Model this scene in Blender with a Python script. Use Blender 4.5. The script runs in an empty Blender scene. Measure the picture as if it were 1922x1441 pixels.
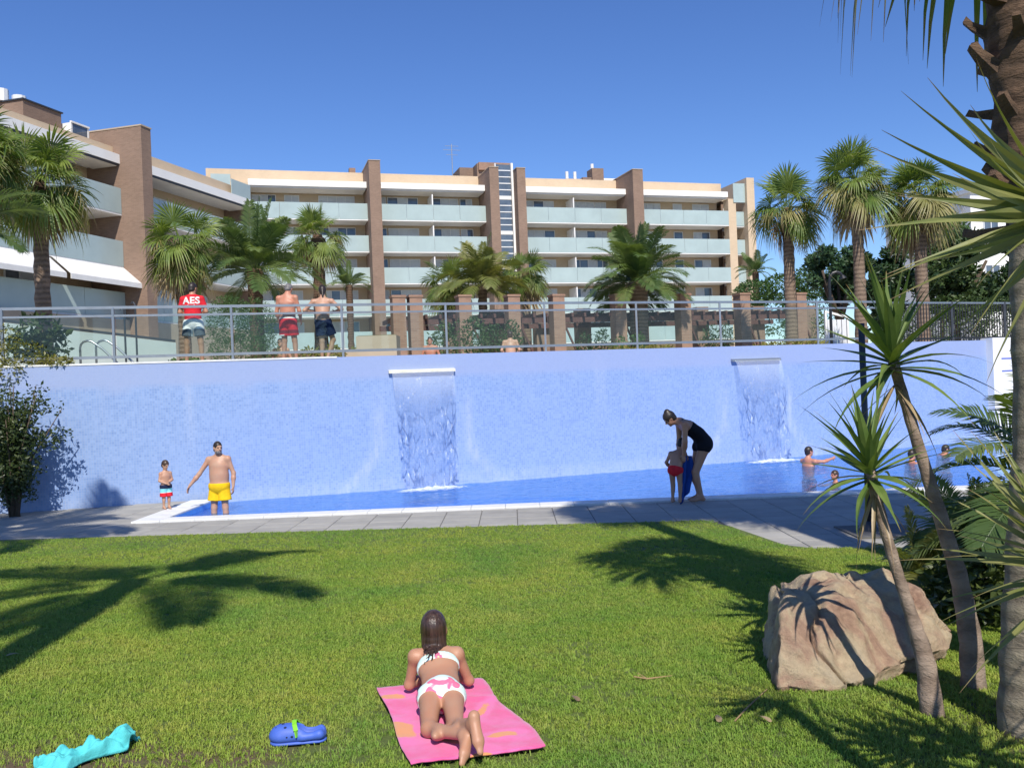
import bpy, bmesh, math, random
import numpy as np
from mathutils import Vector, Matrix, Quaternion, noise
from mathutils.bvhtree import BVHTree

sc = bpy.context.scene
COL = sc.collection
R = math.radians

# ------------------------------------------------------------------ camera, sky, sun, exposure
FPX = 1650.0
ROLL = math.atan(0.040)
CAMZ = 2.15
cam = bpy.data.cameras.new('camera')
cam.sensor_width = 36.0
cam.lens = 36.0 * FPX / 1922.0
cam.clip_start = 0.05
cam.clip_end = 4000
camo = bpy.data.objects.new('camera', cam)
COL.objects.link(camo)
_c, _s = math.cos(ROLL), math.sin(ROLL)
RX = Vector((_c, 0, -_s)); UX = Vector((_s, 0, _c)); BX = Vector((0, -1, 0))
m = Matrix((RX, UX, BX)).transposed().to_4x4()
m.translation = Vector((0, 0, CAMZ))
camo.matrix_world = m
sc.camera = camo

SUN_EL = R(46)
SHX, SHY = -0.144, 0.9896           # horizontal direction shadows fall in
world = bpy.data.worlds.new('World')
sc.world = world
world.use_nodes = True
wn = world.node_tree
wn.nodes.clear()
sky = wn.nodes.new('ShaderNodeTexSky')
sky.sky_type = 'NISHITA'
sky.sun_disc = False
sky.sun_elevation = SUN_EL
sky.sun_rotation = math.atan2(-SHX, -SHY)
sky.altitude = 0
sky.air_density = 1.0
sky.dust_density = 0.0
sky.ozone_density = 7.0
bg = wn.nodes.new('ShaderNodeBackground')
bg.inputs['Strength'].default_value = 0.122
wo = wn.nodes.new('ShaderNodeOutputWorld')
hs = wn.nodes.new('ShaderNodeHueSaturation')          # deep clear-day blue
hs.inputs['Saturation'].default_value = 1.12
hs.inputs['Hue'].default_value = 0.512
wn.links.new(sky.outputs[0], hs.inputs['Color'])
wn.links.new(hs.outputs[0], bg.inputs[0])
wn.links.new(bg.outputs[0], wo.inputs[0])

sl = bpy.data.lights.new('sun', 'SUN')
sl.energy = 4.6
sl.angle = R(0.5)
sl.color = (1.0, 0.94, 0.84)
slo = bpy.data.objects.new('sun', sl)
COL.objects.link(slo)
ld = Vector((SHX * math.cos(SUN_EL), SHY * math.cos(SUN_EL), -math.sin(SUN_EL)))
slo.rotation_euler = ld.to_track_quat('-Z', 'Y').to_euler()
slo.location = (5, -20, 30)

sc.view_settings.view_transform = 'Standard'
sc.view_settings.look = 'None'
sc.view_settings.exposure = 0.24
sc.view_settings.gamma = 1.0
sc.view_settings.use_curve_mapping = False
sc.cycles.use_denoising = True
sc.cycles.max_bounces = 8
sc.cycles.transparent_max_bounces = 16
sc.cycles.sample_clamp_indirect = 6.0

# ------------------------------------------------------------------ helpers
def ray(px, py):
    return RX * ((px - 961) / FPX) + UX * ((720.5 - py) / FPX) + Vector((0, 1, 0))
def at(px, py, d):
    return Vector((0, 0, CAMZ)) + ray(px, py) * d
def atz(px, py, z):
    r = ray(px, py)
    return Vector((0, 0, CAMZ)) + r * ((z - CAMZ) / r.z)

def tag(o, label=None, cat=None, group=None, kind=None):
    if label: o['label'] = label
    if cat: o['category'] = cat
    if group: o['group'] = group
    if kind: o['kind'] = kind
    return o
def thing(name, label, cat, loc=(0, 0, 0), rz=0.0, group=None):
    o = bpy.data.objects.new(name, None)
    o.empty_display_size = 0.2
    COL.objects.link(o)
    o.location = loc
    o.rotation_euler = (0, 0, rz)
    return tag(o, label, cat, group)
def link(name, me, mat=None, parent=None):
    if mat is not None and len(me.materials) == 0:
        me.materials.append(mat)
    o = bpy.data.objects.new(name, me)
    COL.objects.link(o)
    if parent: o.parent = parent
    return o
def place(name, me, parent, mtx):
    o = bpy.data.objects.new(name, me)
    COL.objects.link(o)
    o.parent = parent
    o.matrix_local = mtx
    return o

class MB:
    def __init__(s):
        s.v = []; s.f = []; s.mi = []
    def add(s, vs, fs, mi=0):
        b = len(s.v)
        s.v += [tuple(v) for v in vs]
        s.f += [tuple(i + b for i in f) for f in fs]
        s.mi += [mi] * len(fs)
    def box(s, x0, x1, y0, y1, z0, z1, mi=0):
        s.add([(x0, y0, z0), (x1, y0, z0), (x1, y1, z0), (x0, y1, z0), (x0, y0, z1), (x1, y0, z1), (x1, y1, z1), (x0, y1, z1)],
              [(0, 3, 2, 1), (4, 5, 6, 7), (0, 1, 5, 4), (1, 2, 6, 5), (2, 3, 7, 6), (3, 0, 4, 7)], mi)
    def prism(s, poly, z0, z1, mi=0):
        n = len(poly)
        s.add([(p[0], p[1], z0) for p in poly] + [(p[0], p[1], z1) for p in poly],
              [tuple(range(n - 1, -1, -1)), tuple(range(n, 2 * n))] + [(i, (i + 1) % n, n + (i + 1) % n, n + i) for i in range(n)], mi)
    def bar(s, a, b, w, h, mi=0, up=Vector((0, 0, 1))):
        a = Vector(a); b = Vector(b); t = (b - a).normalized()
        x = t.cross(up)
        if x.length < 1e-4: x = t.cross(Vector((0, 1, 0)))
        x.normalize(); y = x.cross(t)
        vs = []
        for p in (a, b):
            for sx, sy in ((-1, -1), (1, -1), (1, 1), (-1, 1)):
                vs.append(p + x * (sx * w / 2) + y * (sy * h / 2))
        s.add(vs, [(0, 3, 2, 1), (4, 5, 6, 7), (0, 1, 5, 4), (1, 2, 6, 5), (2, 3, 7, 6), (3, 0, 4, 7)], mi)
    def tube(s, pts, rad, n=8, mi=0, caps=True, jit=0.0, rnd=None):
        pts = [Vector(p) for p in pts]
        if not hasattr(rad, '__len__'): rad = [rad] * len(pts)
        vs = []; fs = []
        ref = Vector((0.123, 1, 0.07))
        for i, p in enumerate(pts):
            t = (pts[min(i + 1, len(pts) - 1)] - pts[max(i - 1, 0)]).normalized()
            x = t.cross(ref)
            if x.length < 0.05: x = t.cross(Vector((1, 0, 0)))
            x.normalize(); y = x.cross(t)
            for k in range(n):
                a = 2 * math.pi * k / n
                r = rad[i] * (1 + (rnd.uniform(-jit, jit) if rnd else 0))
                vs.append(p + x * (math.cos(a) * r) + y * (math.sin(a) * r))
        for i in range(len(pts) - 1):
            for k in range(n):
                k2 = (k + 1) % n
                fs.append((i * n + k, i * n + k2, (i + 1) * n + k2, (i + 1) * n + k))
        if caps:
            fs.append(tuple(range(n)))
            fs.append(tuple(range(len(pts) * n - 1, (len(pts) - 1) * n - 1, -1)))
        s.add(vs, fs, mi)
    def mesh(s, name, mats=(), smooth=False):
        me = bpy.data.meshes.new(name)
        me.from_pydata(s.v, [], s.f)
        for mm in (mats if isinstance(mats, (list, tuple)) else [mats]): me.materials.append(mm)
        if any(s.mi): me.polygons.foreach_set('material_index', s.mi)
        bm = bmesh.new(); bm.from_mesh(me)
        bmesh.ops.recalc_face_normals(bm, faces=bm.faces)
        bm.to_mesh(me); bm.free()
        if smooth: me.polygons.foreach_set('use_smooth', [True] * len(me.polygons))
        me.update()
        return me
    def build(s, name, mats=(), parent=None, smooth=False):
        return link(name, s.mesh(name, mats, smooth), None, parent)

# ------------------------------------------------------------------ materials
def newmat(name):
    mt = bpy.data.materials.new(name); mt.use_nodes = True
    nt = mt.node_tree
    return mt, nt, nt.nodes['Principled BSDF']
def N(nt, t, **kw):
    n = nt.nodes.new(t)
    for k, v in kw.items():
        if k in n.inputs: n.inputs[k].default_value = v
        else: setattr(n, k, v)
    return n
def c4(c): return (c[0], c[1], c[2], 1)
def ramp(nt, fac, stops):
    r = nt.nodes.new('ShaderNodeValToRGB')
    e = r.color_ramp.elements
    while len(e) < len(stops): e.new(0.5)
    for i, (p, c) in enumerate(stops):
        e[i].position = p; e[i].color = c4(c)
    nt.links.new(fac, r.inputs[0])
    return r.outputs[0]
def simple(name, col, rough=0.6, metal=0.0, var=0.15, scale=6.0, bump=0.0, bscale=60.0, spec=0.5):
    mt, nt, b = newmat(name)
    tc = N(nt, 'ShaderNodeTexCoord')
    nz = N(nt, 'ShaderNodeTexNoise', Scale=scale, Detail=5.0, Roughness=0.6)
    nt.links.new(tc.outputs['Object'], nz.inputs['Vector'])
    lo = [max(0, c * (1 - var)) for c in col]; hi = [min(1, c * (1 + var)) for c in col]
    nt.links.new(ramp(nt, nz.outputs[0], [(0.3, lo), (0.7, hi)]), b.inputs['Base Color'])
    b.inputs['Roughness'].default_value = rough
    b.inputs['Metallic'].default_value = metal
    b.inputs['Specular IOR Level'].default_value = spec
    if bump:
        n2 = N(nt, 'ShaderNodeTexNoise', Scale=bscale, Detail=4.0)
        nt.links.new(tc.outputs['Object'], n2.inputs['Vector'])
        bp = N(nt, 'ShaderNodeBump', Strength=bump, Distance=0.02)
        nt.links.new(n2.outputs[0], bp.inputs['Height'])
        nt.links.new(bp.outputs[0], b.inputs['Normal'])
    return mt
def brick(name, c1, c2, mortar, bw=0.24, bh=0.065, var=0.1, swap=True):
    mt, nt, b = newmat(name)
    tc = N(nt, 'ShaderNodeTexCoord')
    sp = N(nt, 'ShaderNodeSeparateXYZ'); nt.links.new(tc.outputs['Object'], sp.inputs[0])
    ad = N(nt, 'ShaderNodeMath', operation='ADD'); nt.links.new(sp.outputs[0], ad.inputs[0]); nt.links.new(sp.outputs[1], ad.inputs[1])
    cb = N(nt, 'ShaderNodeCombineXYZ'); nt.links.new(ad.outputs[0], cb.inputs[0]); nt.links.new(sp.outputs[2], cb.inputs[1])
    bt = N(nt, 'ShaderNodeTexBrick', Scale=1.0)
    bt.inputs['Color1'].default_value = c4(c1); bt.inputs['Color2'].default_value = c4(c2); bt.inputs['Mortar'].default_value = c4(mortar)
    bt.inputs['Brick Width'].default_value = bw; bt.inputs['Row Height'].default_value = bh; bt.inputs['Mortar Size'].default_value = 0.008
    nt.links.new(cb.outputs[0], bt.inputs['Vector'])
    nz = N(nt, 'ShaderNodeTexNoise', Scale=0.6, Detail=6.0, Roughness=0.65)
    nt.links.new(tc.outputs['Object'], nz.inputs['Vector'])
    mx = N(nt, 'ShaderNodeMix', data_type='RGBA', blend_type='MULTIPLY')
    mx.inputs[0].default_value = 1.0
    nt.links.new(bt.outputs[0], mx.inputs[6])
    nt.links.new(ramp(nt, nz.outputs[0], [(0.3, (1 - var,) * 3), (0.7, (1 + var,) * 3)]), mx.inputs[7])
    nt.links.new(mx.outputs[2], b.inputs['Base Color'])
    b.inputs['Roughness'].default_value = 0.85
    return mt
def leafmat(name, c1, c2, tip=None, trans=0.35, rough=0.45, rnd=0.35):
    """two leaf colours mixed by noise and per-object random; some light passes through"""
    mt, nt, b = newmat(name)
    tc = N(nt, 'ShaderNodeTexCoord')
    nz = N(nt, 'ShaderNodeTexNoise', Scale=3.0, Detail=3.0)
    nt.links.new(tc.outputs['Object'], nz.inputs['Vector'])
    oi = N(nt, 'ShaderNodeObjectInfo')
    m1 = N(nt, 'ShaderNodeMath', operation='MULTIPLY_ADD')
    m1.inputs[1].default_value = rnd; nt.links.new(oi.outputs['Random'], m1.inputs[0]); nt.links.new(nz.outputs[0], m1.inputs[2])
    m2 = N(nt, 'ShaderNodeMath', operation='SUBTRACT'); m2.inputs[1].default_value = rnd * 0.5
    nt.links.new(m1.outputs[0], m2.inputs[0])
    colr = ramp(nt, m2.outputs[0], [(0.3, c1), (0.68, c2)])
    if tip is not None:
        at_ = N(nt, 'ShaderNodeAttribute'); at_.attribute_name = 'tip'
        n3 = N(nt, 'ShaderNodeTexNoise', Scale=9.0)
        nt.links.new(tc.outputs['Object'], n3.inputs['Vector'])
        mm = N(nt, 'ShaderNodeMath', operation='MULTIPLY_ADD'); mm.inputs[1].default_value = 0.5; 
        nt.links.new(n3.outputs[0], mm.inputs[0]); nt.links.new(at_.outputs['Fac'], mm.inputs[2])
        mr = N(nt, 'ShaderNodeMapRange'); mr.inputs[1].default_value = 1.05; mr.inputs[2].default_value = 1.25
        nt.links.new(mm.outputs[0], mr.inputs[0])
        mx = N(nt, 'ShaderNodeMix', data_type='RGBA')
        nt.links.new(mr.outputs[0], mx.inputs[0]); nt.links.new(colr, mx.inputs[6]); mx.inputs[7].default_value = c4(tip)
        colr = mx.outputs[2]
    nt.links.new(colr, b.inputs['Base Color'])
    b.inputs['Roughness'].default_value = rough
    tr = N(nt, 'ShaderNodeBsdfTranslucent')
    g = N(nt, 'ShaderNodeMix', data_type='RGBA', blend_type='MULTIPLY'); g.inputs[0].default_value = 1.0
    nt.links.new(colr, g.inputs[6]); g.inputs[7].default_value = (1.3, 1.35, 0.5, 1)
    nt.links.new(g.outputs[2], tr.inputs[0])
    ms = N(nt, 'ShaderNodeMixShader'); ms.inputs[0].default_value = trans
    nt.links.new(b.outputs[0], ms.inputs[1]); nt.links.new(tr.outputs[0], ms.inputs[2])
    nt.links.new(ms.outputs[0], nt.nodes['Material Output'].inputs[0])
    return mt

M = {}
M['beige'] = brick('beige_brick', (0.55, 0.42, 0.28), (0.59, 0.45, 0.30), (0.56, 0.44, 0.32), var=0.06)
M['brown'] = brick('brown_brick', (0.205, 0.130, 0.092), (0.255, 0.165, 0.118), (0.25, 0.185, 0.14), var=0.12)
M['redbrick'] = brick('red_brick', (0.26, 0.145, 0.10), (0.32, 0.19, 0.13), (0.29, 0.21, 0.16), var=0.15)
M['white'] = simple('white_render', (0.80, 0.79, 0.76), 0.7, var=0.04, scale=1.0)
M['soffit'] = simple('soffit', (0.74, 0.71, 0.65), 0.8, var=0.05, scale=1.0)
M['frost'] = simple('frosted_glass', (0.375, 0.46, 0.45), 0.22, var=0.08, scale=0.5)
M['window'] = simple('window_glass', (0.10, 0.13, 0.17), 0.08, var=0.3, scale=1.0, spec=0.8)
M['shutter'] = simple('roller_shutter', (0.58, 0.62, 0.66), 0.6, var=0.1, scale=1.5)
M['frame'] = simple('window_frame', (0.72, 0.73, 0.74), 0.5, var=0.05)
M['steel'] = simple('steel', (0.36, 0.38, 0.41), 0.38, 0.8, var=0.08)
M['darkmetal'] = simple('dark_metal', (0.05, 0.055, 0.065), 0.45, 0.3, var=0.2)
M['black'] = simple('black_paint', (0.018, 0.02, 0.024), 0.45, 0.2, var=0.2)
M['beam'] = simple('stained_timber', (0.11, 0.05, 0.04), 0.7, var=0.3, scale=8)
M['greywall'] = simple('grey_green_render', (0.40, 0.45, 0.43), 0.85, var=0.08, scale=0.8)
M['stone_beige'] = simple('beige_render', (0.42, 0.34, 0.25), 0.85, var=0.1, scale=1.0)
M['awning'] = simple('awning_cloth', (0.72, 0.71, 0.68), 0.8, var=0.05, scale=2)
M['trunk'] = None
M['deck'] = simple('terrace_paving', (0.42, 0.39, 0.34), 0.85, var=0.1, scale=1.0)
M['coping'] = simple('white_coping', (0.70, 0.70, 0.68), 0.6, var=0.12, scale=5.0, bump=0.2)
# glass: mostly clear, tinted
def front_only(nt, s):
    g = N(nt, 'ShaderNodeNewGeometry'); i = N(nt, 'ShaderNodeMath', operation='SUBTRACT'); i.inputs[0].default_value = 1.0; nt.links.new(g.outputs['Backfacing'], i.inputs[1])
    m_ = N(nt, 'ShaderNodeMath', operation='MULTIPLY'); nt.links.new(s, m_.inputs[0]); nt.links.new(i.outputs[0], m_.inputs[1]); return m_.outputs[0]
def glassmat(name, tint, refl=0.10, rough=0.02):
    mt, nt, b = newmat(name)
    nt.nodes.remove(b)
    t = N(nt, 'ShaderNodeBsdfTransparent'); t.inputs[0].default_value = c4(tint)
    g = N(nt, 'ShaderNodeBsdfGlossy'); g.inputs['Roughness'].default_value = rough; g.inputs[0].default_value = (0.9, 0.95, 0.95, 1)
    f = N(nt, 'ShaderNodeFresnel'); f.inputs[0].default_value = 1.5
    ms = N(nt, 'ShaderNodeMixShader')
    nt.links.new(front_only(nt, f.outputs[0]), ms.inputs[0]); nt.links.new(t.outputs[0], ms.inputs[1]); nt.links.new(g.outputs[0], ms.inputs[2])
    nt.links.new(ms.outputs[0], nt.nodes['Material Output'].inputs[0])
    return mt
M['glass'] = glassmat('railing_glass', (0.88, 0.94, 0.93))

def mosaic(name, c1, c2, c3, grout, streak=True, rough=0.35):
    mt, nt, b = newmat(name)
    uv = N(nt, 'ShaderNodeUVMap')
    bt = N(nt, 'ShaderNodeTexBrick', Scale=1.0)
    bt.offset = 0.0
    bt.inputs['Brick Width'].default_value = 0.05; bt.inputs['Row Height'].default_value = 0.05
    bt.inputs['Mortar Size'].default_value = 0.004; bt.inputs['Bias'].default_value = 0.0
    bt.inputs['Color1'].default_value = c4(c1); bt.inputs['Color2'].default_value = c4(c2); bt.inputs['Mortar'].default_value = c4(grout)
    nt.links.new(uv.outputs[0], bt.inputs['Vector'])
    # larger sheet-to-sheet variation
    mp = N(nt, 'ShaderNodeMapping'); mp.inputs['Scale'].default_value = (3.1, 3.1, 1)
    nt.links.new(uv.outputs[0], mp.inputs[0])
    vo = N(nt, 'ShaderNodeTexVoronoi', Scale=1.0); vo.distance = 'CHEBYCHEV'; vo.inputs['Randomness'].default_value = 0.25
    nt.links.new(mp.outputs[0], vo.inputs['Vector'])
    nz = N(nt, 'ShaderNodeTexNoise', Scale=7.0, Detail=8.0, Roughness=0.75)
    nt.links.new(uv.outputs[0], nz.inputs['Vector'])
    m1 = N(nt, 'ShaderNodeMix', data_type='RGBA'); 
    sp = N(nt, 'ShaderNodeSeparateColor'); nt.links.new(vo.outputs['Color'], sp.inputs[0])
    ad = N(nt, 'ShaderNodeMath', operation='MULTIPLY_ADD'); ad.inputs[1].default_value = 0.25
    nt.links.new(sp.outputs[0], ad.inputs[0])
    mr = N(nt, 'ShaderNodeMapRange'); mr.inputs[1].default_value = 0.35; mr.inputs[2].default_value = 0.7; mr.inputs[4].default_value = 0.5
    nt.links.new(nz.outputs[0], mr.inputs[0]); nt.links.new(mr.outputs[0], ad.inputs[2])
    nt.links.new(ad.outputs[0], m1.inputs[0]); nt.links.new(bt.outputs[0], m1.inputs[6]); m1.inputs[7].default_value = c4(c3)
    col = m1.outputs[2]
    if streak:
        at_ = N(nt, 'ShaderNodeAttribute'); at_.attribute_name = 'lime'
        mp2 = N(nt, 'ShaderNodeMapping'); mp2.inputs['Scale'].default_value = (7, 1.1, 1)
        nt.links.new(uv.outputs[0], mp2.inputs[0])
        n2 = N(nt, 'ShaderNodeTexNoise', Scale=1.0, Detail=6.0, Roughness=0.7)
        nt.links.new(mp2.outputs[0], n2.inputs['Vector'])
        r2 = N(nt, 'ShaderNodeMapRange'); r2.inputs[1].default_value = 0.3; r2.inputs[2].default_value = 0.7
        nt.links.new(n2.outputs[0], r2.inputs[0])
        mu = N(nt, 'ShaderNodeMath', operation='MULTIPLY'); nt.links.new(r2.outputs[0], mu.inputs[0]); nt.links.new(at_.outputs['Fac'], mu.inputs[1])
        m2 = N(nt, 'ShaderNodeMix', data_type='RGBA'); nt.links.new(mu.outputs[0], m2.inputs[0]); nt.links.new(col, m2.inputs[6])
        m2.inputs[7].default_value = (0.50, 0.55, 0.66, 1)
        col = m2.outputs[2]
        # old damp band near the top
        at2 = N(nt, 'ShaderNodeAttribute'); at2.attribute_name = 'band'
        mu2 = N(nt, 'ShaderNodeMath', operation='MULTIPLY'); mu2.inputs[1].default_value = 0.8; nt.links.new(at2.outputs['Fac'], mu2.inputs[0])
        m3 = N(nt, 'ShaderNodeMix', data_type='RGBA'); nt.links.new(mu2.outputs[0], m3.inputs[0]); nt.links.new(col, m3.inputs[6])
        m3.inputs[7].default_value = (0.315, 0.38, 0.58, 1)
        col = m3.outputs[2]
    nt.links.new(col, b.inputs['Base Color'])
    b.inputs['Roughness'].default_value = rough
    bp = N(nt, 'ShaderNodeBump', Strength=0.25, Distance=0.004)
    nt.links.new(bt.outputs['Fac'], bp.inputs['Height']); bp.invert = True
    nt.links.new(bp.outputs[0], b.inputs['Normal'])
    return mt
M['mosaic'] = mosaic('blue_mosaic', (0.160, 0.270, 0.53), (0.262, 0.382, 0.635), (0.295, 0.405, 0.65), (0.30, 0.37, 0.55))
M['poolfloor'] = mosaic('pool_mosaic', (0.05, 0.26, 0.74), (0.08, 0.35, 0.84), (0.10, 0.38, 0.88), (0.13, 0.34, 0.7), streak=False)

def watermat():
    mt, nt, b = newmat('pool_water'); nt.nodes.remove(b)
    tc = N(nt, 'ShaderNodeTexCoord')
    mp = N(nt, 'ShaderNodeMapping'); mp.inputs['Scale'].default_value = (1.0, 1.7, 1)
    nt.links.new(tc.outputs['Object'], mp.inputs[0])
    n1 = N(nt, 'ShaderNodeTexNoise', Scale=4.5, Detail=4.0, Roughness=0.6, Distortion=0.8)
    n2 = N(nt, 'ShaderNodeTexNoise', Scale=11.0, Detail=2.0)
    nt.links.new(mp.outputs[0], n1.inputs[0]); nt.links.new(mp.outputs[0], n2.inputs[0])
    ad = N(nt, 'ShaderNodeMath', operation='MULTIPLY_ADD'); ad.inputs[1].default_value = 0.3
    nt.links.new(n2.outputs[0], ad.inputs[0]); nt.links.new(n1.outputs[0], ad.inputs[2])
    bp = N(nt, 'ShaderNodeBump', Strength=0.5, Distance=0.05)
    nt.links.new(ad.outputs[0], bp.inputs['Height'])
    t = N(nt, 'ShaderNodeBsdfTransparent'); t.inputs[0].default_value = (0.46, 0.78, 1.0, 1)
    g = N(nt, 'ShaderNodeBsdfGlossy'); g.inputs['Roughness'].default_value = 0.04
    nt.links.new(bp.outputs[0], g.inputs['Normal'])
    f = N(nt, 'ShaderNodeFresnel'); f.inputs[0].default_value = 1.33
    nt.links.new(bp.outputs[0], f.inputs['Normal'])
    ms = N(nt, 'ShaderNodeMixShader')
    df = N(nt, 'ShaderNodeBsdfDiffuse'); df.inputs[0].default_value = (0.12, 0.30, 0.70, 1)
    mw = N(nt, 'ShaderNodeMixShader'); mw.inputs[0].default_value = 0.20; nt.links.new(t.outputs[0], mw.inputs[1]); nt.links.new(df.outputs[0], mw.inputs[2])
    nt.links.new(front_only(nt, f.outputs[0]), ms.inputs[0]); nt.links.new(mw.outputs[0], ms.inputs[1]); nt.links.new(g.outputs[0], ms.inputs[2])
    nt.links.new(ms.outputs[0], nt.nodes['Material Output'].inputs[0])
    return mt
M['water'] = watermat()

def sheetmat():
    """falling water: clear film with white and dark broken streaks"""
    mt, nt, b = newmat('falling_water'); nt.nodes.remove(b)
    uv = N(nt, 'ShaderNodeUVMap')
    mp = N(nt, 'ShaderNodeMapping'); mp.inputs['Scale'].default_value = (16, 4.2, 1)
    nt.links.new(uv.outputs[0], mp.inputs[0])
    n1 = N(nt, 'ShaderNodeTexNoise', Scale=1.0, Detail=4.0, Roughness=0.6, Distortion=1.2)
    nt.links.new(mp.outputs[0], n1.inputs[0])
    bp = N(nt, 'ShaderNodeBump', Strength=1.0, Distance=0.12); nt.links.new(n1.outputs[0], bp.inputs['Height'])
    t = N(nt, 'ShaderNodeBsdfTransparent'); t.inputs[0].default_value = (0.975, 0.985, 1.0, 1)
    g = N(nt, 'ShaderNodeBsdfGlossy'); g.inputs['Roughness'].default_value = 0.12; nt.links.new(bp.outputs[0], g.inputs['Normal'])
    rf = N(nt, 'ShaderNodeBsdfRefraction'); rf.inputs['IOR'].default_value = 1.33; rf.inputs['Roughness'].default_value = 0.05
    nt.links.new(bp.outputs[0], rf.inputs['Normal'])
    at_ = N(nt, 'ShaderNodeAttribute'); at_.attribute_name = 'fall'
    # broken threads: narrow ridge of the noise
    vo = N(nt, 'ShaderNodeTexVoronoi', Scale=1.0); vo.feature = 'DISTANCE_TO_EDGE'
    mp3 = N(nt, 'ShaderNodeMapping'); mp3.inputs['Scale'].default_value = (11, 3.2, 1)
    wv = N(nt, 'ShaderNodeMix', data_type='VECTOR'); 
    n4 = N(nt, 'ShaderNodeTexNoise', Scale=1.0, Detail=3.0); nt.links.new(mp.outputs[0], n4.inputs[0])
    wv.inputs[0].default_value = 0.25
    nt.links.new(uv.outputs[0], mp3.inputs[0])
    nt.links.new(mp3.outputs[0], wv.inputs[4]); nt.links.new(n4.outputs['Color'], wv.inputs[5])
    nt.links.new(wv.outputs[1], vo.inputs['Vector'])
    th = N(nt, 'ShaderNodeMapRange'); th.inputs[1].default_value = 0.03; th.inputs[2].default_value = 0.10; th.inputs[3].default_value = 1.0; th.inputs[4].default_value = 0.0
    nt.links.new(vo.outputs['Distance'], th.inputs[0])
    n5 = N(nt, 'ShaderNodeTexNoise', Scale=2.6, Detail=3.0); nt.links.new(uv.outputs[0], n5.inputs[0])
    g5 = N(nt, 'ShaderNodeMapRange'); g5.inputs[1].default_value = 0.38; g5.inputs[2].default_value = 0.60
    nt.links.new(n5.outputs[0], g5.inputs[0])
    tm = N(nt, 'ShaderNodeMath', operation='MULTIPLY'); nt.links.new(th.outputs[0], tm.inputs[0]); nt.links.new(g5.outputs[0], tm.inputs[1])
    tm2 = N(nt, 'ShaderNodeMath', operation='MULTIPLY'); nt.links.new(tm.outputs[0], tm2.inputs[0]); nt.links.new(at_.outputs['Fac'], tm2.inputs[1])
    dk = N(nt, 'ShaderNodeBsdfTransparent'); dk.inputs[0].default_value = (0.36, 0.44, 0.60, 1)
    wh = N(nt, 'ShaderNodeBsdfDiffuse'); wh.inputs[0].default_value = (0.8, 0.85, 0.92, 1)
    ms1 = N(nt, 'ShaderNodeMixShader'); nt.links.new(tm2.outputs[0], ms1.inputs[0]); nt.links.new(t.outputs[0], ms1.inputs[1]); nt.links.new(dk.outputs[0], ms1.inputs[2])
    n6 = N(nt, 'ShaderNodeMapRange'); n6.inputs[1].default_value = 0.60; n6.inputs[2].default_value = 0.74; n6.inputs[4].default_value = 0.85
    tp = N(nt, 'ShaderNodeMapRange'); tp.inputs[1].default_value = 0.0; tp.inputs[2].default_value = 0.45; tp.inputs[3].default_value = 0.20; tp.inputs[4].default_value = 0.0; nt.links.new(at_.outputs['Fac'], tp.inputs[0])
    mx6 = N(nt, 'ShaderNodeMath', operation='MAXIMUM'); nt.links.new(n6.outputs[0], mx6.inputs[0]); nt.links.new(tp.outputs[0], mx6.inputs[1])
    nt.links.new(n1.outputs[0], n6.inputs[0])
    ms2 = N(nt, 'ShaderNodeMixShader'); nt.links.new(mx6.outputs[0], ms2.inputs[0]); nt.links.new(ms1.outputs[0], ms2.inputs[1]); nt.links.new(wh.outputs[0], ms2.inputs[2])
    ms3 = N(nt, 'ShaderNodeMixShader'); ms3.inputs[0].default_value = 0.06; nt.links.new(ms2.outputs[0], ms3.inputs[1]); nt.links.new(g.outputs[0], ms3.inputs[2])
    nt.links.new(ms3.outputs[0], nt.nodes['Material Output'].inputs[0])
    return mt
M['fall'] = sheetmat()
def foammat():
    mt, nt, b = newmat('foam')
    tc = N(nt, 'ShaderNodeTexCoord')
    nz = N(nt, 'ShaderNodeTexNoise', Scale=9.0, Detail=6.0, Roughness=0.75); nt.links.new(tc.outputs['Object'], nz.inputs[0])
    at_ = N(nt, 'ShaderNodeAttribute'); at_.attribute_name = 'foam'
    ad = N(nt, 'ShaderNodeMath', operation='ADD'); nt.links.new(nz.outputs[0], ad.inputs[0]); nt.links.new(at_.outputs['Fac'], ad.inputs[1])
    mr = N(nt, 'ShaderNodeMapRange'); mr.inputs[1].default_value = 0.74; mr.inputs[2].default_value = 1.25
    nt.links.new(ad.outputs[0], mr.inputs[0])
    b.inputs['Base Color'].default_value = (0.82, 0.88, 0.94, 1); b.inputs['Roughness'].default_value = 0.8
    nt.links.new(mr.outputs[0], b.inputs['Alpha'])
    return mt
M['foam'] = foammat()

# paver
def pavermat():
    mt, nt, b = newmat('grey_paver')
    tc = N(nt, 'ShaderNodeTexCoord'); oi = N(nt, 'ShaderNodeObjectInfo'); ge = N(nt, 'ShaderNodeNewGeometry')
    nz = N(nt, 'ShaderNodeTexNoise', Scale=1.6, Detail=8.0, Roughness=0.7); nt.links.new(ge.outputs['Position'], nz.inputs[0])
    ad = N(nt, 'ShaderNodeMath', operation='MULTIPLY_ADD'); ad.inputs[1].default_value = 0.22; nt.links.new(oi.outputs['Random'], ad.inputs[0]); nt.links.new(nz.outputs[0], ad.inputs[2])
    nt.links.new(ramp(nt, ad.outputs[0], [(0.35, (0.26, 0.25, 0.225)), (0.85, (0.39, 0.375, 0.335))]), b.inputs['Base Color'])
    b.inputs['Roughness'].default_value = 0.85
    n2 = N(nt, 'ShaderNodeTexNoise', Scale=90.0, Detail=3.0); nt.links.new(ge.outputs['Position'], n2.inputs[0])
    bp = N(nt, 'ShaderNodeBump', Strength=0.3, Distance=0.004); nt.links.new(n2.outputs[0], bp.inputs['Height']); nt.links.new(bp.outputs[0], b.inputs['Normal'])
    return mt
M['paver'] = pavermat()
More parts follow.
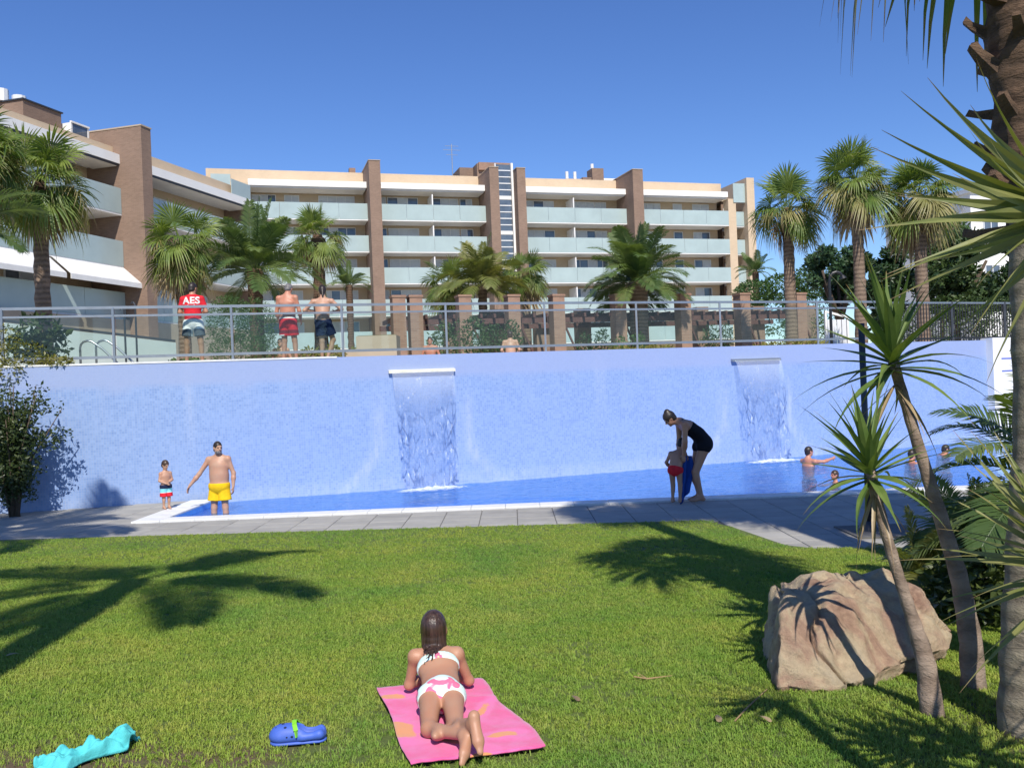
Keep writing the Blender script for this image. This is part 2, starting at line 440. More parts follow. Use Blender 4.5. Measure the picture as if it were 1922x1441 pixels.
M['joint'] = simple('paving_bed', (0.13, 0.125, 0.115), 0.95, var=0.2, scale=4)

def soilmat():
    mt, nt, b = newmat('lawn_soil')
    tc = N(nt, 'ShaderNodeTexCoord')
    nz = N(nt, 'ShaderNodeTexNoise', Scale=1.3, Detail=8.0, Roughness=0.7); nt.links.new(tc.outputs['Object'], nz.inputs[0])
    n2 = N(nt, 'ShaderNodeTexNoise', Scale=60.0, Detail=5.0, Roughness=0.8); nt.links.new(tc.outputs['Object'], n2.inputs[0])
    at_ = N(nt, 'ShaderNodeAttribute'); at_.attribute_name = 'bare'
    g = ramp(nt, n2.outputs[0], [(0.3, (0.07, 0.105, 0.02)), (0.7, (0.13, 0.17, 0.034))])
    d = ramp(nt, n2.outputs[0], [(0.3, (0.085, 0.055, 0.03)), (0.7, (0.17, 0.12, 0.07))])
    ad = N(nt, 'ShaderNodeMath', operation='ADD'); nt.links.new(nz.outputs[0], ad.inputs[0]); nt.links.new(at_.outputs['Fac'], ad.inputs[1])
    mr = N(nt, 'ShaderNodeMapRange'); mr.inputs[1].default_value = 0.62; mr.inputs[2].default_value = 0.85; nt.links.new(ad.outputs[0], mr.inputs[0])
    mx = N(nt, 'ShaderNodeMix', data_type='RGBA'); nt.links.new(mr.outputs[0], mx.inputs[0]); nt.links.new(g, mx.inputs[6]); nt.links.new(d, mx.inputs[7])
    nt.links.new(mx.outputs[2], b.inputs['Base Color']); b.inputs['Roughness'].default_value = 0.95
    bp = N(nt, 'ShaderNodeBump', Strength=0.6, Distance=0.02); nt.links.new(n2.outputs[0], bp.inputs['Height']); nt.links.new(bp.outputs[0], b.inputs['Normal'])
    return mt
M['soil'] = soilmat()
def grassmat():
    mt, nt, b = newmat('grass_blades')
    oi = N(nt, 'ShaderNodeObjectInfo'); ge = N(nt, 'ShaderNodeNewGeometry')
    nz = N(nt, 'ShaderNodeTexNoise', Scale=1.4, Detail=7.0, Roughness=0.75); nt.links.new(ge.outputs['Position'], nz.inputs[0])
    ad = N(nt, 'ShaderNodeMath', operation='MULTIPLY_ADD'); ad.inputs[1].default_value = 0.30; nt.links.new(oi.outputs['Random'], ad.inputs[0]); nt.links.new(nz.outputs[0], ad.inputs[2])
    c = ramp(nt, ad.outputs[0], [(0.35, (0.19, 0.32, 0.042)), (0.6, (0.27, 0.385, 0.055)), (0.86, (0.36, 0.41, 0.085))])
    n3 = N(nt, 'ShaderNodeTexNoise', Scale=0.55, Detail=6.0, Roughness=0.7, Distortion=0.5); nt.links.new(ge.outputs['Position'], n3.inputs[0])
    hv = N(nt, 'ShaderNodeMix', data_type='RGBA', blend_type='MULTIPLY'); hv.inputs[0].default_value = 1.0; nt.links.new(c, hv.inputs[6])
    nt.links.new(ramp(nt, n3.outputs[0], [(0.34, (0.66, 0.86, 0.95)), (0.5, (0.98, 1.0, 1.0)), (0.68, (1.22, 1.08, 1.05))]), hv.inputs[7]); c = hv.outputs[2]
    nt.links.new(c, b.inputs['Base Color']); b.inputs['Roughness'].default_value = 0.55; b.inputs['Specular IOR Level'].default_value = 0.3
    tr = N(nt, 'ShaderNodeBsdfTranslucent')
    nt.links.new(c, tr.inputs[0])
    ms = N(nt, 'ShaderNodeMixShader'); ms.inputs[0].default_value = 0.3
    nt.links.new(b.outputs[0], ms.inputs[1]); nt.links.new(tr.outputs[0], ms.inputs[2]); nt.links.new(ms.outputs[0], nt.nodes['Material Output'].inputs[0])
    return mt
M['grass'] = grassmat()

# ------------------------------------------------------------------ site geometry
def wallY(x): return 20.5 + 0.35 * x + 0.004 * x * x
WALLTOP = 2.89; DECK = 2.80; WATER = -0.09; POOLX0 = -6.2; POOLX1 = 16.5; POOLY = 15.62
def smooth(a, b, x):
    t = min(1, max(0, (x - a) / (b - a))); return t * t * (3 - 2 * t)
def edgeY(x):
    """front edge of the pavement"""
    y = 13.25 - 0.075 * min(x, 3.0) if x < 3.0 else 13.02
    return y * (1 - smooth(2.85, 3.35, x)) + 10.45 * smooth(2.85, 3.35, x)
def softedge(x):
    y = 13.25 - 0.075 * min(x, 3.0)
    k = smooth(1.2, 5.0, x); return y * (1 - k) + 10.45 * k
def lawnz(x, y):
    d = max(0.0, softedge(x) - y)
    z = 0.018 + 0.043 * d
    return z + 0.02 * noise.noise((x * 0.5, y * 0.5, 0)) * min(1, d)

# far ground
mb = MB(); mb.add([(-2500, -2500, -1.6), (2500, -2500, -1.6), (2500, 2500, -1.6), (-2500, 2500, -1.6)], [(0, 1, 2, 3)])
M['earth'] = simple('dry_ground', (0.20, 0.18, 0.10), 0.95, var=0.3, scale=0.05)
tag(mb.build('ground', M['earth']), 'dry ground reaching to the horizon', kind='structure')

# lawn sheet (grid, denser near)
def grid_mesh(name, xs, ys, zf, skip, mat):
    vs = []; idx = {}; fs = []
    for j, y in enumerate(ys):
        for i, x in enumerate(xs):
            idx[i, j] = len(vs); vs.append((x, y, zf(x, y)))
    for j in range(len(ys) - 1):
        for i in range(len(xs) - 1):
            cx = (xs[i] + xs[i + 1]) / 2; cy = (ys[j] + ys[j + 1]) / 2
            if not skip(cx, cy):
                fs.append((idx[i, j], idx[i + 1, j], idx[i + 1, j + 1], idx[i, j + 1]))
    me = bpy.data.meshes.new(name); me.from_pydata(vs, [], fs); me.materials.append(mat)
    me.polygons.foreach_set('use_smooth', [True] * len(fs))
    return me
xs = [-30, -24, -19] + [-15 + 0.25 * i for i in range(109)] + [14, 18, 24, 30]
ny = 70
rows = []
lv = []; lf = []
for j in range(ny + 1):
    for i, x in enumerate(xs):
        e = edgeY(x)
        y0 = -22.0
        t = j / ny
        y = y0 + (e - y0) * (1 - (1 - t) ** 1.6)
        lv.append((x, y, lawnz(x, y)))
nx = len(xs)
for j in range(ny):
    for i in range(nx - 1):
        lf.append((j * nx + i, j * nx + i + 1, (j + 1) * nx + i + 1, (j + 1) * nx + i))
me = bpy.data.meshes.new('lawn'); me.from_pydata(lv, [], lf); me.materials.append(M['soil'])
me.polygons.foreach_set('use_smooth', [True] * len(lf))
def bare_at(x, y):
    b = 0.55 * math.exp(-(((x + 2.6) / 1.1) ** 2 + ((y - 4.05) / 0.35) ** 2))
    b += 0.16 * math.exp(-(((x + 1.4) / 1.4) ** 2 + ((y - 4.1) / 0.5) ** 2))
    b += 0.10 * math.exp(-(((x + 0.8) / 2.0) ** 2 + ((y - 8.6) / 0.6) ** 2))
    b += 0.5 * math.exp(-(((x - 2.6) / 0.5) ** 2 + ((y - 4.1) / 0.6) ** 2))
    return b
a = me.attributes.new('bare', 'FLOAT', 'POINT')
a.data.foreach_set('value', [bare_at(v[0], v[1]) for v in lv])
lawn = link('lawn', me); tag(lawn, 'green lawn sloping down to the paving', kind='structure')

# grass blades, scattered by geometry nodes on a copy of the visible part of the lawn
rnd = random.Random(5)
tb = MB()
for k in range(15):
    a0 = rnd.uniform(0, 6.283); r0 = rnd.uniform(0, 0.035)
    px, py = math.cos(a0) * r0, math.sin(a0) * r0
    yaw = rnd.uniform(0, 6.283); L = rnd.uniform(0.011, 0.025); w = rnd.uniform(0.0016, 0.0026); ln = rnd.uniform(0.2, 1.1) * L
    dx, dy = math.cos(yaw), math.sin(yaw)
    q = [Vector((px, py, -0.006)), Vector((px + dx * ln * 0.3, py + dy * ln * 0.3, L * 0.55)), Vector((px + dx * ln, py + dy * ln, L * 0.9))]
    sx, sy = -dy * w, dx * w
    tb.add([(q[0].x - sx, q[0].y - sy, q[0].z), (q[0].x + sx, q[0].y + sy, q[0].z), (q[1].x + sx, q[1].y + sy, q[1].z), (q[1].x - sx, q[1].y - sy, q[1].z), tuple(q[2])],
           [(0, 1, 2, 3), (3, 2, 4)])
tuft = bpy.data.objects.new('grass_tuft', tb.mesh('grass_tuft', M['grass']))      # not linked: only a source for the scatter
gv = []; gf = []; gd = []
gx = [-9 + 0.125 * i for i in range(130)]
gy = [3.0 + 0.125 * i for i in range(86)]
gi = {}
def gdens(x, y):
    d = 1300 if y < 6 else (1300 - (y - 6) * 150)
    d = max(260, d)
    b = bare_at(x, y) + 0.9 * max(0, noise.noise((x * 1.3, y * 1.3, 3)) - 0.25)
    if -1.0 < x < 0.3 and 3.8 < y < 5.4:
        t = (5.2 - y) / 1.15; xl = -.86 + .33 * t; xr = -.27 + .37 * t
        if xl - 0.02 < x < xr + 0.02 and -0.02 < t < 1.03: return 0
    return d * max(0.05, 1 - 1.5 * b)
for j, y in enumerate(gy):
    for i, x in enumerate(gx):
        yy = min(y, edgeY(x) - 0.02)
        gi[i, j] = len(gv); gv.append((x, yy, lawnz(x, yy))); gd.append(gdens(x, y))
for j in range(len(gy) - 1):
    for i in range(len(gx) - 1):
        q = [gi[i, j], gi[i + 1, j], gi[i + 1, j + 1], gi[i, j + 1]]
        ya = gv[q[0]][1]; xa = gv[q[0]][0]
        if gv[q[2]][1] - ya < 0.01 or gv[q[3]][1] - ya < 0.001: continue
        if abs(xa) > 0.80 * gv[q[2]][1] + 1.2: continue
        gf.append(q)
gme = bpy.data.meshes.new('grass'); gme.from_pydata(gv, [], gf); gme.materials.append(M['grass'])
a = gme.attributes.new('dens', 'FLOAT', 'POINT'); a.data.foreach_set('value', gd)
grass = link('grass', gme); tag(grass, 'short mown grass covering the lawn', 'grass', kind='stuff')
ng = bpy.data.node_groups.new('scatter_grass', 'GeometryNodeTree')
ng.interface.new_socket('Geometry', in_out='INPUT', socket_type='NodeSocketGeometry')
ng.interface.new_socket('Geometry', in_out='OUTPUT', socket_type='NodeSocketGeometry')
gi_ = ng.nodes.new('NodeGroupInput'); go_ = ng.nodes.new('NodeGroupOutput')
dp = ng.nodes.new('GeometryNodeDistributePointsOnFaces'); dp.inputs['Seed'].default_value = 3
na = ng.nodes.new('GeometryNodeInputNamedAttribute'); na.data_type = 'FLOAT'; na.inputs[0].default_value = 'dens'
ob = ng.nodes.new('GeometryNodeObjectInfo'); ob.inputs[0].default_value = tuft
iop = ng.nodes.new('GeometryNodeInstanceOnPoints')
rv = ng.nodes.new('FunctionNodeRandomValue'); rv.data_type = 'FLOAT_VECTOR'
rv.inputs[0].default_value = (-0.15, -0.15, 0); rv.inputs[1].default_value = (0.15, 0.15, 6.283)
rs = ng.nodes.new('FunctionNodeRandomValue'); rs.data_type = 'FLOAT'; rs.inputs[2].default_value = 0.65; rs.inputs[3].default_value = 1.25
ng.links.new(gi_.outputs[0], dp.inputs['Mesh']); ng.links.new(na.outputs[0], dp.inputs['Density'])
ng.links.new(dp.outputs['Points'], iop.inputs['Points']); ng.links.new(ob.outputs['Geometry'], iop.inputs['Instance'])
ng.links.new(rv.outputs[0], iop.inputs['Rotation']); ng.links.new(rs.outputs[1], iop.inputs['Scale'])
ng.links.new(iop.outputs[0], go_.inputs[0])
md = grass.modifiers.new('scatter', 'NODES'); md.node_group = ng

# pavement: bed + pavers
mb = MB()
px_ = [-16 + 0.25 * i for i in range(141)]
poly = [(x, edgeY(x)) for x in px_]
def back(x): return POOLY - 0.42 if x > POOLX0 - 0.52 else wallY(x) - 0.002
vs = []; fs = []
for x in px_:
    vs += [(x, edgeY(x) + 0.001, -0.012), (x, back(x), -0.012), (x, edgeY(x) + 0.001, -0.3)]
for i in range(len(px_) - 1):
    fs += [(3 * i, 3 * i + 3, 3 * i + 4, 3 * i + 1), (3 * i, 3 * i + 2, 3 * i + 5, 3 * i + 3)]
mb.add(vs, fs)
pav = mb.build('pavement', M['joint']); tag(pav, 'grey paved walk along the pool', kind='structure')
rnd = random.Random(9)
tiles = []; rest = MB()
T = 0.6
def paver_mesh(w, d):
    b = MB(); g = 0.006; e = 0.006
    b.add([(g, g, -0.012), (w - g, g, -0.012), (w - g, d - g, -0.012), (g, d - g, -0.012),
           (g, g, -e), (w - g, g, -e), (w - g, d - g, -e), (g, d - g, -e),
           (g + e, g + e, 0), (w - g - e, g + e, 0), (w - g - e, d - g - e, 0), (g + e, d - g - e, 0)],
          [(0, 1, 5, 4), (1, 2, 6, 5), (2, 3, 7, 6), (3, 0, 4, 7), (4, 5, 9, 8), (5, 6, 10, 9), (6, 7, 11, 10), (7, 4, 8, 11), (8, 9, 10, 11)])
    return b
pcache = {}
cand = []
for i in range(-27, 27):
    x = i * T
    colend = back(x + T / 2) if x + T / 2 > POOLX0 - 0.6 else min(wallY(x), wallY(x + T)) - 0.004
    e = max(edgeY(x), edgeY(x + T)) if not (2.3 < x < 3.4) else edgeY(x + T / 2)
    y = e + 0.004
    k = 0
    while y < colend - 0.05:
        h = 0.4
        if k == 0 and i % 2: h = 0.2
        h = min(h, colend - y)
        cand.append((x, y, h)); y += h; k += 1
vis = [c for c in cand if abs(c[0] + 0.3) < 0.6 * (c[1] + 0.3)]
vis.sort(key=lambda c: c[1])
keep = set(vis[:298])
for c in cand:
    x, y, h = c
    if c in keep:
        key = round(h, 2)
        if key not in pcache:
            pcache[key] = paver_mesh(T, h).mesh('paver', M['paver'])
        o = bpy.data.objects.new('paver', pcache[key]); COL.objects.link(o); o.parent = pav
        o.location = (x, y, rnd.uniform(-0.0015, 0.0015))
    else:
        b = paver_mesh(T, h); rest.add([(v[0] + x, v[1] + y, v[2]) for v in b.v], b.f)
if rest.v:
    o = rest.build('pavers', M['paver'], pav); o['kind'] = 'stuff'

FALLS = [(-2.02, 1.42), (6.35, 1.42)]      # waterfalls: x centre, width
# pool: floor, coping, water
pool = thing('swimming_pool', 'long blue tiled swimming pool at the foot of the blue wall', 'pool')
xs2 = [POOLX0 + (POOLX1 - POOLX0) * i / 40 for i in range(41)]
def floorz(x): return -0.42 - 0.75 * smooth(-2, 8, x)
vs = []; fs = []; uvs = []
for x in xs2:
    vs += [(x, POOLY, floorz(x)), (x, wallY(x) - 0.001, floorz(x)), (x, POOLY, 0.0)]
for i in range(40):
    fs += [(3 * i, 3 * i + 3, 3 * i + 4, 3 * i + 1), (3 * i + 2, 3 * i + 5, 3 * i + 3, 3 * i)]
nb = len(vs)
vs += [(POOLX0, POOLY, floorz(POOLX0)), (POOLX0, wallY(POOLX0), floorz(POOLX0)), (POOLX0, wallY(POOLX0), -0.002), (POOLX0, POOLY, -0.002),
       (POOLX1, POOLY, floorz(POOLX1)), (POOLX1, wallY(POOLX1), floorz(POOLX1)), (POOLX1, wallY(POOLX1), -0.002), (POOLX1, POOLY, -0.002)]
fs += [(nb, nb + 1, nb + 2, nb + 3), (nb + 4, nb + 7, nb + 6, nb + 5)]
pm = bpy.data.meshes.new('basin'); pm.from_pydata(vs, [], fs); pm.materials.append(M['poolfloor'])
ul = pm.uv_layers.new(name='UVMap')
for p in pm.polygons:
    for li in p.loop_indices:
        v = pm.vertices[pm.loops[li].vertex_index].co
        n = p.normal
        ul.data[li].uv = (v.x, v.y) if abs(n.z) > 0.6 else ((v.x, v.z) if abs(n.y) > 0.6 else (v.y, v.z))
link('basin', pm, None, pool)
vs = []; fs = []
nwx, nwy = 230, 70
for i in range(nwx + 1):
    x = POOLX0 + (POOLX1 - POOLX0) * i / nwx
    for j in range(nwy + 1):
        y = POOLY + 0.001 + (wallY(x) - 0.002 - POOLY) * j / nwy
        a_ = 0.006 + 0.012 * smooth(-3, 6, x)
        for fx, fw in FALLS: a_ += 0.016 * math.exp(-(((x - fx) / 1.6) ** 2 + ((y - wallY(fx)) / 1.6) ** 2))
        zr = noise.noise((x * 2.1, y * 3.4, 0)) + 0.6 * noise.noise((x * 5.2 + 4, y * 7.5, 3)) + 0.3 * noise.noise((x * 11, y * 14, 8))
        vs.append((x, y, WATER + a_ * zr))
for i in range(nwx):
    for j in range(nwy): a0 = i * (nwy + 1) + j; fs.append((a0, a0 + nwy + 1, a0 + nwy + 2, a0 + 1))
wm = bpy.data.meshes.new('water'); wm.from_pydata(vs, [], fs); wm.materials.append(M['water'])
wm.polygons.foreach_set('use_smooth', [True] * len(fs))
wat = link('pool_water', wm); tag(wat, 'rippled blue water filling the pool', kind='structure')
# coping stones, each its own piece
rnd = random.Random(2)
def stone(x0, x1, y0, y1, z0, z1):
    b = MB(); g = 0.003; e = 0.008
    x0 += g; x1 -= g; y0 += g; y1 -= g
    b.add([(x0, y0, z0), (x1, y0, z0), (x1, y1, z0), (x0, y1, z0), (x0, y0, z1 - e), (x1, y0, z1 - e), (x1, y1, z1 - e), (x0, y1, z1 - e),
           (x0 + e, y0 + e, z1), (x1 - e, y0 + e, z1), (x1 - e, y1 - e, z1), (x0 + e, y1 - e, z1)],
          [(0, 3, 2, 1), (0, 1, 5, 4), (1, 2, 6, 5), (2, 3, 7, 6), (3, 0, 4, 7), (4, 5, 9, 8), (5, 6, 10, 9), (6, 7, 11, 10), (7, 4, 8, 11), (8, 9, 10, 11)])
    return b
cm = stone(0, 0.6, 0, 0.4, -0.06, 0.03).mesh('coping_stone', M['coping'])
x = POOLX0
while x < POOLX1 - 0.1:
    o = place('coping_stone', cm, pool, Matrix.Translation((x, POOLY - 0.385, 0))); x += 0.6
y = POOLY - 0.385; cm2 = stone(0, 0.5, 0, 0.48, -0.06, 0.03).mesh('coping_stone', M['coping'])
while y < wallY(POOLX0) - 0.4:
    place('coping_stone', cm2, pool, Matrix.Translation((POOLX0 - 0.5, y, 0))); y += 0.48

# the tall blue wall
blue = thing('retaining_wall', 'tall retaining wall faced with light blue mosaic tiles behind the pool', 'wall')
nxw, nzw = 220, 30
WX0, WX1 = -18.0, 14.2
vs = []; fs = []
ws = []; acc = 0; prev = None
for i in range(nxw + 1):
    x = WX0 + (WX1 - WX0) * i / nxw
    p = Vector((x, wallY(x)))
    if prev is not None: acc += (p - prev).length
    prev = p; ws.append(acc)
    for k in range(nzw + 1):
        vs.append((x, wallY(x), -1.3 + (WALLTOP + 1.3) * k / nzw))
for i in range(nxw):
    for k in range(nzw):
        a0 = i * (nzw + 1) + k; fs.append((a0, a0 + nzw + 1, a0 + nzw + 2, a0 + 1))
nfront = len(vs)
for i in range(nxw + 1):      # top and back
    x = WX0 + (WX1 - WX0) * i / nxw
    vs += [(x, wallY(x) + 0.30, WALLTOP), (x, wallY(x) + 0.30, -1.3)]
for i in range(nxw):
    t0 = i * (nzw + 1) + nzw; t1 = t0 + nzw + 1; b0 = nfront + 2 * i
    fs += [(t0, t1, b0 + 2, b0), (b0, b0 + 2, b0 + 3, b0 + 1)]
wmh = bpy.data.meshes.new('wall_body'); wmh.from_pydata(vs, [], fs); wmh.materials.append(M['mosaic'])
ul = wmh.uv_layers.new(name='UVMap')
sx = lambda x: np.interp(x, [WX0 + (WX1 - WX0) * i / nxw for i in range(nxw + 1)], ws)
for p in wmh.polygons:
    for li in p.loop_indices:
        v = wmh.vertices[wmh.loops[li].vertex_index].co
        ul.data[li].uv = (float(sx(v.x)), v.z + (v.y - wallY(v.x)))
lime = []; band = []
for v in vs:
    x, y, z = v; l = 0.0
    for fx, fw in FALLS:
        dx = abs(x - fx) - fw / 2
        if dx > -0.2 and z < 2.55:
            spread = 0.10 + 0.75 * max(0, (0.95 - z)) ** 1.6          # splash stain flares out near the water
            c = 0.17 + spread
            l = max(l, (0.75 * math.exp(-((dx - c) / (0.09 + 0.10 * max(0, 1 - z))) ** 2)) * smooth(2.5, 1.2, z) + 0.10 * math.exp(-(dx / 0.2) ** 2))
    if z < 0.12: l = max(l, 0.3)
    dn_ = noise.noise((x * 2.6, 0.0, 11.0)) + 0.5 * noise.noise((x * 7.5, 0.0, 2.0))
    l = max(l, 0.55 * max(0, dn_ - 0.15) * smooth(0.2, 2.4, z))
    lime.append(min(1, l) if y - wallY(x) < 0.01 else 0.3)
    b = smooth(2.32, 2.40, z + 0.06 * noise.noise((x * 1.3, 0, 5)))
    band.append(b)
a = wmh.attributes.new('lime', 'FLOAT', 'POINT'); a.data.foreach_set('value', lime)
a = wmh.attributes.new('band', 'FLOAT', 'POINT'); a.data.foreach_set('value', band)
link('wall_body', wmh, None, blue)
mb = MB()
for i in range(nxw):
    xa = WX0 + (WX1 - WX0) * i / nxw; xb = WX0 + (WX1 - WX0) * (i + 1) / nxw
# thin white top edging on the left stretch
xsn = np.linspace(-11.5, -3.8, 30)
mb = MB(); vv = []; ff = []
for x in xsn: vv += [(x, wallY(x) - 0.012, WALLTOP - 0.02), (x, wallY(x) - 0.012, WALLTOP + 0.018), (x, wallY(x) + 0.16, WALLTOP + 0.018), (x, wallY(x) + 0.16, WALLTOP - 0.02)]
for i in range(29):
    b = 4 * i
    for k in range(3): ff.append((b + k, b + 4 + k, b + 5 + k, b + 1 + k))
mb.add(vv, ff); mb.build('edge_trim', M['coping'], blue)

# waterfalls
M['cream'] = simple('cream_lip', (0.80, 0.74, 0.56), 0.4, var=0.15, scale=8)
for n, (fx, fw) in enumerate(FALLS):
    t = thing('waterfall', ['sheet waterfall pouring from steel lip in middle of blue wall', 'sheet waterfall on blue wall beside the swimming man'][n], 'waterfall', (0, 0, 0), 0, 'waterfalls on the blue wall')
    d = Vector((1, 0.35 + 0.008 * fx, 0)).normalized(); o_ = Vector((d.y, -d.x, 0))
    p0 = Vector((fx, wallY(fx), 0))
    b = MB()
    z = 2.50
    def P(u, w, zz): q = p0 + d * u + o_ * w; return (q.x, q.y, zz)
    h = fw / 2 + 0.05
    b.add([P(-h, -0.02, z), P(h, -0.02, z), P(h, 0.09, z - 0.01), P(-h, 0.09, z - 0.01), P(-h, -0.02, z + 0.07), P(h, -0.02, z + 0.07), P(h, 0.09, z + 0.045), P(-h, 0.09, z + 0.045)],
          [(0, 1, 2, 3), (4, 7, 6, 5), (0, 4, 5, 1), (1, 5, 6, 2), (2, 6, 7, 3), (3, 7, 4, 0)])
    b.build('spout', M['cream'] if n == 0 else M['steel'], t)
    nu, nz_ = 40, 50
    vs = []; fs = []; uv = []; fa = []
    for k in range(nz_ + 1):
        tt = k / nz_; zz = z + 0.02 + (WATER - z - 0.02) * tt
        for i in range(nu + 1):
            u = -1 + 2 * i / nu
            shrink = 1 - 0.13 * tt ** 0.8
            nn = noise.noise((u * 5 + n * 9, zz * 1.6, n * 7.0)) * 0.05 * tt + noise.noise((u * 14, zz * 3.5, 2)) * 0.025 * tt
            ue = u * fw / 2 * shrink + (0.03 * tt * noise.noise((zz * 4, u * 3, 9)))
            vs.append(P(ue, 0.09 + 0.42 * math.sqrt(tt) + nn, zz)); uv.append((u * fw / 2, zz)); fa.append(smooth(0.02, 0.5, tt) * (0.55 + 0.45 * abs(u)))
    for k in range(nz_):
        for i in range(nu):
            a0 = k * (nu + 1) + i; fs.append((a0, a0 + 1, a0 + nu + 2, a0 + nu + 1))
    sm = bpy.data.meshes.new('water_sheet'); sm.from_pydata(vs, [], fs); sm.materials.append(M['fall'])
    ul = sm.uv_layers.new(name='UVMap')
    for lp in sm.loops: ul.data[lp.index].uv = uv[lp.vertex_index]
    a = sm.attributes.new('fall', 'FLOAT', 'POINT'); a.data.foreach_set('value', fa)
    sm.polygons.foreach_set('use_smooth', [True] * len(fs))
    link('water_sheet', sm, None, t)
    vs = []; fs = []; fo = []
    for i in range(49):
        for j in range(25):
            u = -1 + 2 * i / 48; w = -1 + 2 * j / 24
            r = math.sqrt(u * u + w * w)
            hh = 0.09 * max(0, 1 - r) * (0.6 + 0.8 * noise.noise((u * 8, w * 6, n)))
            vs.append(P(u * (fw / 2 + 0.35), 0.62 + w * 0.50, WATER + 0.008 + max(0, hh))); fo.append(0.75 * max(0, 1 - r * r) ** 0.8 - 0.1)
    for i in range(48):
        for j in range(24): fs.append((i * 25 + j, (i + 1) * 25 + j, (i + 1) * 25 + j + 1, i * 25 + j + 1))
    fm = bpy.data.meshes.new('foam'); fm.from_pydata(vs, [], fs); fm.materials.append(M['foam'])
    fm.polygons.foreach_set('use_smooth', [True] * len(fs))
    a = fm.attributes.new('foam', 'FLOAT', 'POINT'); a.data.foreach_set('value', fo)
    link('foam', fm, None, t)

# white end pier with two lines of small blue lettering too far to read
pier = thing('white_pier', 'white rendered pier with two thin blue lines at right end of wall', 'wall')
d = Vector((1, 0.46, 0)).normalized(); o_ = Vector((d.y, -d.x, 0)); p0 = Vector((14.2, wallY(14.2), 0))
def PW(u, w, z): q = p0 + d * u + o_ * w; return (q.x, q.y, z)
mb = MB()
mb.add([PW(0, 0.22, -1.2), PW(3.2, 0.22, -1.2), PW(3.2, -0.4, -1.2), PW(0, -0.4, -1.2), PW(0, 0.22, 2.95), PW(3.2, 0.22, 2.95), PW(3.2, -0.4, 2.95), PW(0, -0.4, 2.95)],
       [(0, 1, 5, 4), (1, 2, 6, 5), (2, 3, 7, 6), (3, 0, 4, 7), (4, 5, 6, 7)])
mb.build('pier_body', M['white'], pier)
M['blueink'] = simple('blue_paint', (0.16, 0.20, 0.55), 0.6, var=0.1)
for z in (2.30, 1.93):
    b = MB()
    b.add([PW(0.36, 0.226, z), PW(0.92, 0.226, z), PW(0.92, 0.226, z + 0.045), PW(0.36, 0.226, z + 0.045)], [(0, 1, 2, 3)])
    b.build('painted_line', M['blueink'], pier)

# upper terrace
mb = MB()
xa = [WX0 + (60 - WX0) * i / 60 for i in range(61)]
vs = []; fs = []
for x in xa:
    y = wallY(min(x, 17.5)) + (0.0 if x <= 17.5 else (x - 17.5) * 0.4)
    vs += [(x, y + 0.302, DECK), (x, 160, DECK), (x, y + 0.302, -1.6)]
for i in range(60): fs += [(3 * i, 3 * i + 3, 3 * i + 4, 3 * i + 1), (3 * i + 2, 3 * i + 5, 3 * i + 3, 3 * i)]
vs += [(-120, wallY(-18) + 0.3, DECK), (-120, 160, DECK)]
n = len(vs); fs.append((n - 2, 0, 1, n - 1))
vs += [(60, 60, DECK), (160, 60, DECK), (160, 160, DECK), (60, 160, DECK)]
fs.append((n, n + 1, n + 2, n + 3))
mb.add(vs, fs)
tag(mb.build('upper_terrace', M['deck']), 'paved terrace above the blue wall', kind='structure')

# ------------------------------------------------------------------ railing on the wall
rail = thing('glass_railing', 'steel railing with clear glass panels along the top of the blue wall', 'railing')
def RP(x, z, back=0.20):
    return Vector((x - 0.35 * back * 0.9, wallY(x) + back, z))
rx0, rx1 = -12.2, 10.75
posts_px = [10, 219, 441, 648, 843, 1028, 1200, 1357, 1539]
def x_of(px):
    r = ray(px, 620); x = 0
    for _ in range(30): x = r.x * (wallY(x) + 0.2)
    return x
pxs = [x_of(p) for p in posts_px]
def railrun(z, w, h, name):
    b = MB(); pts = [RP(x, z) for x in np.linspace(rx0, rx1, 40)]
    vs = []; fs = []
    for p in pts:
        for sy, sz in ((-1, -1), (1, -1), (1, 1), (-1, 1)): vs.append((p.x, p.y + sy * w / 2, p.z + sz * h / 2))
    for i in range(len(pts) - 1):
        for k in range(4): fs.append((4 * i + k, 4 * i + (k + 1) % 4, 4 * i + 4 + (k + 1) % 4, 4 * i + 4 + k))
    fs += [(0, 1, 2, 3), (len(vs) - 4, len(vs) - 1, len(vs) - 2, len(vs) - 3)]
    b.add(vs, fs); return b.build(name, M['steel'], rail)
railrun(4.05, 0.05, 0.055, 'top_rail'); railrun(3.88, 0.04, 0.042, 'mid_rail'); railrun(3.03, 0.05, 0.055, 'bottom_rail')
pm_ = MB(); pm_.box(-0.024, 0.024, -0.024, 0.024, 0, 1.24); pm_.box(-0.06, 0.06, -0.06, 0.06, 0, 0.015)
pmesh = pm_.mesh('post', M['steel'])
for x in pxs:
    p = RP(x, WALLTOP - 0.08)
    place('post', pmesh, rail, Matrix.Translation(p))
for xa_, xb_ in zip(pxs[:-1], pxs[1:]):
    a0 = RP(xa_ + 0.05, 3.06); b0 = RP(xb_ - 0.05, 3.06)
    dd = (b0 - a0).normalized(); nn = Vector((dd.y, -dd.x, 0)) * 0.006
    b = MB()
    vs = [a0 + nn, b0 + nn, b0 - nn, a0 - nn]
    b.add([tuple(v) for v in vs] + [(v.x, v.y, 3.85) for v in vs], [(0, 1, 5, 4), (1, 2, 6, 5), (2, 3, 7, 6), (3, 0, 4, 7), (4, 5, 6, 7), (3, 2, 1, 0)])
    b.build('glass_panel', M['glass'], rail)

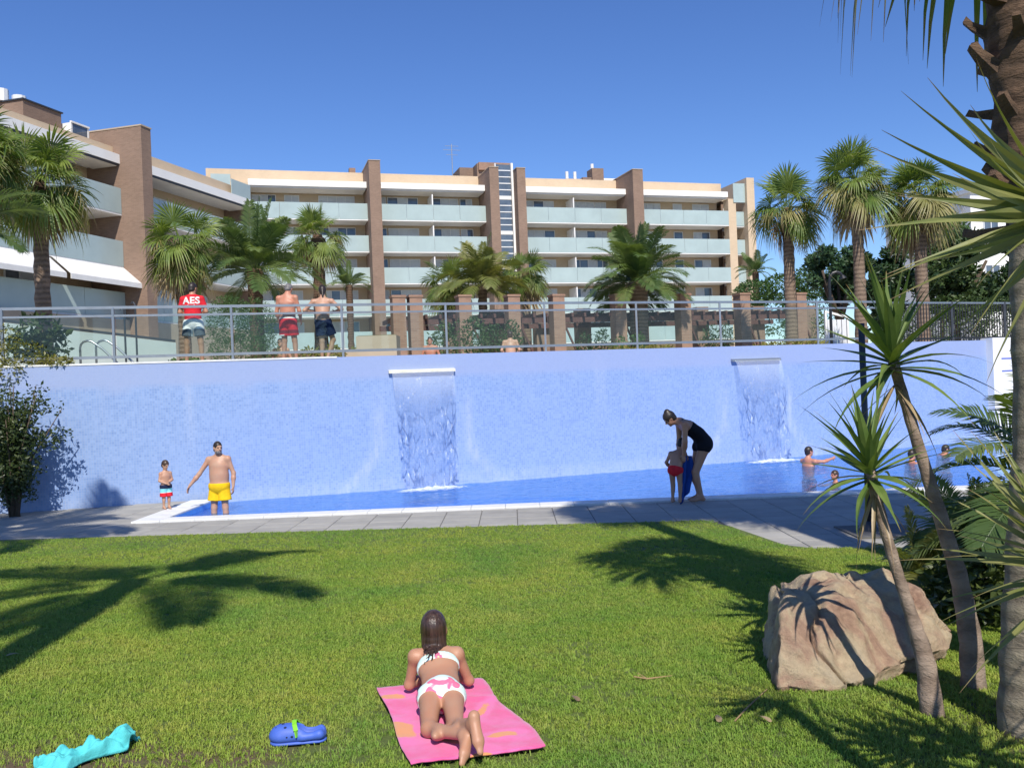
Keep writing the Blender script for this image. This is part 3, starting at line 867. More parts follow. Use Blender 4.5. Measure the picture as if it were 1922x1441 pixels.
# black bar fence at the right
bf = thing('bar_fence', 'black metal bar fence on the wall behind the yucca, right', 'fence')
b = MB()
pts = [Vector((x, wallY(x) + 0.2, 0)) for x in np.linspace(10.9, 18.0, 20)]
for zz, nm in ((4.02, 'top_rail'), (2.98, 'bottom_rail')):
    b = MB()
    for p, q in zip(pts[:-1], pts[1:]): b.bar(p + Vector((0, 0, zz)), q + Vector((0, 0, zz)), 0.05, 0.05)
    o = b.build(nm, M['black'] if nm != 'top_rail' else M['steel'], bf)
bm_ = MB(); bm_.box(-0.011, 0.011, -0.011, 0.011, 2.9, 4.0); bme = bm_.mesh('bar', M['black'])
bp_ = MB(); bp_.box(-0.035, 0.035, -0.035, 0.035, 2.85, 4.06); bpe = bp_.mesh('fence_post', M['darkmetal'])
x = 10.95; k = 0
while x < 17.9:
    place('fence_post' if k % 20 == 0 else 'bar', bpe if k % 20 == 0 else bme, bf, Matrix.Translation((x, wallY(x) + 0.2, 0)))
    x += 0.105; k += 1
# ------------------------------------------------------------------ apartment blocks
def bx(bld, name, mat, x0, x1, y0, y1, z0, z1, parent=None):
    b = MB(); b.box(x0, x1, y0, y1, z0, z1)
    return b.build(name, M[mat], parent or bld)
def pane_row(bld, s0, s1, y, z0, z1, kinds, rnd):
    """a window: frame with panes; kinds = list of pane materials"""
    fr = MB(); n = len(kinds); w = (s1 - s0) / n; t = 0.06
    for k in range(n + 1): fr.box(s0 + k * w - t / 2, s0 + k * w + t / 2, y - 0.09, y, z0, z1)
    fr.box(s0 - t / 2, s1 + t / 2, y - 0.088, y, z1, z1 + t); 
    f = fr.build('window', M['frame'], bld)
    for k, kd in enumerate(kinds):
        b = MB(); b.box(s0 + k * w + t / 2, s0 + (k + 1) * w - t / 2, y - 0.04, y - 0.005, z0, z1)
        b.build('pane' if kd == 'window' else 'shutter', M[kd], f)
    return f
def balcony(bld, s0, s1, ztop, depth, rnd, npan, wall_mat='soffit'):
    """one balcony of a bay: slab and frosted glass parapet panels"""
    zf = ztop - 1.35
    b = MB(); b.box(s0, s1, 0.02, depth, zf - 0.22, zf); b.build('balcony_slab', M['white'], bld)
    w = (s1 - s0) / npan
    for k in range(npan):
        b = MB(); b.box(s0 + k * w + 0.012, s0 + (k + 1) * w - 0.012, 0, 0.03, zf - 0.12, ztop)
        b.build('glass_parapet', M['frost'], bld)

rnd = random.Random(11)
main = thing('apartment_building', 'long five storey beige block with brown brick fins, balconies and central stair tower', 'building', (-23.2, 77.94, 0), math.atan(0.30))
D = 2.4; TOPS = [19.3, 16.35, 13.4, 10.45, 7.5]
bays = [(0.5, 11.0), (12.05, 22.3), (25.85, 37.0), (38.1, 48.6)]
ROOF = 22.7
# back wall, body
b = MB()
for s0, s1 in bays: b.box(s0, s1, D, 14, DECK - 0.5, 20.9)
b.build('wall', M['beige'], main)
for i, (s0, s1) in enumerate(bays):
    e1 = s1 + (2.4 if i == 3 else 0)
    e0 = s0 - (3.6 if i == 0 else 0)
    bx(main, 'parapet', 'beige', e0, e1 if i != 3 else s1 + 0.6, D - 0.02, D + 0.35, 20.9, ROOF)
    bx(main, 'roof', 'stone_beige', e0, e1, D + 0.35, 13.8, 20.9, 21.2)
    bx(main, 'canopy_slab', 'white', s0, s1 - 0.02, 0.0, D - 0.03, 20.75, 21.3)
    bx(main, 'canopy_underside', 'soffit', s0 + 0.1, s1 - 0.1, 0.15, D - 0.04, 20.6, 20.748)
    for f, zt in enumerate(TOPS):
        balcony(main, s0, s1, zt, D - 0.01, rnd, 4)
        zf = zt - 1.35
        mid = (s0 + s1) / 2
        if 0 < i < 3:
            bx(main, 'partition', 'white', mid - 0.05, mid + 0.05, 0.25, D - 0.02, zf, zf + 2.4)
        lay = [[(0.3, 2.1, 3), (3.2, 1.3, 2), (6.3, 3.3, 4)], [(0.2, 0.8, 1), (1.2, 2.9, 3), (5.5, 2.6, 3), (8.3, 1.2, 2)],
               [(0.2, 0.6, 1), (1.0, 3.2, 3), (5.9, 2.7, 3), (8.7, 1.2, 2)], [(0.1, 0.5, 1), (0.8, 3.0, 4), (5.3, 1.0, 1), (7.6, 1.9, 2)]][i]
        for (o, w, n) in lay:
            kinds = ['shutter' if rnd.random() < 0.66 else 'window' for _ in range(n)]
            pane_row(main, s0 + o, s0 + o + w, D, zf, zf + 2.42, kinds, rnd)
# ground floor openings
for (s0, s1) in bays:
    for k in range(3):
        w = (s1 - s0) / 3
        pane_row(main, s0 + k * w + 0.4, s0 + (k + 1) * w - 0.4, D, 3.2, 5.2, ['window', 'window'], rnd)
# fins
for (s0, s1, zt) in [(11.0, 12.05, 22.85), (22.3, 23.2, 22.6), (25.0, 25.85, 22.6), (37.0, 38.1, 22.85)]:
    b = MB(); b.box(s0 + 0.003, s1 - 0.003, -1.75, 14.2, DECK - 0.5, zt); fo = b.build('fin', M['brown'], main)
    b = MB(); b.box(s0 - 0.03, s1 + 0.03, -1.8, 14.22, zt, zt + 0.06); b.build('coping', M['stone_beige'], fo)
# left end and right end
bx(main, 'end_wall', 'beige', -1.0, 0.497, -0.3, 14, DECK - 0.5, 20.9)
bx(main, 'end_wall', 'beige', -3.6, -1.0, 3.0, 14, DECK - 0.5, 20.9)
bx(main, 'roof_glass', 'frost', -2.7, -1.0, D - 0.10, D - 0.04, 21.0, 22.2)
bx(main, 'column', 'beige', 48.6, 49.5, 0.03, 1.0, DECK - 0.5, 20.58)
bx(main, 'end_wall', 'beige', 50.6, 51.5, -0.4, 14, DECK - 0.5, ROOF + 0.05)
bx(main, 'roof_glass', 'frost', 49.2, 50.58, -0.06, 0.0, 20.2, 22.2)
bx(main, 'recess_wall', 'brown', 49.5, 50.598, 3.0, 3.3, DECK - 0.5, 20.9)
for zt in TOPS:
    bx(main, 'glass_parapet', 'frost', 49.52, 50.58, 0.3, 0.34, zt - 1.5, zt)
    bx(main, 'balcony_slab', 'white', 49.5, 50.597, 0.36, 2.98, zt - 1.62, zt - 1.4)
    pane_row(main, 49.7, 50.4, 2.99, zt - 1.3, zt + 0.8, ['window'], rnd)
# stair tower
b = MB(); b.box(20.9, 22.295, 4.2, 12, 20.9, 24.0); b.box(22.295, 25.95, 2.6, 12, 20.9, 24.05)
b.build('tower_block', M['brown'], main)
bx(main, 'tower_front', 'redbrick', 22.4, 25.9, 2.3, 2.598, 23.35, 24.1)
bx(main, 'tower_front', 'redbrick', 25.1, 25.9, 2.302, 2.597, 21.2, 23.349)
bx(main, 'stair_back', 'white', 23.2, 25.0, 1.2, 1.4, DECK - 0.5, 23.3)
st = bx(main, 'stair_frame', 'frame', 23.2, 23.3, -0.52, -0.4, DECK, 23.3)
bx(main, 'stair_frame', 'white', 24.80, 24.998, -0.6, 1.19, DECK, 23.35)
z = 23.2; k = 0
while z > 4:
    h = 0.62
    b = MB(); b.box(23.32, 24.74, -0.5, -0.46, z - h + 0.10, z); b.build('stair_pane', M['window'], main)
    b = MB(); b.box(23.302, 24.748, -0.54, -0.40, z - h, z - h + 0.095); b.build('stair_mullion', M['frame'], main)
    z -= h; k += 1
    if k % 5 == 0:
        b = MB(); b.box(23.302, 24.748, -0.54, -0.40, z - 0.26, z - 0.003); b.build('stair_spandrel', M['white'], main); z -= 0.26
# roof furniture
def rooftop(name, mat, s0, s1, y0, y1, z0, z1): return bx(main, name, mat, s0, s1, y0, y1, z0, z1)
rooftop('chimney', 'brown', 8.5, 10.9, 6, 8, 21.2, 23.4); rooftop('roof_vent', 'white', 8.9, 10.0, 5.6, 5.95, 22.3, 23.3); rooftop('chimney', 'redbrick', 10.2, 10.8, 6.2, 6.9, 23.402, 24.1)
rooftop('chimney', 'beige', 32.6, 34.3, 5, 6.5, 21.2, 23.4); rooftop('chimney', 'brown', 34.4, 35.4, 5, 6.5, 21.2, 23.6); rooftop('chimney', 'brown', 35.5, 36.8, 5, 6.5, 21.2, 24.6)
rooftop('roof_vent', 'white', 37.0, 39.4, 6, 6.3, 22.3, 23.8)
for s in (32.9, 33.8, 35.8):
    b = MB(); b.tube([(s, 5.7, 23.3), (s, 5.7, 24.3 if s < 35 else 25.2)], 0.17, 8); b.build('flue', M['frame'], main)
am = MB(); am.tube([(20.6, 6, 21.2), (20.6, 6, 26.8)], 0.05, 6)
for zz, l in ((26.6, 0.7), (26.2, 0.9), (25.7, 0.6)): am.bar((20.6 - l, 6, zz), (20.6 + l, 6, zz), 0.04, 0.04)
am.build('aerial', M['steel'], main)

# left block, running away from the camera
LA = Vector((0.268, 0.963, 0)).normalized()
left = thing('apartment_building', 'brown and beige balcony block with white awnings at left edge', 'building', (-24.3, 42.67, 0), math.atan2(LA.y, LA.x))
# local x along the facade (away from camera), local y into the building
LT = [14.3, 11.25, 8.3]; LD = 2.3
FS = 8.3      # fin start along facade
lb = [(-14.0, FS), (FS + 0.85, 22.0)]
b = MB()
for s0, s1 in lb: b.box(s0, s1, LD, 13, DECK - 0.5, 16.2)
b.build('wall', M['beige'], left)
for i, (s0, s1) in enumerate(lb):
    bx(left, 'parapet', 'beige', s0, s1, 0.45, 0.85, 16.252, 16.75 if i == 0 else 17.0)
    bx(left, 'roof', 'stone_beige', s0, s1, 0.852, 13, 16.252, 16.5)
    bx(left, 'canopy_slab', 'white', s0, s1 - 0.003, 0, LD - 0.01, 15.72, 16.25)
    bx(left, 'canopy_underside', 'soffit', s0 + 0.1, s1 - 0.1, 0.15, LD - 0.52, 15.58, 15.718)
    bx(left, 'canopy_drip', 'darkmetal', s0 + 0.05, s1 - 0.05, 0.05, 0.12, 15.60, 15.717)
    for f, zt in enumerate(LT):
        balcony(left, s0, s1, zt, LD - 0.01, rnd, 7 if i == 0 else 5)
        zf = zt - 1.35
        o = s0 + 0.6
        while o < s1 - 3:
            n = rnd.choice([2, 3]); w = 0.95 * n
            pane_row(left, o, o + w, LD, zf, zf + 2.15, [rnd.choice(['shutter', 'shutter', 'window']) for _ in range(n)], rnd); o += w + 1.5
# brick fin
b = MB(); b.box(FS + 0.003, FS + 0.847, -1.5, 13.2, DECK - 0.5, 17.75); fo = b.build('fin', M['brown'], left)
b = MB(); b.box(FS - 0.03, FS + 0.88, -1.55, 13.22, 17.75, 17.83); b.build('coping', M['stone_beige'], fo)
bx(left, 'end_wall', 'brown', 22.003, 22.6, 0.4, 13, DECK - 0.5, 16.6)
bx(left, 'roof_glass', 'frost', 19.6, 22.0, 0.03, 0.07, 16.26, 17.3)
# roof furniture
bx(left, 'chimney', 'brown', 4.0, 6.7, 2.5, 5.5, 16.5, 18.45)
b = MB(); b.box(3.92, 6.78, 2.42, 5.58, 18.45, 18.53); b.build('chimney_cap', M['darkmetal'], left)
for s in (4.1, 5.3):
    b = MB(); b.tube([(s, 4.0, 18.53), (s, 4.0, 19.2)], 0.36, 10); b.build('flue', M['frame'], left)
fr = MB()
for s in (6.85, 8.15):
    fr.box(s, s + 0.12, 2.0, 3.6, 16.5, 17.95)
fr.box(6.85, 8.27, 1.95, 2.07, 17.952, 18.05); fr.box(6.85, 8.27, 1.95, 2.07, 16.5, 16.7)
f = fr.build('roof_window', M['white'], left)
b = MB(); b.box(6.98, 8.14, 2.02, 2.06, 16.71, 17.94); b.build('pane', M['window'], f)
bx(left, 'chimney', 'redbrick', 7.3, 8.2, 3.7, 5, 16.5, 17.6)
# awnings over the ground balcony
for i, (s0, s1) in enumerate([(-3.2, 2.6), (2.9, 8.5)]):
    b = MB(); z0 = 9.75
    b.add([(s0, 0.05, z0), (s1, 0.05, z0), (s1, -1.15, z0 - 1.0), (s0, -1.15, z0 - 1.0), (s0, 0.05, z0 - 0.03), (s1, 0.05, z0 - 0.03), (s1, -1.15, z0 - 1.03), (s0, -1.15, z0 - 1.03)],
          [(0, 1, 2, 3), (4, 7, 6, 5), (0, 4, 5, 1), (1, 5, 6, 2), (2, 6, 7, 3), (3, 7, 4, 0)])
    aw = b.build('awning', M['awning'], left)
    b = MB(); b.box(s0, s1, -1.17, -1.13, z0 - 1.28, z0 - 1.035); b.build('valance', M['awning'], aw)
# ground floor base wall
bx(left, 'plinth', 'stone_beige', -14, FS, -0.25, -0.02, DECK - 0.5, 6.7)
bx(left, 'plinth', 'stone_beige', FS + 0.86, 22, -0.25, -0.02, DECK - 0.5, 6.7)

# garden wall, grey-green render with a dark sloping rail, in front of the left block
gwall = thing('garden_wall', 'grey green rendered garden wall with sloping dark rail beneath left block', 'wall')
A = at(0, 620, 36); B_ = at(330, 640, 40)
b = MB(); n_ = (B_ - A); n_.z = 0; n_.normalize(); q_ = Vector((n_.y, -n_.x, 0))
za, zb = at(60, 597, 36).z, at(330, 643, 40).z
P0 = A - n_ * 4; 
def gp(p, off, z): r = p - q_ * off; return (r.x, r.y, z)
b.add([gp(P0, 0, 2.3), gp(B_, 0, 2.3), gp(B_, 0.25, 2.3), gp(P0, 0.25, 2.3), gp(P0, 0, za + 0.4), gp(B_, 0, zb), gp(B_, 0.25, zb), gp(P0, 0.25, za + 0.4)],
      [(0, 1, 5, 4), (1, 2, 6, 5), (2, 3, 7, 6), (3, 0, 4, 7), (4, 5, 6, 7)])
b.build('wall_face', M['greywall'], gwall)
b = MB(); b.bar(gp(P0, 0.1, za + 0.48), gp(B_, 0.1, zb + 0.08), 0.09, 0.10); b.build('handrail', M['darkmetal'], gwall)

# pergola with brick pillars
perg = thing('pergola', 'brick pillared pergola with dark timber beams behind the railing', 'pergola')
def pergp(px): 
    # front line of pillars
    r = ray(px, 640); t = r.x / r.y
    y = (32.6 + 0.33 * 3.2) / (1 - 0.33 * t); return Vector((t * y, y, 0))
pd = Vector((1, 0.33, 0)).normalized(); pin = Vector((-pd.y, pd.x, 0))
fpx = [752, 784, 876, 968, 1052, 1168, 1290, 1402, 1508]
pil = MB(); pil.box(-0.24, 0.24, 0, 0.55, DECK - 0.2, 5.5); pme = pil.mesh('pillar', M['redbrick'])
cap = MB(); cap.box(-0.27, 0.27, -0.03, 0.58, 5.5, 5.58); cme = cap.mesh('pillar_cap', M['redbrick'])
ang = math.atan2(pd.y, pd.x)
for p in fpx:
    q = pergp(p); mt = Matrix.Translation(q) @ Matrix.Rotation(ang, 4, 'Z')
    o = place('pillar', pme, perg, mt)
    c_ = bpy.data.objects.new('pillar_cap', cme); COL.objects.link(c_); c_.parent = o
bpil = MB(); bpil.box(-0.3, 0.3, 0, 0.5, DECK - 0.2, 5.3); bpm = bpil.mesh('back_pillar', M['brown'])
for p in fpx[1:]:
    q = pergp(p + 106) + pin * 3.2; place('back_pillar', bpm, perg, Matrix.Translation(q) @ Matrix.Rotation(ang, 4, 'Z'))
q0 = pergp(740); q1 = pergp(1530)
for off, z in ((0.72, 4.62), (3.0, 4.55)):
    b = MB(); b.bar(q0 + pin * off + Vector((0, 0, z)), q1 + pin * off + Vector((0, 0, z)), 0.10, 0.20); b.build('beam', M['beam'], perg)
L = (q1 - q0).length
nr = 34
rm = MB(); rm.box(-0.045, 0.045, 0.45, 3.6, 4.73, 4.89); rme = rm.mesh('rafter', M['beam'])
for k in range(nr):
    q = q0 + pd * (L * (k + 0.5) / nr); place('rafter', rme, perg, Matrix.Translation(q) @ Matrix.Rotation(ang, 4, 'Z'))
for p in fpx[2:]:
    q = pergp(p + 22)
    b = MB(); b.bar(q + pin * 0.8 + Vector((0, 0, 4.5)), q + pd * 0.75 + pin * 0.8 + Vector((0, 0, DECK)), 0.07, 0.07); b.build('brace', M['beam'], perg)

# low beige planter wall and white gate box beyond the railing
pw = thing('planter_box', 'low beige planter box behind glass railing right of the two men', 'planter', at(707, 660, 27) * 1.0)
pw.location.z = DECK
b = MB(); b.box(-0.62, 0.62, 0, 0.9, 0, 1.0); b.box(-1.0, -0.625, 0.3, 0.9, 0, 0.55); b.build('box', M['stone_beige'], pw)
b = MB(); b.box(-0.58, 0.58, 0.06, 0.84, 1.0, 1.02); b.build('soil', M['earth'], pw)
gate = thing('white_gate', 'white framed gate with pale panels behind railing beside hook lamp', 'gate')
gp_ = at(1572, 640, 36); gate.location = (gp_.x, gp_.y, DECK); gate.rotation_euler = (0, 0, 0.3)
b = MB(); b.box(-0.55, -0.47, 0, 0.08, 0, 1.75); b.box(0.5, 0.58, 0, 0.08, 0, 1.5)
b.add([(-0.55, 0.0, 1.75), (0.58, 0.0, 1.5), (0.58, 0.08, 1.5), (-0.55, 0.08, 1.75), (-0.55, 0.0, 1.84), (0.58, 0.0, 1.58), (0.58, 0.08, 1.58), (-0.55, 0.08, 1.84)], [(0, 3, 2, 1), (4, 5, 6, 7), (0, 1, 5, 4), (2, 3, 7, 6)])
b.build('gate_frame', M['white'], gate)
for k in range(4):
    b = MB(); b.box(-0.44 + k * 0.235, -0.24 + k * 0.235, 0.02, 0.05, 0.1, 1.45); b.build('gate_panel', M['frame'], gate)
lamp = thing('hook_lamp', 'black hook shaped garden lamp standing behind railing', 'lamp')
lp = at(1561, 640, 27); lamp.location = (lp.x, lp.y, DECK)
b = MB(); b.tube([(0, 0, 0), (0, 0, 2.0), (0.01, 0, 2.15)] + [(0.22 - 0.21 * math.cos(a), 0, 2.15 + 0.24 * math.sin(a)) for a in [0.5, 1.0, 1.57, 2.1, 2.7]], 0.045, 8)
b.build('post', M['black'], lamp)
b = MB(); b.tube([(0.41, 0, 2.28), (0.43, 0, 2.18)], [0.05, 0.12], 10); b.build('shade', M['black'], lamp)
b = MB(); b.tube([(0, 0, 1.50), (0, 0, 1.62)], [0.09, 0.09], 8); b.build('collar', M['black'], lamp)

# pool ladder of the upper pool
lad = thing('pool_ladder', 'curved steel ladder rails standing behind left end of railing', 'ladder')
lad.location = (at(200, 680, 19).x, at(200, 680, 19).y, DECK)
for k, (ox, oy) in enumerate(((-0.56, 0), (-0.24, 0.05))):
    pts = [(ox, oy, 0), (ox, oy, 0.5)] + [(ox + 0.17 - 0.17 * math.cos(a), oy, 0.5 + 0.15 * math.sin(a)) for a in (0.5, 1.0, 1.57, 2.1)]
    pts += [(ox + 0.45, oy + 0.05, 0.47), (ox + 0.85, oy + 0.1, 0.05), (ox + 0.95, oy + 0.1, -0.1)]
    b = MB(); b.tube(pts, 0.024, 8); b.build('ladder_rail', M['steel'], lad, True)
for (px, h, d_) in ((236, 1.3, 19.5), (257, 1.45, 19.8)):
    p = at(px, 660, d_)
    t = thing('shower_post', 'slim dark post behind railing %s' % ('beside the ladder rails' if px < 250 else 'with small curled top, right of ladder'), 'post', (p.x, p.y, DECK))
    b = MB(); b.tube([(0, 0, 0), (0, 0, h), (0.0 if px < 250 else -0.04, 0, h + 0.08)], 0.022, 7); b.build('pole', M['darkmetal'], t)
    b = MB(); b.tube([(-0.02, 0, h + 0.05), (-0.06, 0, h + 0.1), (-0.09, 0, h + 0.04)], 0.014, 6); b.build('spout', M['darkmetal'], t)

# far white villa on the right, hedge hill
villa = thing('white_villa', 'white house half hidden by trees at far right', 'building')
p = at(1880, 400, 62); villa.location = (p.x, p.y, 0); villa.rotation_euler = (0, 0, 0.25)
b = MB(); b.box(-2.6, 8, 0, 9, 0, 14.2); b.build('wall', M['white'], villa)
b = MB(); b.box(-2.8, 8.2, -0.2, 9.2, 14.2, 14.5); b.build('roof', M['frame'], villa)
for x, z in ((-1.6, 10.8), (0.6, 10.8), (-1.6, 7.6), (0.6, 7.6), (2.8, 10.8), (2.8, 7.6)):
    pane_row(villa, x, x + 1.2, 0, z, z + 1.5, ['window', 'window'], rnd)
# ------------------------------------------------------------------ vegetation
M['palm'] = leafmat('palm_leaf', (0.10, 0.165, 0.032), (0.22, 0.28, 0.065), tip=(0.26, 0.20, 0.09))
M['palmold'] = leafmat('palm_leaf_old', (0.20, 0.20, 0.06), (0.32, 0.28, 0.11), tip=(0.28, 0.20, 0.11), trans=0.25)
M['palmdead'] = leafmat('palm_leaf_dead', (0.22, 0.15, 0.085), (0.36, 0.27, 0.15), trans=0.12)
M['pinna'] = leafmat('date_palm_leaf', (0.08, 0.135, 0.042), (0.17, 0.225, 0.075), tip=(0.2, 0.18, 0.07))
M['pinnay'] = leafmat('queen_palm_leaf', (0.16, 0.19, 0.055), (0.27, 0.26, 0.09), tip=(0.26, 0.2, 0.1))
M['yucca'] = leafmat('yucca_leaf', (0.09, 0.155, 0.035), (0.17, 0.235, 0.06), tip=(0.25, 0.17, 0.07), trans=0.2, rough=0.35)
M['yuccay'] = leafmat('yucca_leaf_pale', (0.17, 0.20, 0.055), (0.26, 0.26, 0.09), tip=(0.34, 0.22, 0.12), trans=0.25, rough=0.4)
M['shrub'] = leafmat('shrub_leaf', (0.035, 0.060, 0.018), (0.095, 0.12, 0.03), trans=0.2, rough=0.4)
M['shruby'] = leafmat('golden_shrub_leaf', (0.14, 0.15, 0.03), (0.24, 0.22, 0.05), trans=0.3)
M['hedge'] = leafmat('hedge_leaf', (0.045, 0.10, 0.022), (0.09, 0.16, 0.04), trans=0.25)
M['tree'] = leafmat('tree_leaf', (0.030, 0.065, 0.022), (0.080, 0.125, 0.036), trans=0.2)
M['pine'] = leafmat('pine_needles', (0.030, 0.075, 0.036), (0.065, 0.125, 0.055), trans=0.15)

def barkmat(name, c1, c2, ring=26.0, strength=0.8):
    mt, nt, b = newmat(name)
    tc = N(nt, 'ShaderNodeTexCoord')
    mp = N(nt, 'ShaderNodeMapping'); mp.inputs['Scale'].default_value = (14, 14, ring)
    nt.links.new(tc.outputs['Object'], mp.inputs[0])
    n1 = N(nt, 'ShaderNodeTexNoise', Scale=1.0, Detail=6.0, Roughness=0.7, Distortion=0.4); nt.links.new(mp.outputs[0], n1.inputs[0])
    n2 = N(nt, 'ShaderNodeTexNoise', Scale=2.2, Detail=4.0); nt.links.new(tc.outputs['Object'], n2.inputs[0])
    wv = N(nt, 'ShaderNodeTexWave', Scale=ring / 12.0, Distortion=3.0, Detail=3.0); wv.bands_direction = 'Z'; nt.links.new(tc.outputs['Object'], wv.inputs[0])
    ad = N(nt, 'ShaderNodeMath', operation='MULTIPLY_ADD'); ad.inputs[1].default_value = 0.35; nt.links.new(wv.outputs['Fac'], ad.inputs[0]); nt.links.new(n1.outputs[0], ad.inputs[2])
    a2 = N(nt, 'ShaderNodeMath', operation='MULTIPLY_ADD'); a2.inputs[1].default_value = 0.3; nt.links.new(n2.outputs[0], a2.inputs[0]); nt.links.new(ad.outputs[0], a2.inputs[2])
    nt.links.new(ramp(nt, a2.outputs[0], [(0.45, c1), (1.0, c2)]), b.inputs['Base Color'])
    b.inputs['Roughness'].default_value = 0.9
    bp = N(nt, 'ShaderNodeBump', Strength=strength, Distance=0.03); nt.links.new(ad.outputs[0], bp.inputs['Height']); nt.links.new(bp.outputs[0], b.inputs['Normal'])
    return mt
M['trunk'] = barkmat('palm_trunk', (0.085, 0.055, 0.038), (0.24, 0.17, 0.12))
M['trunkdark'] = barkmat('palm_trunk_fibre', (0.045, 0.027, 0.016), (0.15, 0.09, 0.055), 40)
M['trunkgrey'] = barkmat('big_palm_trunk', (0.16, 0.13, 0.095), (0.33, 0.28, 0.20), 34, 0.9)
M['yuccatrunk'] = barkmat('yucca_trunk', (0.15, 0.105, 0.075), (0.33, 0.25, 0.19), 22, 0.7)
M['twig'] = simple('shrub_wood', (0.09, 0.065, 0.045), 0.9, var=0.3, scale=20)

def frame_at(d, side):
    d = d.normalized(); s = (side - d * side.dot(d)).normalized(); return d, s, s.cross(d) * -1

def leaf_mesh(name, vs, fs, tip, mat):
    me = bpy.data.meshes.new(name); me.from_pydata([tuple(v) for v in vs], [], fs)
    me.materials.append(mat)
    a = me.attributes.new('tip', 'FLOAT', 'POINT'); a.data.foreach_set('value', tip)
    return me

def fan_frond(elev, droop, seed, mat, nseg=34, size=1.0, spread=125, lp=0.58, lb=0.82):
    rnd = random.Random(seed)
    vs = []; fs = []; tip = []
    Lp = lp * size; e = R(elev)
    P = Vector((0, 0, 0)); d = Vector((math.cos(e), 0, math.sin(e)))
    path = [P.copy()]
    for k in range(5):
        P = P + d * (Lp / 5); d = (d + Vector((0, 0, -0.07 * (1 + droop)))).normalized(); path.append(P.copy())
    for i, p in enumerate(path):
        w = 0.022 * size * (1 - 0.5 * i / 5)
        for sy, sz in ((-1, 0), (0, 0.6), (1, 0)): vs.append(p + Vector((0, sy * w, sz * w))); tip.append(0.0)
    for i in range(5):
        for k in range(2): fs.append((3 * i + k, 3 * i + k + 1, 3 * i + 4 + k, 3 * i + 3 + k))
    side = Vector((0, 1, 0)); D = d; up = side.cross(D) * -1
    if up.z < 0: up = -up
    roll = rnd.uniform(-0.25, 0.25)
    side = side * math.cos(roll) + up * math.sin(roll); up = D.cross(side)
    if up.z < 0: up = -up
    dphi = 2 * R(spread) / nseg
    for k in range(nseg):
        phi = -R(spread) + (k + 0.5) * dphi + rnd.uniform(-0.02, 0.02)
        dirn = D * math.cos(phi) + side * math.sin(phi) + up * (0.18 * abs(math.sin(phi)) + (0.05 if k % 2 else -0.02))
        L = lb * size * (0.72 + 0.28 * math.cos(phi / 1.7)) * rnd.uniform(0.9, 1.06)
        T = [0, 0.28, 0.50, 0.70, 0.86, 1.0]
        b = len(vs); dr = (droop + 0.12) * rnd.uniform(0.5, 1.6)
        lat = dirn.cross(up).normalized()
        for i, t in enumerate(T):
            p = path[-1] + dirn * (L * t)
            g = max(0, t - 0.30)
            p.z -= dr * L * 1.15 * g * g + 0.05 * L * t
            p -= dirn * (dr * 0.40 * L * g * g)
            w = L * t * math.tan(dphi / 2) * 1.03 if t <= 0.5 else L * 0.5 * math.tan(dphi / 2) * 1.03 * (1 - (t - 0.5) / 0.5) ** 0.8
            w = max(w, 0.001)
            vs += [p - lat * w, p + up * (w * 0.35), p + lat * w]; tip += [t] * 3
        for i in range(len(T) - 1):
            for q in range(2): fs.append((b + 3 * i + q, b + 3 * i + q + 1, b + 3 * i + 4 + q, b + 3 * i + 3 + q))
    return leaf_mesh('frond', vs, fs, tip, mat)

def pin_frond(elev, grav, seed, mat, L=1.0, nl=34, ll=0.30, wid=0.012, vee=0.5):
    rnd = random.Random(seed)
    vs = []; fs = []; tip = []
    e = R(elev); P = Vector((0, 0, 0)); d = Vector((math.cos(e), 0, math.sin(e)))
    n = 14; path = [P.copy()]; dirs = [d.copy()]
    sw = rnd.uniform(-0.02, 0.02)
    for k in range(n):
        P = P + d * (L / n); d = (d + Vector((0, sw, -grav * (0.4 + k / n)))).normalized(); path.append(P.copy()); dirs.append(d.copy())
    for i, p in enumerate(path):
        w = 0.014 * L * (1 - 0.85 * i / n) + 0.001
        for sy, sz in ((-1, 0), (0, 0.8), (1, 0)): vs.append(p + Vector((0, sy * w, sz * w))); tip.append(0.0)
    for i in range(n):
        for k in range(2): fs.append((3 * i + k, 3 * i + k + 1, 3 * i + 4 + k, 3 * i + 3 + k))
    for s in (-1, 1):
        for k in range(nl):
            t = 0.14 + 0.86 * (k + rnd.uniform(-0.2, 0.2) + 0.5) / nl
            f = min(0.9999, t) * n; i = int(f); p = path[i].lerp(path[i + 1], f - i); D = dirs[i]
            side = Vector((0, 1, 0)); side = (side - D * side.dot(D)).normalized(); up = side.cross(D) * -1
            if up.dot(Vector((0, 0, 1))) < 0 and elev < 89: up = -up
            l = ll * L * (math.sin(math.pi * min(1, 0.16 + 0.80 * t)) ** 0.6) * rnd.uniform(0.85, 1.1)
            fw = 0.55 + 0.5 * t
            q = (side * s + D * fw + up * (vee * (1 - 0.5 * t) + rnd.uniform(-0.12, 0.12))).normalized()
            lat = q.cross(up).normalized() * (wid * L)
            b = len(vs)
            m_ = p + q * (l * 0.5); m_.z -= l * 0.05
            e_ = p + q * l; e_.z -= l * 0.30
            vs += [p - lat * 0.5, p + lat * 0.5, m_ - lat, m_ + lat, e_]; tip += [0, 0, 0.45, 0.45, 0.85 + 0.15 * t]
            fs += [(b, b + 1, b + 3, b + 2), (b + 2, b + 3, b + 4)]
    return leaf_mesh('frond', vs, fs, tip, mat)

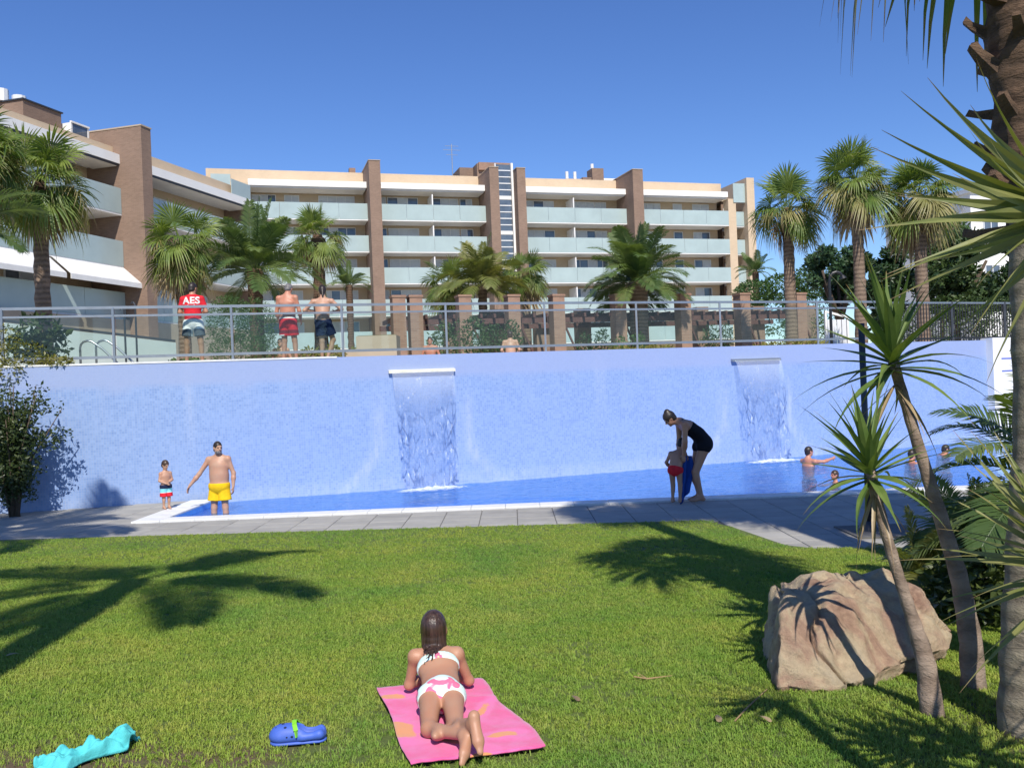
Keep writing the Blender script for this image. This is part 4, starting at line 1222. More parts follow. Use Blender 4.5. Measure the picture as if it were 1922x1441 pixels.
def blade(L, w, bend, seed, mat, ns=7, fold=0.35):
    rnd = random.Random(seed); vs = []; fs = []; tip = []
    P = Vector((0, 0, 0)); a = 0.0; tw = rnd.uniform(-0.1, 0.1)
    for i in range(ns + 1):
        t = i / ns
        ww = w * (0.55 + 0.45 * math.sin(math.pi * min(1, t * 1.25 + 0.1))) * (1 - max(0, t - 0.45) / 0.55) ** 0.9 if t < 1 else 0.0008
        y = tw * L * t * t
        vs += [Vector((P.x, y - ww, P.z + ww * fold)), Vector((P.x, y, P.z)), Vector((P.x, y + ww, P.z + ww * fold))]; tip += [t] * 3
        P = P + Vector((math.cos(a), 0, math.sin(a))) * (L / ns); a -= bend / ns * (0.5 + t)
    for i in range(ns):
        for q in range(2): fs.append((3 * i + q, 3 * i + q + 1, 3 * i + 4 + q, 3 * i + 3 + q))
    return leaf_mesh('leaf', vs, fs, tip, mat)

FAN = {
    'up': [fan_frond(72, 0.10, 1, M['palm']), fan_frond(58, 0.2, 2, M['palm']), fan_frond(80, 0.05, 3, M['palm'])],
    'mid': [fan_frond(35, 0.5, 4, M['palm']), fan_frond(22, 0.7, 5, M['palm']), fan_frond(45, 0.4, 6, M['palm'])],
    'low': [fan_frond(0, 1.0, 7, M['palm']), fan_frond(-12, 1.15, 8, M['palm']), fan_frond(8, 0.9, 9, M['palmold']), fan_frond(-4, 0.7, 15, M['palm'])],
    'hang': [fan_frond(-42, 1.1, 10, M['palmold']), fan_frond(-58, 0.7, 11, M['palmdead']), fan_frond(-32, 1.2, 12, M['palm']), fan_frond(-45, 0.6, 16, M['palm'])],
    'dead': [fan_frond(-74, 0.8, 13, M['palmdead'], 14), fan_frond(-80, 0.6, 14, M['palmdead'], 14)],
}
def trunk_obj(root, pts, rad, mat, n=12, name='trunk', seed=0, jit=0.07):
    rnd = random.Random(seed)
    b = MB(); 
    pp = []; rr = []
    steps = 26
    for i in range(steps + 1):
        t = i / steps * (len(pts) - 1); k = min(int(t), len(pts) - 2)
        pp.append(Vector(pts[k]).lerp(Vector(pts[k + 1]), t - k)); rr.append((rad[k] + (rad[k + 1] - rad[k]) * (t - k)) * (1.0 + (0.05 if i % 2 else -0.03)))
    b.tube(pp, rr, n, jit=jit, rnd=rnd)
    return b.build(name, mat, root, True)
def put(root, me, pos, az, tilt=0.0, scale=1.0, name='frond', yaw=0.0):
    mt = Matrix.Translation(pos) @ Matrix.Rotation(az, 4, 'Z') @ Matrix.Rotation(-tilt, 4, 'Y') @ Matrix.Rotation(yaw, 4, 'X') @ Matrix.Scale(scale, 4)
    return place(name, me, root, mt)
def fan_palm(label, base, H, r, seed, counts=(9, 14, 13, 7, 3), tr=0.17, group=None, trunkmat=None, lean=(0, 0)):
    """H crown height above base, r frond reach"""
    rnd = random.Random(seed)
    root = thing('fan_palm', label, 'palm tree', base, 0, group)
    top = Vector((lean[0], lean[1], H))
    trunk_obj(root, [(0, 0, -0.3), (lean[0] * 0.35, lean[1] * 0.35, H * 0.4), (lean[0] * 0.7, lean[1] * 0.7, H * 0.75), top], [tr * 1.15, tr, tr * 0.95, tr * 0.8], trunkmat or M['trunk'], seed=seed)
    # fibrous boots under the crown
    trunk_obj(root, [top + Vector((0, 0, -min(1.0, H * 0.3))), top + Vector((0, 0, -0.2)), top + Vector((0, 0, 0.1))], [tr * 0.95, tr * 1.25, tr * 0.6], M['trunkdark'], name='crown_shaft', seed=seed + 1, jit=0.16)
    s = r / 1.42
    az = rnd.uniform(0, 6.28)
    for cls, n in zip(('up', 'mid', 'low', 'hang', 'dead'), counts):
        for k in range(n):
            az += 2.39996 + rnd.uniform(-0.5, 0.5)
            zoff = {'up': 0.12, 'mid': 0.02, 'low': -0.05, 'hang': -0.12, 'dead': -0.25}[cls] * s
            put(root, rnd.choice(FAN[cls]), top + Vector((math.cos(az) * tr * 0.5, math.sin(az) * tr * 0.5, zoff)), az, rnd.uniform(-0.30, 0.22), s * rnd.uniform(0.66, 1.08), yaw=rnd.uniform(-0.5, 0.5))
    return root
def pin_set(mat, seed, ll=0.30, wid=0.011, grav=0.10, vee=0.5, nl=44):
    return [pin_frond(e, g * grav / 0.10, seed + i, mat, ll=ll, wid=wid, vee=vee, nl=nl) for i, (e, g) in enumerate([(82, 0.05), (70, 0.09), (58, 0.11), (45, 0.12), (30, 0.12), (14, 0.11), (-5, 0.09), (-25, 0.07)])]
PIN = {'date': pin_set(M['pinna'], 20), 'queen': pin_set(M['pinnay'], 40, ll=0.34, grav=0.12, vee=0.2), 'soft': pin_set(M['pinna'], 60, ll=0.28, wid=0.010, grav=0.08)}
def pin_palm(label, base, H, L, seed, kind='date', n=34, tr=0.2, name='date_palm', lo=0, hi=7, trunkmat=None, azr=None, lean=(0, 0), group=None):
    rnd = random.Random(seed)
    root = thing(name, label, 'palm tree', base, 0, group)
    top = Vector((lean[0], lean[1], H))
    if H > 0.3:
        trunk_obj(root, [(0, 0, -0.3), top * 0.5, top], [tr * 1.1, tr, tr * 1.1], trunkmat or M['trunkdark'], seed=seed, jit=0.12)
    az = rnd.uniform(0, 6.28)
    for k in range(n):
        az += 2.39996 + rnd.uniform(-0.2, 0.2)
        a = az if azr is None else rnd.uniform(*azr)
        t = (k + 0.5) / n; c = lo + (hi - lo) * t
        put(root, PIN[kind][min(7, max(0, int(c + rnd.uniform(0, 0.9))))], top + Vector((math.cos(a) * tr * 0.4, math.sin(a) * tr * 0.4, -0.1 * t)), a, rnd.uniform(-0.08, 0.08), L * rnd.uniform(0.85, 1.08), yaw=rnd.uniform(-0.4, 0.4))
    return root

def palm_at(px, py, d, zbase=DECK):
    """base point and crown height for a crown centred on that bearing and height"""
    p = at(px, py, d); return Vector((p.x, p.y, zbase)), p.z - zbase
def FP(label, px, py, d, rpx, seed, group='palms on the upper terrace', **k):
    b, H = palm_at(px, py, d); return fan_palm(label, b, H, rpx * d / FPX, seed, group=group, **k)
def PP(label, px, py, d, rpx, seed, group='palms on the upper terrace', **k):
    b, H = palm_at(px, py, d); return pin_palm(label, b, H, rpx * d / FPX, seed, group=group, **k)

FP('tall fan palm before left block awnings, thick brown trunk', 72, 345, 24, 122, 1, tr=0.20)
FP('fan palm cut off by left picture edge, crown only', -38, 300, 21, 120, 2, tr=0.2)
PP('feathery palm with drooping fronds cut off by left picture edge', -75, 420, 19, 150, 3, kind='soft', n=22, name='feather_palm')
FP('low fan palm with hanging yellowish fronds behind man in red shirt', 340, 462, 30, 94, 4, counts=(6, 9, 12, 13, 6), tr=0.2)
PP('dark green feather palm between shirt man and red shorts man', 478, 505, 33, 128, 5, kind='date', n=36, tr=0.25, hi=6.5)
FP('fan palm with dark trunk directly above the two bare backed men', 596, 445, 36, 70, 6, counts=(6, 9, 8, 6, 2), tr=0.26, trunkmat=M['trunkdark'])
PP('small feather palm right of man in navy shorts', 655, 535, 34, 48, 7, kind='date', n=18, tr=0.12, hi=5)
FP('leftmost fan palm of clump before stair tower', 842, 535, 38, 68, 8, counts=(6, 9, 10, 6, 2), tr=0.16)
PP('straggly yellow feather palm in middle of clump before stair tower', 905, 535, 36, 92, 9, kind='queen', n=30, tr=0.17, hi=6, trunkmat=M['trunk'], name='queen_palm')
FP('rightmost fan palm of clump, just right of stair tower', 985, 515, 38, 66, 10, counts=(6, 9, 10, 8, 3), tr=0.18, trunkmat=M['trunk'])
PP('wide spreading date palm with ball of fronds before right balconies', 1196, 530, 36, 112, 11, kind='date', n=44, tr=0.36, hi=6.8, trunkmat=M['trunk'])
FP('fan palm with bare brown trunk just right of long block', 1477, 395, 32, 88, 12, counts=(7, 11, 11, 4, 0), tr=0.2)
FP('tallest fan palm of right trio with hanging dead fronds', 1606, 345, 30, 92, 13, counts=(9, 15, 13, 9, 4), tr=0.19)
FP('rightmost fan palm of right trio with shaggy crown', 1724, 370, 30, 92, 14, counts=(9, 14, 14, 8, 4), tr=0.2)
PP('small distant feather palm beside end wall of long block', 1418, 510, 62, 40, 15, kind='date', n=18, tr=0.2, hi=6)

# leafy masses
def leaf_cloud(mb_, centers, n, size, rnd, flat=0.3, asp=0.5):
    for k in range(n):
        c, r = rnd.choice(centers)
        while True:
            v = Vector((rnd.uniform(-1, 1), rnd.uniform(-1, 1), rnd.uniform(-1, 1)))
            if 0.05 < v.length < 1: break
        v = v.normalized() * (v.length ** 0.45)
        p = Vector(c) + Vector((v.x * r[0], v.y * r[1], v.z * r[2]))
        d = Vector((rnd.gauss(0, 1), rnd.gauss(0, 1), rnd.gauss(0, 0.7) + 0.2)).normalized()
        l = size * rnd.uniform(0.6, 1.3); s = d.cross(Vector((rnd.gauss(0, 1), rnd.gauss(0, 1), rnd.gauss(0, 1)))).normalized() * (l * asp * 0.5)
        u = d.cross(s).normalized() * (l * 0.08)
        mb_.add([p, p + d * (l * 0.5) - s + u, p + d * l, p + d * (l * 0.5) + s + u], [(0, 1, 2), (0, 2, 3)])
def bush(name, label, cat, base, stems, centers, n, size, mat, seed, group=None, asp=0.5, stemr=0.02):
    rnd = random.Random(seed)
    root = thing(name, label, cat, base, 0, group)
    if stems:
        for (pts) in stems:
            b = MB(); b.tube(pts, [stemr * (1 - 0.6 * i / (len(pts) - 1)) for i in range(len(pts))], 6); b.build('stem' if stemr < 0.06 else 'trunk', M['twig'], root, True)
    b = MB(); leaf_cloud(b, centers, n, size, rnd, asp=asp)
    o = b.build('foliage' if cat != 'tree' else 'crown', mat, root); 
    return root
rnd = random.Random(77)
# shrub against the wall at the left
def twiggy(cx, cy, H, W, n, rnd):
    stems = []; cs = []
    for k in range(n):
        a = rnd.uniform(0, 6.28); lean = rnd.uniform(0.05, 0.5) * W; h = H * rnd.uniform(0.6, 1.0)
        tip_ = Vector((cx + math.cos(a) * lean, cy + math.sin(a) * lean * 0.5, h))
        mid = Vector((cx + math.cos(a) * lean * 0.3, cy + math.sin(a) * lean * 0.2, h * 0.5))
        stems.append([(cx + rnd.uniform(-0.1, 0.1), cy, -0.05), mid, tip_])
        for j in range(8):
            t = 0.22 + 0.78 * (j + rnd.random()) / 8; q = mid.lerp(tip_, max(0, t * 2 - 1)) if t > 0.5 else Vector((cx, cy, 0)).lerp(mid, t * 2)
            cs.append((q + Vector((rnd.uniform(-0.22, 0.22), rnd.uniform(-0.15, 0.15), rnd.uniform(-0.1, 0.1))), (0.20, 0.16, 0.17)))
    return stems, cs
st, cs = twiggy(0, 0, 2.65, 2.3, 22, rnd)
p = atz(72, 958, 0.0); p.y = min(p.y, wallY(p.x) - 0.75)
bush('shrub', 'dark leafy shrub standing against blue wall at left', 'shrub', p, st, cs, 8500, 0.085, M['shrub'], 5)
st, cs = twiggy(0, 0, 2.1, 1.5, 13, rnd)
p2 = atz(-30, 965, 0.0); p2.y = min(p2.y, wallY(p2.x) - 0.6)
bush('shrub', 'dark shrub half cut off by left picture edge at foot of wall', 'shrub', p2, st, cs, 1800, 0.085, M['shrub'], 6)
# on the wall top, left
p = at(15, 660, 17.2); 
bush('shrub', 'yellow green plant trailing over wall top at far left', 'shrub', (p.x, wallY(p.x) + 0.2, WALLTOP - 0.05), [], [((0, 0, 0.25), (0.55, 0.3, 0.32)), ((-0.2, -0.2, -0.05), (0.4, 0.15, 0.3)), ((-0.35, 0, 0.6), (0.35, 0.25, 0.3)), ((0.55, 0.1, 0.12), (0.45, 0.2, 0.12))], 1700, 0.075, M['shruby'], 7)
p = at(72, 640, 18.5)
bush('shrub', 'dark broad leaved shrub behind railing at far left', 'shrub', (p.x, p.y, DECK), [[(0, 0, 0), (0.05, 0, 0.5), (0.1, 0, 0.9)], [(0, 0, 0), (-0.2, 0, 0.5)]], [((0, 0, 0.85), (0.5, 0.4, 0.35)), ((0.3, 0, 0.55), (0.35, 0.3, 0.3)), ((-0.3, 0, 0.5), (0.35, 0.3, 0.3))], 420, 0.2, M['shrub'], 8)
# green rounded bush behind the men
p = at(452, 660, 24)
bush('rounded_bush', 'dense bright green bush behind railing left of red shorts man', 'bush', (p.x, p.y, DECK), [[(0, 0, 0), (0, 0, 1.0)]], [((0, 0, 1.0), (0.95, 0.8, 0.95)), ((-0.3, 0, 1.4), (0.6, 0.6, 0.7)), ((0.45, 0, 1.2), (0.55, 0.6, 0.8)), ((0.1, 0, 0.5), (1.0, 0.8, 0.5))], 9000, 0.075, M['hedge'], 9, asp=0.3)
# low hedges and plants on the terrace
for i, (px, py, d, w, h, n, mt, lab) in enumerate([
        (345, 668, 21, 0.55, 0.22, 500, 'hedge', 'low green plant at feet of man in red shirt'),
        (600, 640, 24, 0.7, 0.55, 700, 'shruby', 'yellow green plant right of the red shorts man'),
        (690, 605, 30, 0.9, 0.9, 900, 'shruby', 'yellowish shrub growing above beige planter box'),
        (860, 640, 30, 1.1, 1.6, 2200, 'tree', 'dark green shrub under leftmost palm of clump'),
        (940, 630, 31, 0.8, 1.5, 1600, 'tree', 'dark green shrub under rightmost palm of clump'),
        (1180, 640, 31, 0.7, 0.9, 700, 'hedge', 'bright green plant under the wide date palm'),
        (1200, 652, 26, 1.2, 0.3, 900, 'shruby', 'low yellow green hedge strip behind bottom rail, middle right'),
        (1480, 648, 27, 1.3, 0.3, 900, 'shruby', 'low yellow green hedge strip near white gate'),
        (1690, 615, 34, 1.3, 1.7, 2600, 'tree', 'dark shrub behind bar fence right of white gate'),
        (1790, 615, 34, 1.5, 1.9, 3000, 'tree', 'dark shrub behind bar fence below white villa'),
        (1880, 615, 33, 1.3, 1.9, 2600, 'tree', 'dark shrub behind bar fence beside big palm trunk'),
        (1112, 640, 33, 0.7, 1.2, 900, 'tree', 'dark plant between second and third brick pillars left of date palm'),
        (1345, 640, 34, 0.7, 1.3, 900, 'tree', 'dark plant between brick pillars right of date palm'),
        (1510, 620, 42, 1.2, 2.3, 2200, 'hedge', 'green shrub behind glass under bare trunked fan palm')]):
    p = at(px, py, d)
    bush('shrub', lab, 'shrub', (p.x, p.y, DECK), [], [((0, 0, h * 0.5), (w, 0.5, h * 0.5)), ((w * 0.5, 0, h * 0.6), (w * 0.4, 0.4, h * 0.5)), ((-w * 0.4, 0, h * 0.45), (w * 0.4, 0.4, h * 0.55))], n, 0.11, M[mt], 30 + i)
# trees at the right
def big_tree(label, px, py, d, wpx, hpx, n, mat, seed, size=0.3, zbase=DECK, name='leafy_tree'):
    rnd = random.Random(seed)
    p = at(px, py, d); w = wpx * d / FPX; h = hpx * d / FPX; zc = p.z - zbase
    cs = []
    for k in range(16):
        a = rnd.uniform(0, 6.28); rr = math.sqrt(rnd.random()) * 0.75; zz = rnd.uniform(-0.75, 0.8)
        cs.append(((math.cos(a) * rr * w, math.sin(a) * rr * w * 0.8, zc + zz * h), (w * 0.34, w * 0.34, h * 0.26)))
    stems = [[(0, 0, -0.3), (0.1, 0, zc * 0.5), (0, 0, zc)]]
    for k in range(5):
        a = rnd.uniform(0, 6.28); stems.append([(0.05, 0, zc * 0.45), (math.cos(a) * w * 0.3, math.sin(a) * w * 0.3, zc * 0.8), (math.cos(a) * w * 0.6, math.sin(a) * w * 0.6, zc + 0.3 * h)])
    return bush(name, label, 'tree', (p.x, p.y, zbase), stems, cs, n, size, mat, seed, asp=0.45, stemr=0.16, group='trees behind the right palms')
big_tree('blue green pine with tiered branches left of tallest right palm', 1572, 525, 44, 55, 58, 5200, M['pine'], 51, 0.3, name='pine_tree')
big_tree('dark leafy tree between the tallest and rightmost right palms', 1662, 540, 42, 62, 75, 6000, M['tree'], 52)
big_tree('dark leafy tree below white villa, behind bar fence', 1790, 520, 40, 92, 85, 8000, M['tree'], 53)
big_tree('dark leafy tree at right picture edge behind big palm trunk', 1910, 540, 38, 85, 110, 7000, M['tree'], 54)
big_tree('mid green tree top beside white villa', 1760, 440, 55, 60, 60, 4200, M['hedge'], 55, 0.32)
hd = bush('long_hedge', 'low clipped hedge bank between long block and pine', 'hedge', (at(1470, 560, 58).x, 58, DECK), [], [((-1.9, 0, 4.6), (1.4, 1.2, 0.95)), ((0, 0, 4.9), (1.6, 1.2, 1.0)), ((1.8, 0, 5.2), (1.5, 1.2, 1.1)), ((-0.8, 0, 3.2), (2.6, 1.2, 1.4)), ((1.8, 0, 3.2), (2.2, 1.2, 1.6))], 9000, 0.2, M['hedge'], 60)

# ------------------------------------------------------------------ near palms and yuccas at the right
def G(px, py):
    """point on the lawn under a pixel"""
    p = atz(px, py, 0.4)
    for _ in range(12): p = atz(px, py, lawnz(p.x, p.y))
    return p
base = G(1936, 1375)
bigp = thing('fan_palm', 'big palm with thick grey trunk and rough brown stubs at right edge', 'palm tree', base)
Hb = 5.3
trunk_obj(bigp, [(0, 0, -0.2), (0.03, 0, 0.5), (0.11, 0.0, 1.5), (0.13, 0.02, 2.6), (0.12, 0.05, Hb)], [0.16, 0.138, 0.118, 0.115, 0.13], M['trunkgrey'], n=28, seed=3, jit=0.025)
trunk_obj(bigp, [(0.13, 0.02, 2.35), (0.13, 0.03, 2.9), (0.12, 0.04, 3.9), (0.12, 0.05, Hb)], [0.118, 0.15, 0.17, 0.18], M['trunkdark'], n=24, name='fibre_sheath', seed=4, jit=0.10)
rnd = random.Random(8)
stubs = []
for k in range(3):
    b = MB(); b.add([(0, -0.05, -0.03), (0, 0.05, -0.03), (0, 0.05, 0.035), (0, -0.05, 0.035), (0.13, -0.032, 0.02), (0.13, 0.032, 0.02), (0.135, 0.028, 0.06), (0.135, -0.028, 0.065),
                     (0.19, -0.026, 0.05), (0.185 + 0.01 * k, 0.026, 0.05), (0.18, 0.024, 0.085), (0.19, -0.022, 0.09)],
                    [(0, 1, 5, 4), (1, 2, 6, 5), (2, 3, 7, 6), (3, 0, 4, 7), (4, 5, 9, 8), (5, 6, 10, 9), (6, 7, 11, 10), (7, 4, 8, 11), (8, 9, 10, 11)])
    stubs.append(b.mesh('leaf_stub', M['trunkdark']))
az = 0
for k in range(46):
    az += 2.39996; z = 2.42 + k * 0.046 + rnd.uniform(-0.02, 0.02)
    rr = 0.09 + 0.05 * min(1, (z - 2.4) / 0.9)
    put(bigp, rnd.choice(stubs), Vector((0.13 + math.cos(az) * rr, 0.03 + math.sin(az) * rr, z)), az, rnd.uniform(-0.3, 0.6), rnd.uniform(0.6, 1.35), name='leaf_stub')
az = 0.4
for cls, n in zip(('up', 'mid', 'low', 'hang'), (7, 11, 7, 4)):
    for k in range(n):
        az += 2.39996
        if cls == 'hang': az = (3.25, 0.3, -0.5, 1.2)[k]
        if cls == 'low': az = -0.7 + k * 0.4
        me_ = rnd.choice(FAN[cls])
        put(bigp, me_, Vector((0.12, 0.05, Hb - (0.2 if cls in ('low', 'hang') else 0))), az, rnd.uniform(-0.1, 0.1), 1.12 * rnd.uniform(0.9, 1.05))

BL = [blade(1.0, 0.044, 0.25, 100 + i, M['yucca']) for i in range(3)]
BLb = [blade(1.0, 0.044, 0.9, 110 + i, M['yucca']) for i in range(3)]
BLy = [blade(1.0, 0.030, 0.35, 120 + i, M['yuccay']) for i in range(3)]
BLd = [blade(1.0, 0.026, 0.5, 130 + i, M['palmdead']) for i in range(2)]
def rosette(root, top, axis, L, n, seed, sets=(BL, BLb), wide=100, hang=6):
    """leaves spread evenly round an axis, young ones upright, old ones below level"""
    rnd = random.Random(seed); axis = Vector(axis).normalized()
    q = Vector((0, 0, 1)).rotation_difference(axis)
    az = rnd.uniform(0, 6.28)
    for k in range(n):
        t = (k + 0.5) / n; az += 2.39996 + rnd.uniform(-0.15, 0.15)
        pol = R(8 + (wide - 8) * t ** 1.1 + rnd.uniform(-6, 6))
        me_ = rnd.choice(sets[0] if t < 0.7 else sets[1])
        mt = Matrix.Translation(Vector(top) - axis * (0.10 * t * L / 0.5)) @ q.to_matrix().to_4x4() @ Matrix.Rotation(az, 4, 'Z') @ Matrix.Rotation(pol - math.pi / 2, 4, 'Y')
        mt = mt @ Matrix.Rotation(rnd.uniform(-0.2, 0.2), 4, 'X') @ Matrix.Diagonal((L * rnd.uniform(0.8, 1.1), L * rnd.uniform(0.9, 1.2), L, 1))
        place('leaf', me_, root, mt)
    for k in range(hang):
        az = rnd.uniform(0, 6.28); pol = R(rnd.uniform(125, 165))
        mt = Matrix.Translation(Vector(top) - axis * (0.16 * L / 0.5)) @ Matrix.Rotation(az, 4, 'Z') @ Matrix.Rotation(pol - math.pi / 2, 4, 'Y') @ Matrix.Scale(L * rnd.uniform(0.7, 0.95), 4)
        place('leaf', rnd.choice(BLd), root, mt)
# tall yucca
b0 = G(1828, 1290); ytall = thing('yucca', 'tall yucca with leaning trunk right of the rock', 'yucca', b0)
def rel(px, py, d): return at(px, py, d) - b0
pts = [Vector((0, 0, -0.1))] + [rel(px, py, b0.y + o) for px, py, o in ((1822, 1200, 0), (1800, 1080, 0.02), (1762, 960, 0.03), (1722, 830, 0.03), (1688, 720, 0.02), (1674, 666, 0))]
trunk_obj(ytall, pts, [0.068, 0.060, 0.046, 0.038, 0.031, 0.029, 0.028], M['yuccatrunk'], n=16, seed=1, jit=0.05)
rosette(ytall, pts[-1] + Vector((0, 0, 0.02)), (-0.05, 0, 1), 0.60, 42, 3, wide=112, hang=6)
# short yucca
b0 = G(1752, 1340); yshort = thing('yucca', 'shorter yucca with thin crooked trunk crossing front of rock', 'yucca', b0)
pts = [Vector((0, 0, -0.1))] + [rel(px, py, b0.y + o) for px, py, o in ((1738, 1240, 0), (1706, 1140, 0.02), (1680, 1060, 0.03), (1654, 970, 0.02), (1632, 878, 0))]
trunk_obj(yshort, pts, [0.066, 0.046, 0.032, 0.028, 0.027, 0.026], M['yuccatrunk'], n=14, seed=2, jit=0.06)
rosette(yshort, pts[-1] + Vector((0, 0, 0.02)), (-0.12, 0, 1), 0.46, 44, 4, wide=112, hang=7)
# pale dracaena whose trunk stands just beyond the right edge, leaves reaching in
def outer(label, px, py, d, L, n, seed, axis, wide, sets=(BLy, BLy)):
    p = at(px, py, d); g = lawnz(p.x, p.y)
    t = thing('yucca', label, 'yucca', (p.x, p.y, g))
    trunk_obj(t, [(0, 0, -0.1), (0, 0, (p.z - g) * 0.5), (0, 0, p.z - g)], [0.06, 0.05, 0.045], M['yuccatrunk'], n=12, seed=seed)
    rosette(t, (0, 0, p.z - g), axis, L, n, seed, sets=sets, wide=wide, hang=3)
    return t
outer('pale green yucca reaching in from right edge, upper one', 2000, 400, 2.6, 0.60, 36, 11, (-0.75, -0.2, 0.05), 85)
outer('pale green yucca reaching in from right edge, lower one', 2010, 1050, 3.0, 0.56, 64, 12, (-0.4, -0.1, 0.8), 120)
outer('yucca beyond right edge whose spiky shadow falls before the rock', 2560, 640, 2.35, 0.62, 36, 13, (-0.3, 0.2, 0.9), 120, sets=(BL, BL))
# feather palm behind the trunk and ground foliage
p = at(2010, 905, 6.9)
pin_palm('low feather palm behind big trunk with frond arching over pool', (p.x, p.y, lawnz(p.x, p.y)), p.z - lawnz(p.x, p.y), 1.35, 31, kind='date', n=26, tr=0.12, hi=6.5, name='feather_palm')
p = G(1885, 1120); 
pin_palm('stemless feather palm in shade left of big trunk', (p.x - 0.15, p.y, p.z), 0.25, 0.85, 32, kind='date', n=26, tr=0.05, hi=6, name='feather_palm')
p = G(1735, 1135)
lp_ = pin_palm('small yellowish feather palm between rock and paving', (p.x, p.y, p.z), 0.2, 0.62, 33, kind='queen', n=16, tr=0.04, hi=6, name='feather_palm')
p = G(1960, 1180)
bush('shrub', 'dark undergrowth shrub beside big palm trunk', 'shrub', (p.x, p.y, p.z), [[(0, 0, 0), (0.05, 0, 0.5)]], [((0, 0, 0.4), (0.7, 0.5, 0.4)), ((0.4, 0, 0.8), (0.5, 0.5, 0.5)), ((-0.35, 0.2, 0.3), (0.4, 0.3, 0.3))], 2600, 0.10, M['shrub'], 41)
p = G(1860, 1060)
bush('shrub', 'dark shrub behind the tall yucca trunk', 'shrub', (p.x + 0.25, p.y + 0.2, p.z), [[(0, 0, 0), (0.05, 0, 0.5)]], [((0, 0, 0.3), (0.65, 0.4, 0.3)), ((0.2, 0, 0.55), (0.5, 0.4, 0.35))], 2000, 0.10, M['shrub'], 42)

# palms just outside the picture whose shadows fall on lawn and paving
pin_palm('feather palm out of frame left casting long frond shadow on lawn', (-2.72, -0.25, lawnz(-2.72, -0.25)), 9.7, 2.5, 71, kind='date', n=10, tr=0.17, lo=2.5, hi=7, trunkmat=M['trunk'], name='feather_palm')
pin_palm('second feather palm out of frame left shading left end of paving', (-7.6, 6.5, lawnz(-7.6, 6.5)), 8.4, 2.7, 73, kind='date', n=16, tr=0.19, lo=1, hi=7, trunkmat=M['trunk'], name='feather_palm')
for i, (bx_, by_, H, r) in enumerate([(4.9, 6.2, 9.4, 2.0), (6.0, 4.9, 9.0, 1.9), (3.3, 3.7, 11.0, 1.4), (6.7, 5.6, 9.6, 1.9), (5.0, 4.6, 10.6, 1.8)]):
    fan_palm(['tall fan palm out of frame shading the bending woman', 'tall fan palm out of frame shading paving right of woman', 'tall fan palm out of frame shading paving left of woman', 'tall fan palm out of frame shading paving by the shower', 'tall fan palm out of frame shading pool edge'][i],
             (bx_, by_, lawnz(bx_, by_)), H, r, 80 + i, counts=(8, 13, 14, 12, 8), tr=0.18, group='tall palms right of the picture')

# ------------------------------------------------------------------ rock
def rockmat():
    mt, nt, b = newmat('pink_rock')
    tc = N(nt, 'ShaderNodeTexCoord')
    n1 = N(nt, 'ShaderNodeTexNoise', Scale=2.6, Detail=8.0, Roughness=0.65, Distortion=0.8); nt.links.new(tc.outputs['Object'], n1.inputs[0])
    n2 = N(nt, 'ShaderNodeTexNoise', Scale=14.0, Detail=10.0, Roughness=0.8); nt.links.new(tc.outputs['Object'], n2.inputs[0])
    c = ramp(nt, n1.outputs[0], [(0.30, (0.30, 0.17, 0.12)), (0.42, (0.54, 0.36, 0.26)), (0.52, (0.66, 0.53, 0.36)), (0.70, (0.60, 0.52, 0.40))])
    mx = N(nt, 'ShaderNodeMix', data_type='RGBA', blend_type='MULTIPLY'); mx.inputs[0].default_value = 1
    nt.links.new(c, mx.inputs[6]); nt.links.new(ramp(nt, n2.outputs[0], [(0.3, (0.72, 0.70, 0.68)), (0.62, (1.08, 1.06, 1.0))]), mx.inputs[7])
    nt.links.new(mx.outputs[2], b.inputs['Base Color']); b.inputs['Roughness'].default_value = 0.85
    bp = N(nt, 'ShaderNodeBump', Strength=1.0, Distance=0.05); nt.links.new(n2.outputs[0], bp.inputs['Height']); nt.links.new(bp.outputs[0], b.inputs['Normal'])
    return mt
M['rock'] = rockmat()
rb = G(1620, 1255)
bm = bmesh.new()
rp = []
for px, py, d in ((1458, 1288, 4.88), (1570, 1292, 4.86), (1602, 1283, 4.88), (1716, 1236, 5.12), (1788, 1215, 5.5), (1466, 1150, 5.10), (1482, 1102, 5.32), (1524, 1072, 5.6), (1660, 1064, 5.9), (1732, 1102, 5.8), (1786, 1180, 5.6), (1560, 1130, 5.2), (1650, 1165, 5.25)):
    rp.append(at(px, py, d))
for v in list(rp[:5]): rp.append(Vector((v.x, v.y + 0.05, v.z - 0.10)))
rp += [Vector((1.6, 6.0, 0.25)), Vector((2.5, 6.1, 0.25)), Vector((1.7, 5.95, 0.7))]
for v in rp: bm.verts.new(v - rb)
bmesh.ops.convex_hull(bm, input=bm.verts)
bmesh.ops.delete(bm, geom=[v for v in bm.verts if not v.link_faces], context='VERTS')
bmesh.ops.triangulate(bm, faces=bm.faces)
for _ in range(5): bmesh.ops.subdivide_edges(bm, edges=bm.edges, cuts=1, use_grid_fill=True)
bmesh.ops.smooth_vert(bm, verts=bm.verts, factor=0.5, use_axis_x=True, use_axis_y=True, use_axis_z=True)
bm.normal_update()
for v in bm.verts:
    c = v.co
    h = 0.03 * noise.noise(c * 2.6) - 0.04 * abs(noise.noise(Vector((c.x * 6, c.y * 3, c.z * 2)) + Vector((3, 1, 0)))) + 0.028 * (noise.noise(Vector((c.x * 9, c.y * 5, c.z * 3.0)))) + 0.014 * noise.noise(c * 14) + 0.006 * noise.noise(c * 34) - 0.05 * max(0, 0.06 - abs(noise.noise(Vector((c.x * 2.2 + c.z * 1.5, c.y * 2, c.z * 2.6)))) ) / 0.06
    v.co += v.normal * h
rm_ = bpy.data.meshes.new('boulder'); bm.to_mesh(rm_); bm.free(); rm_.materials.append(M['rock'])
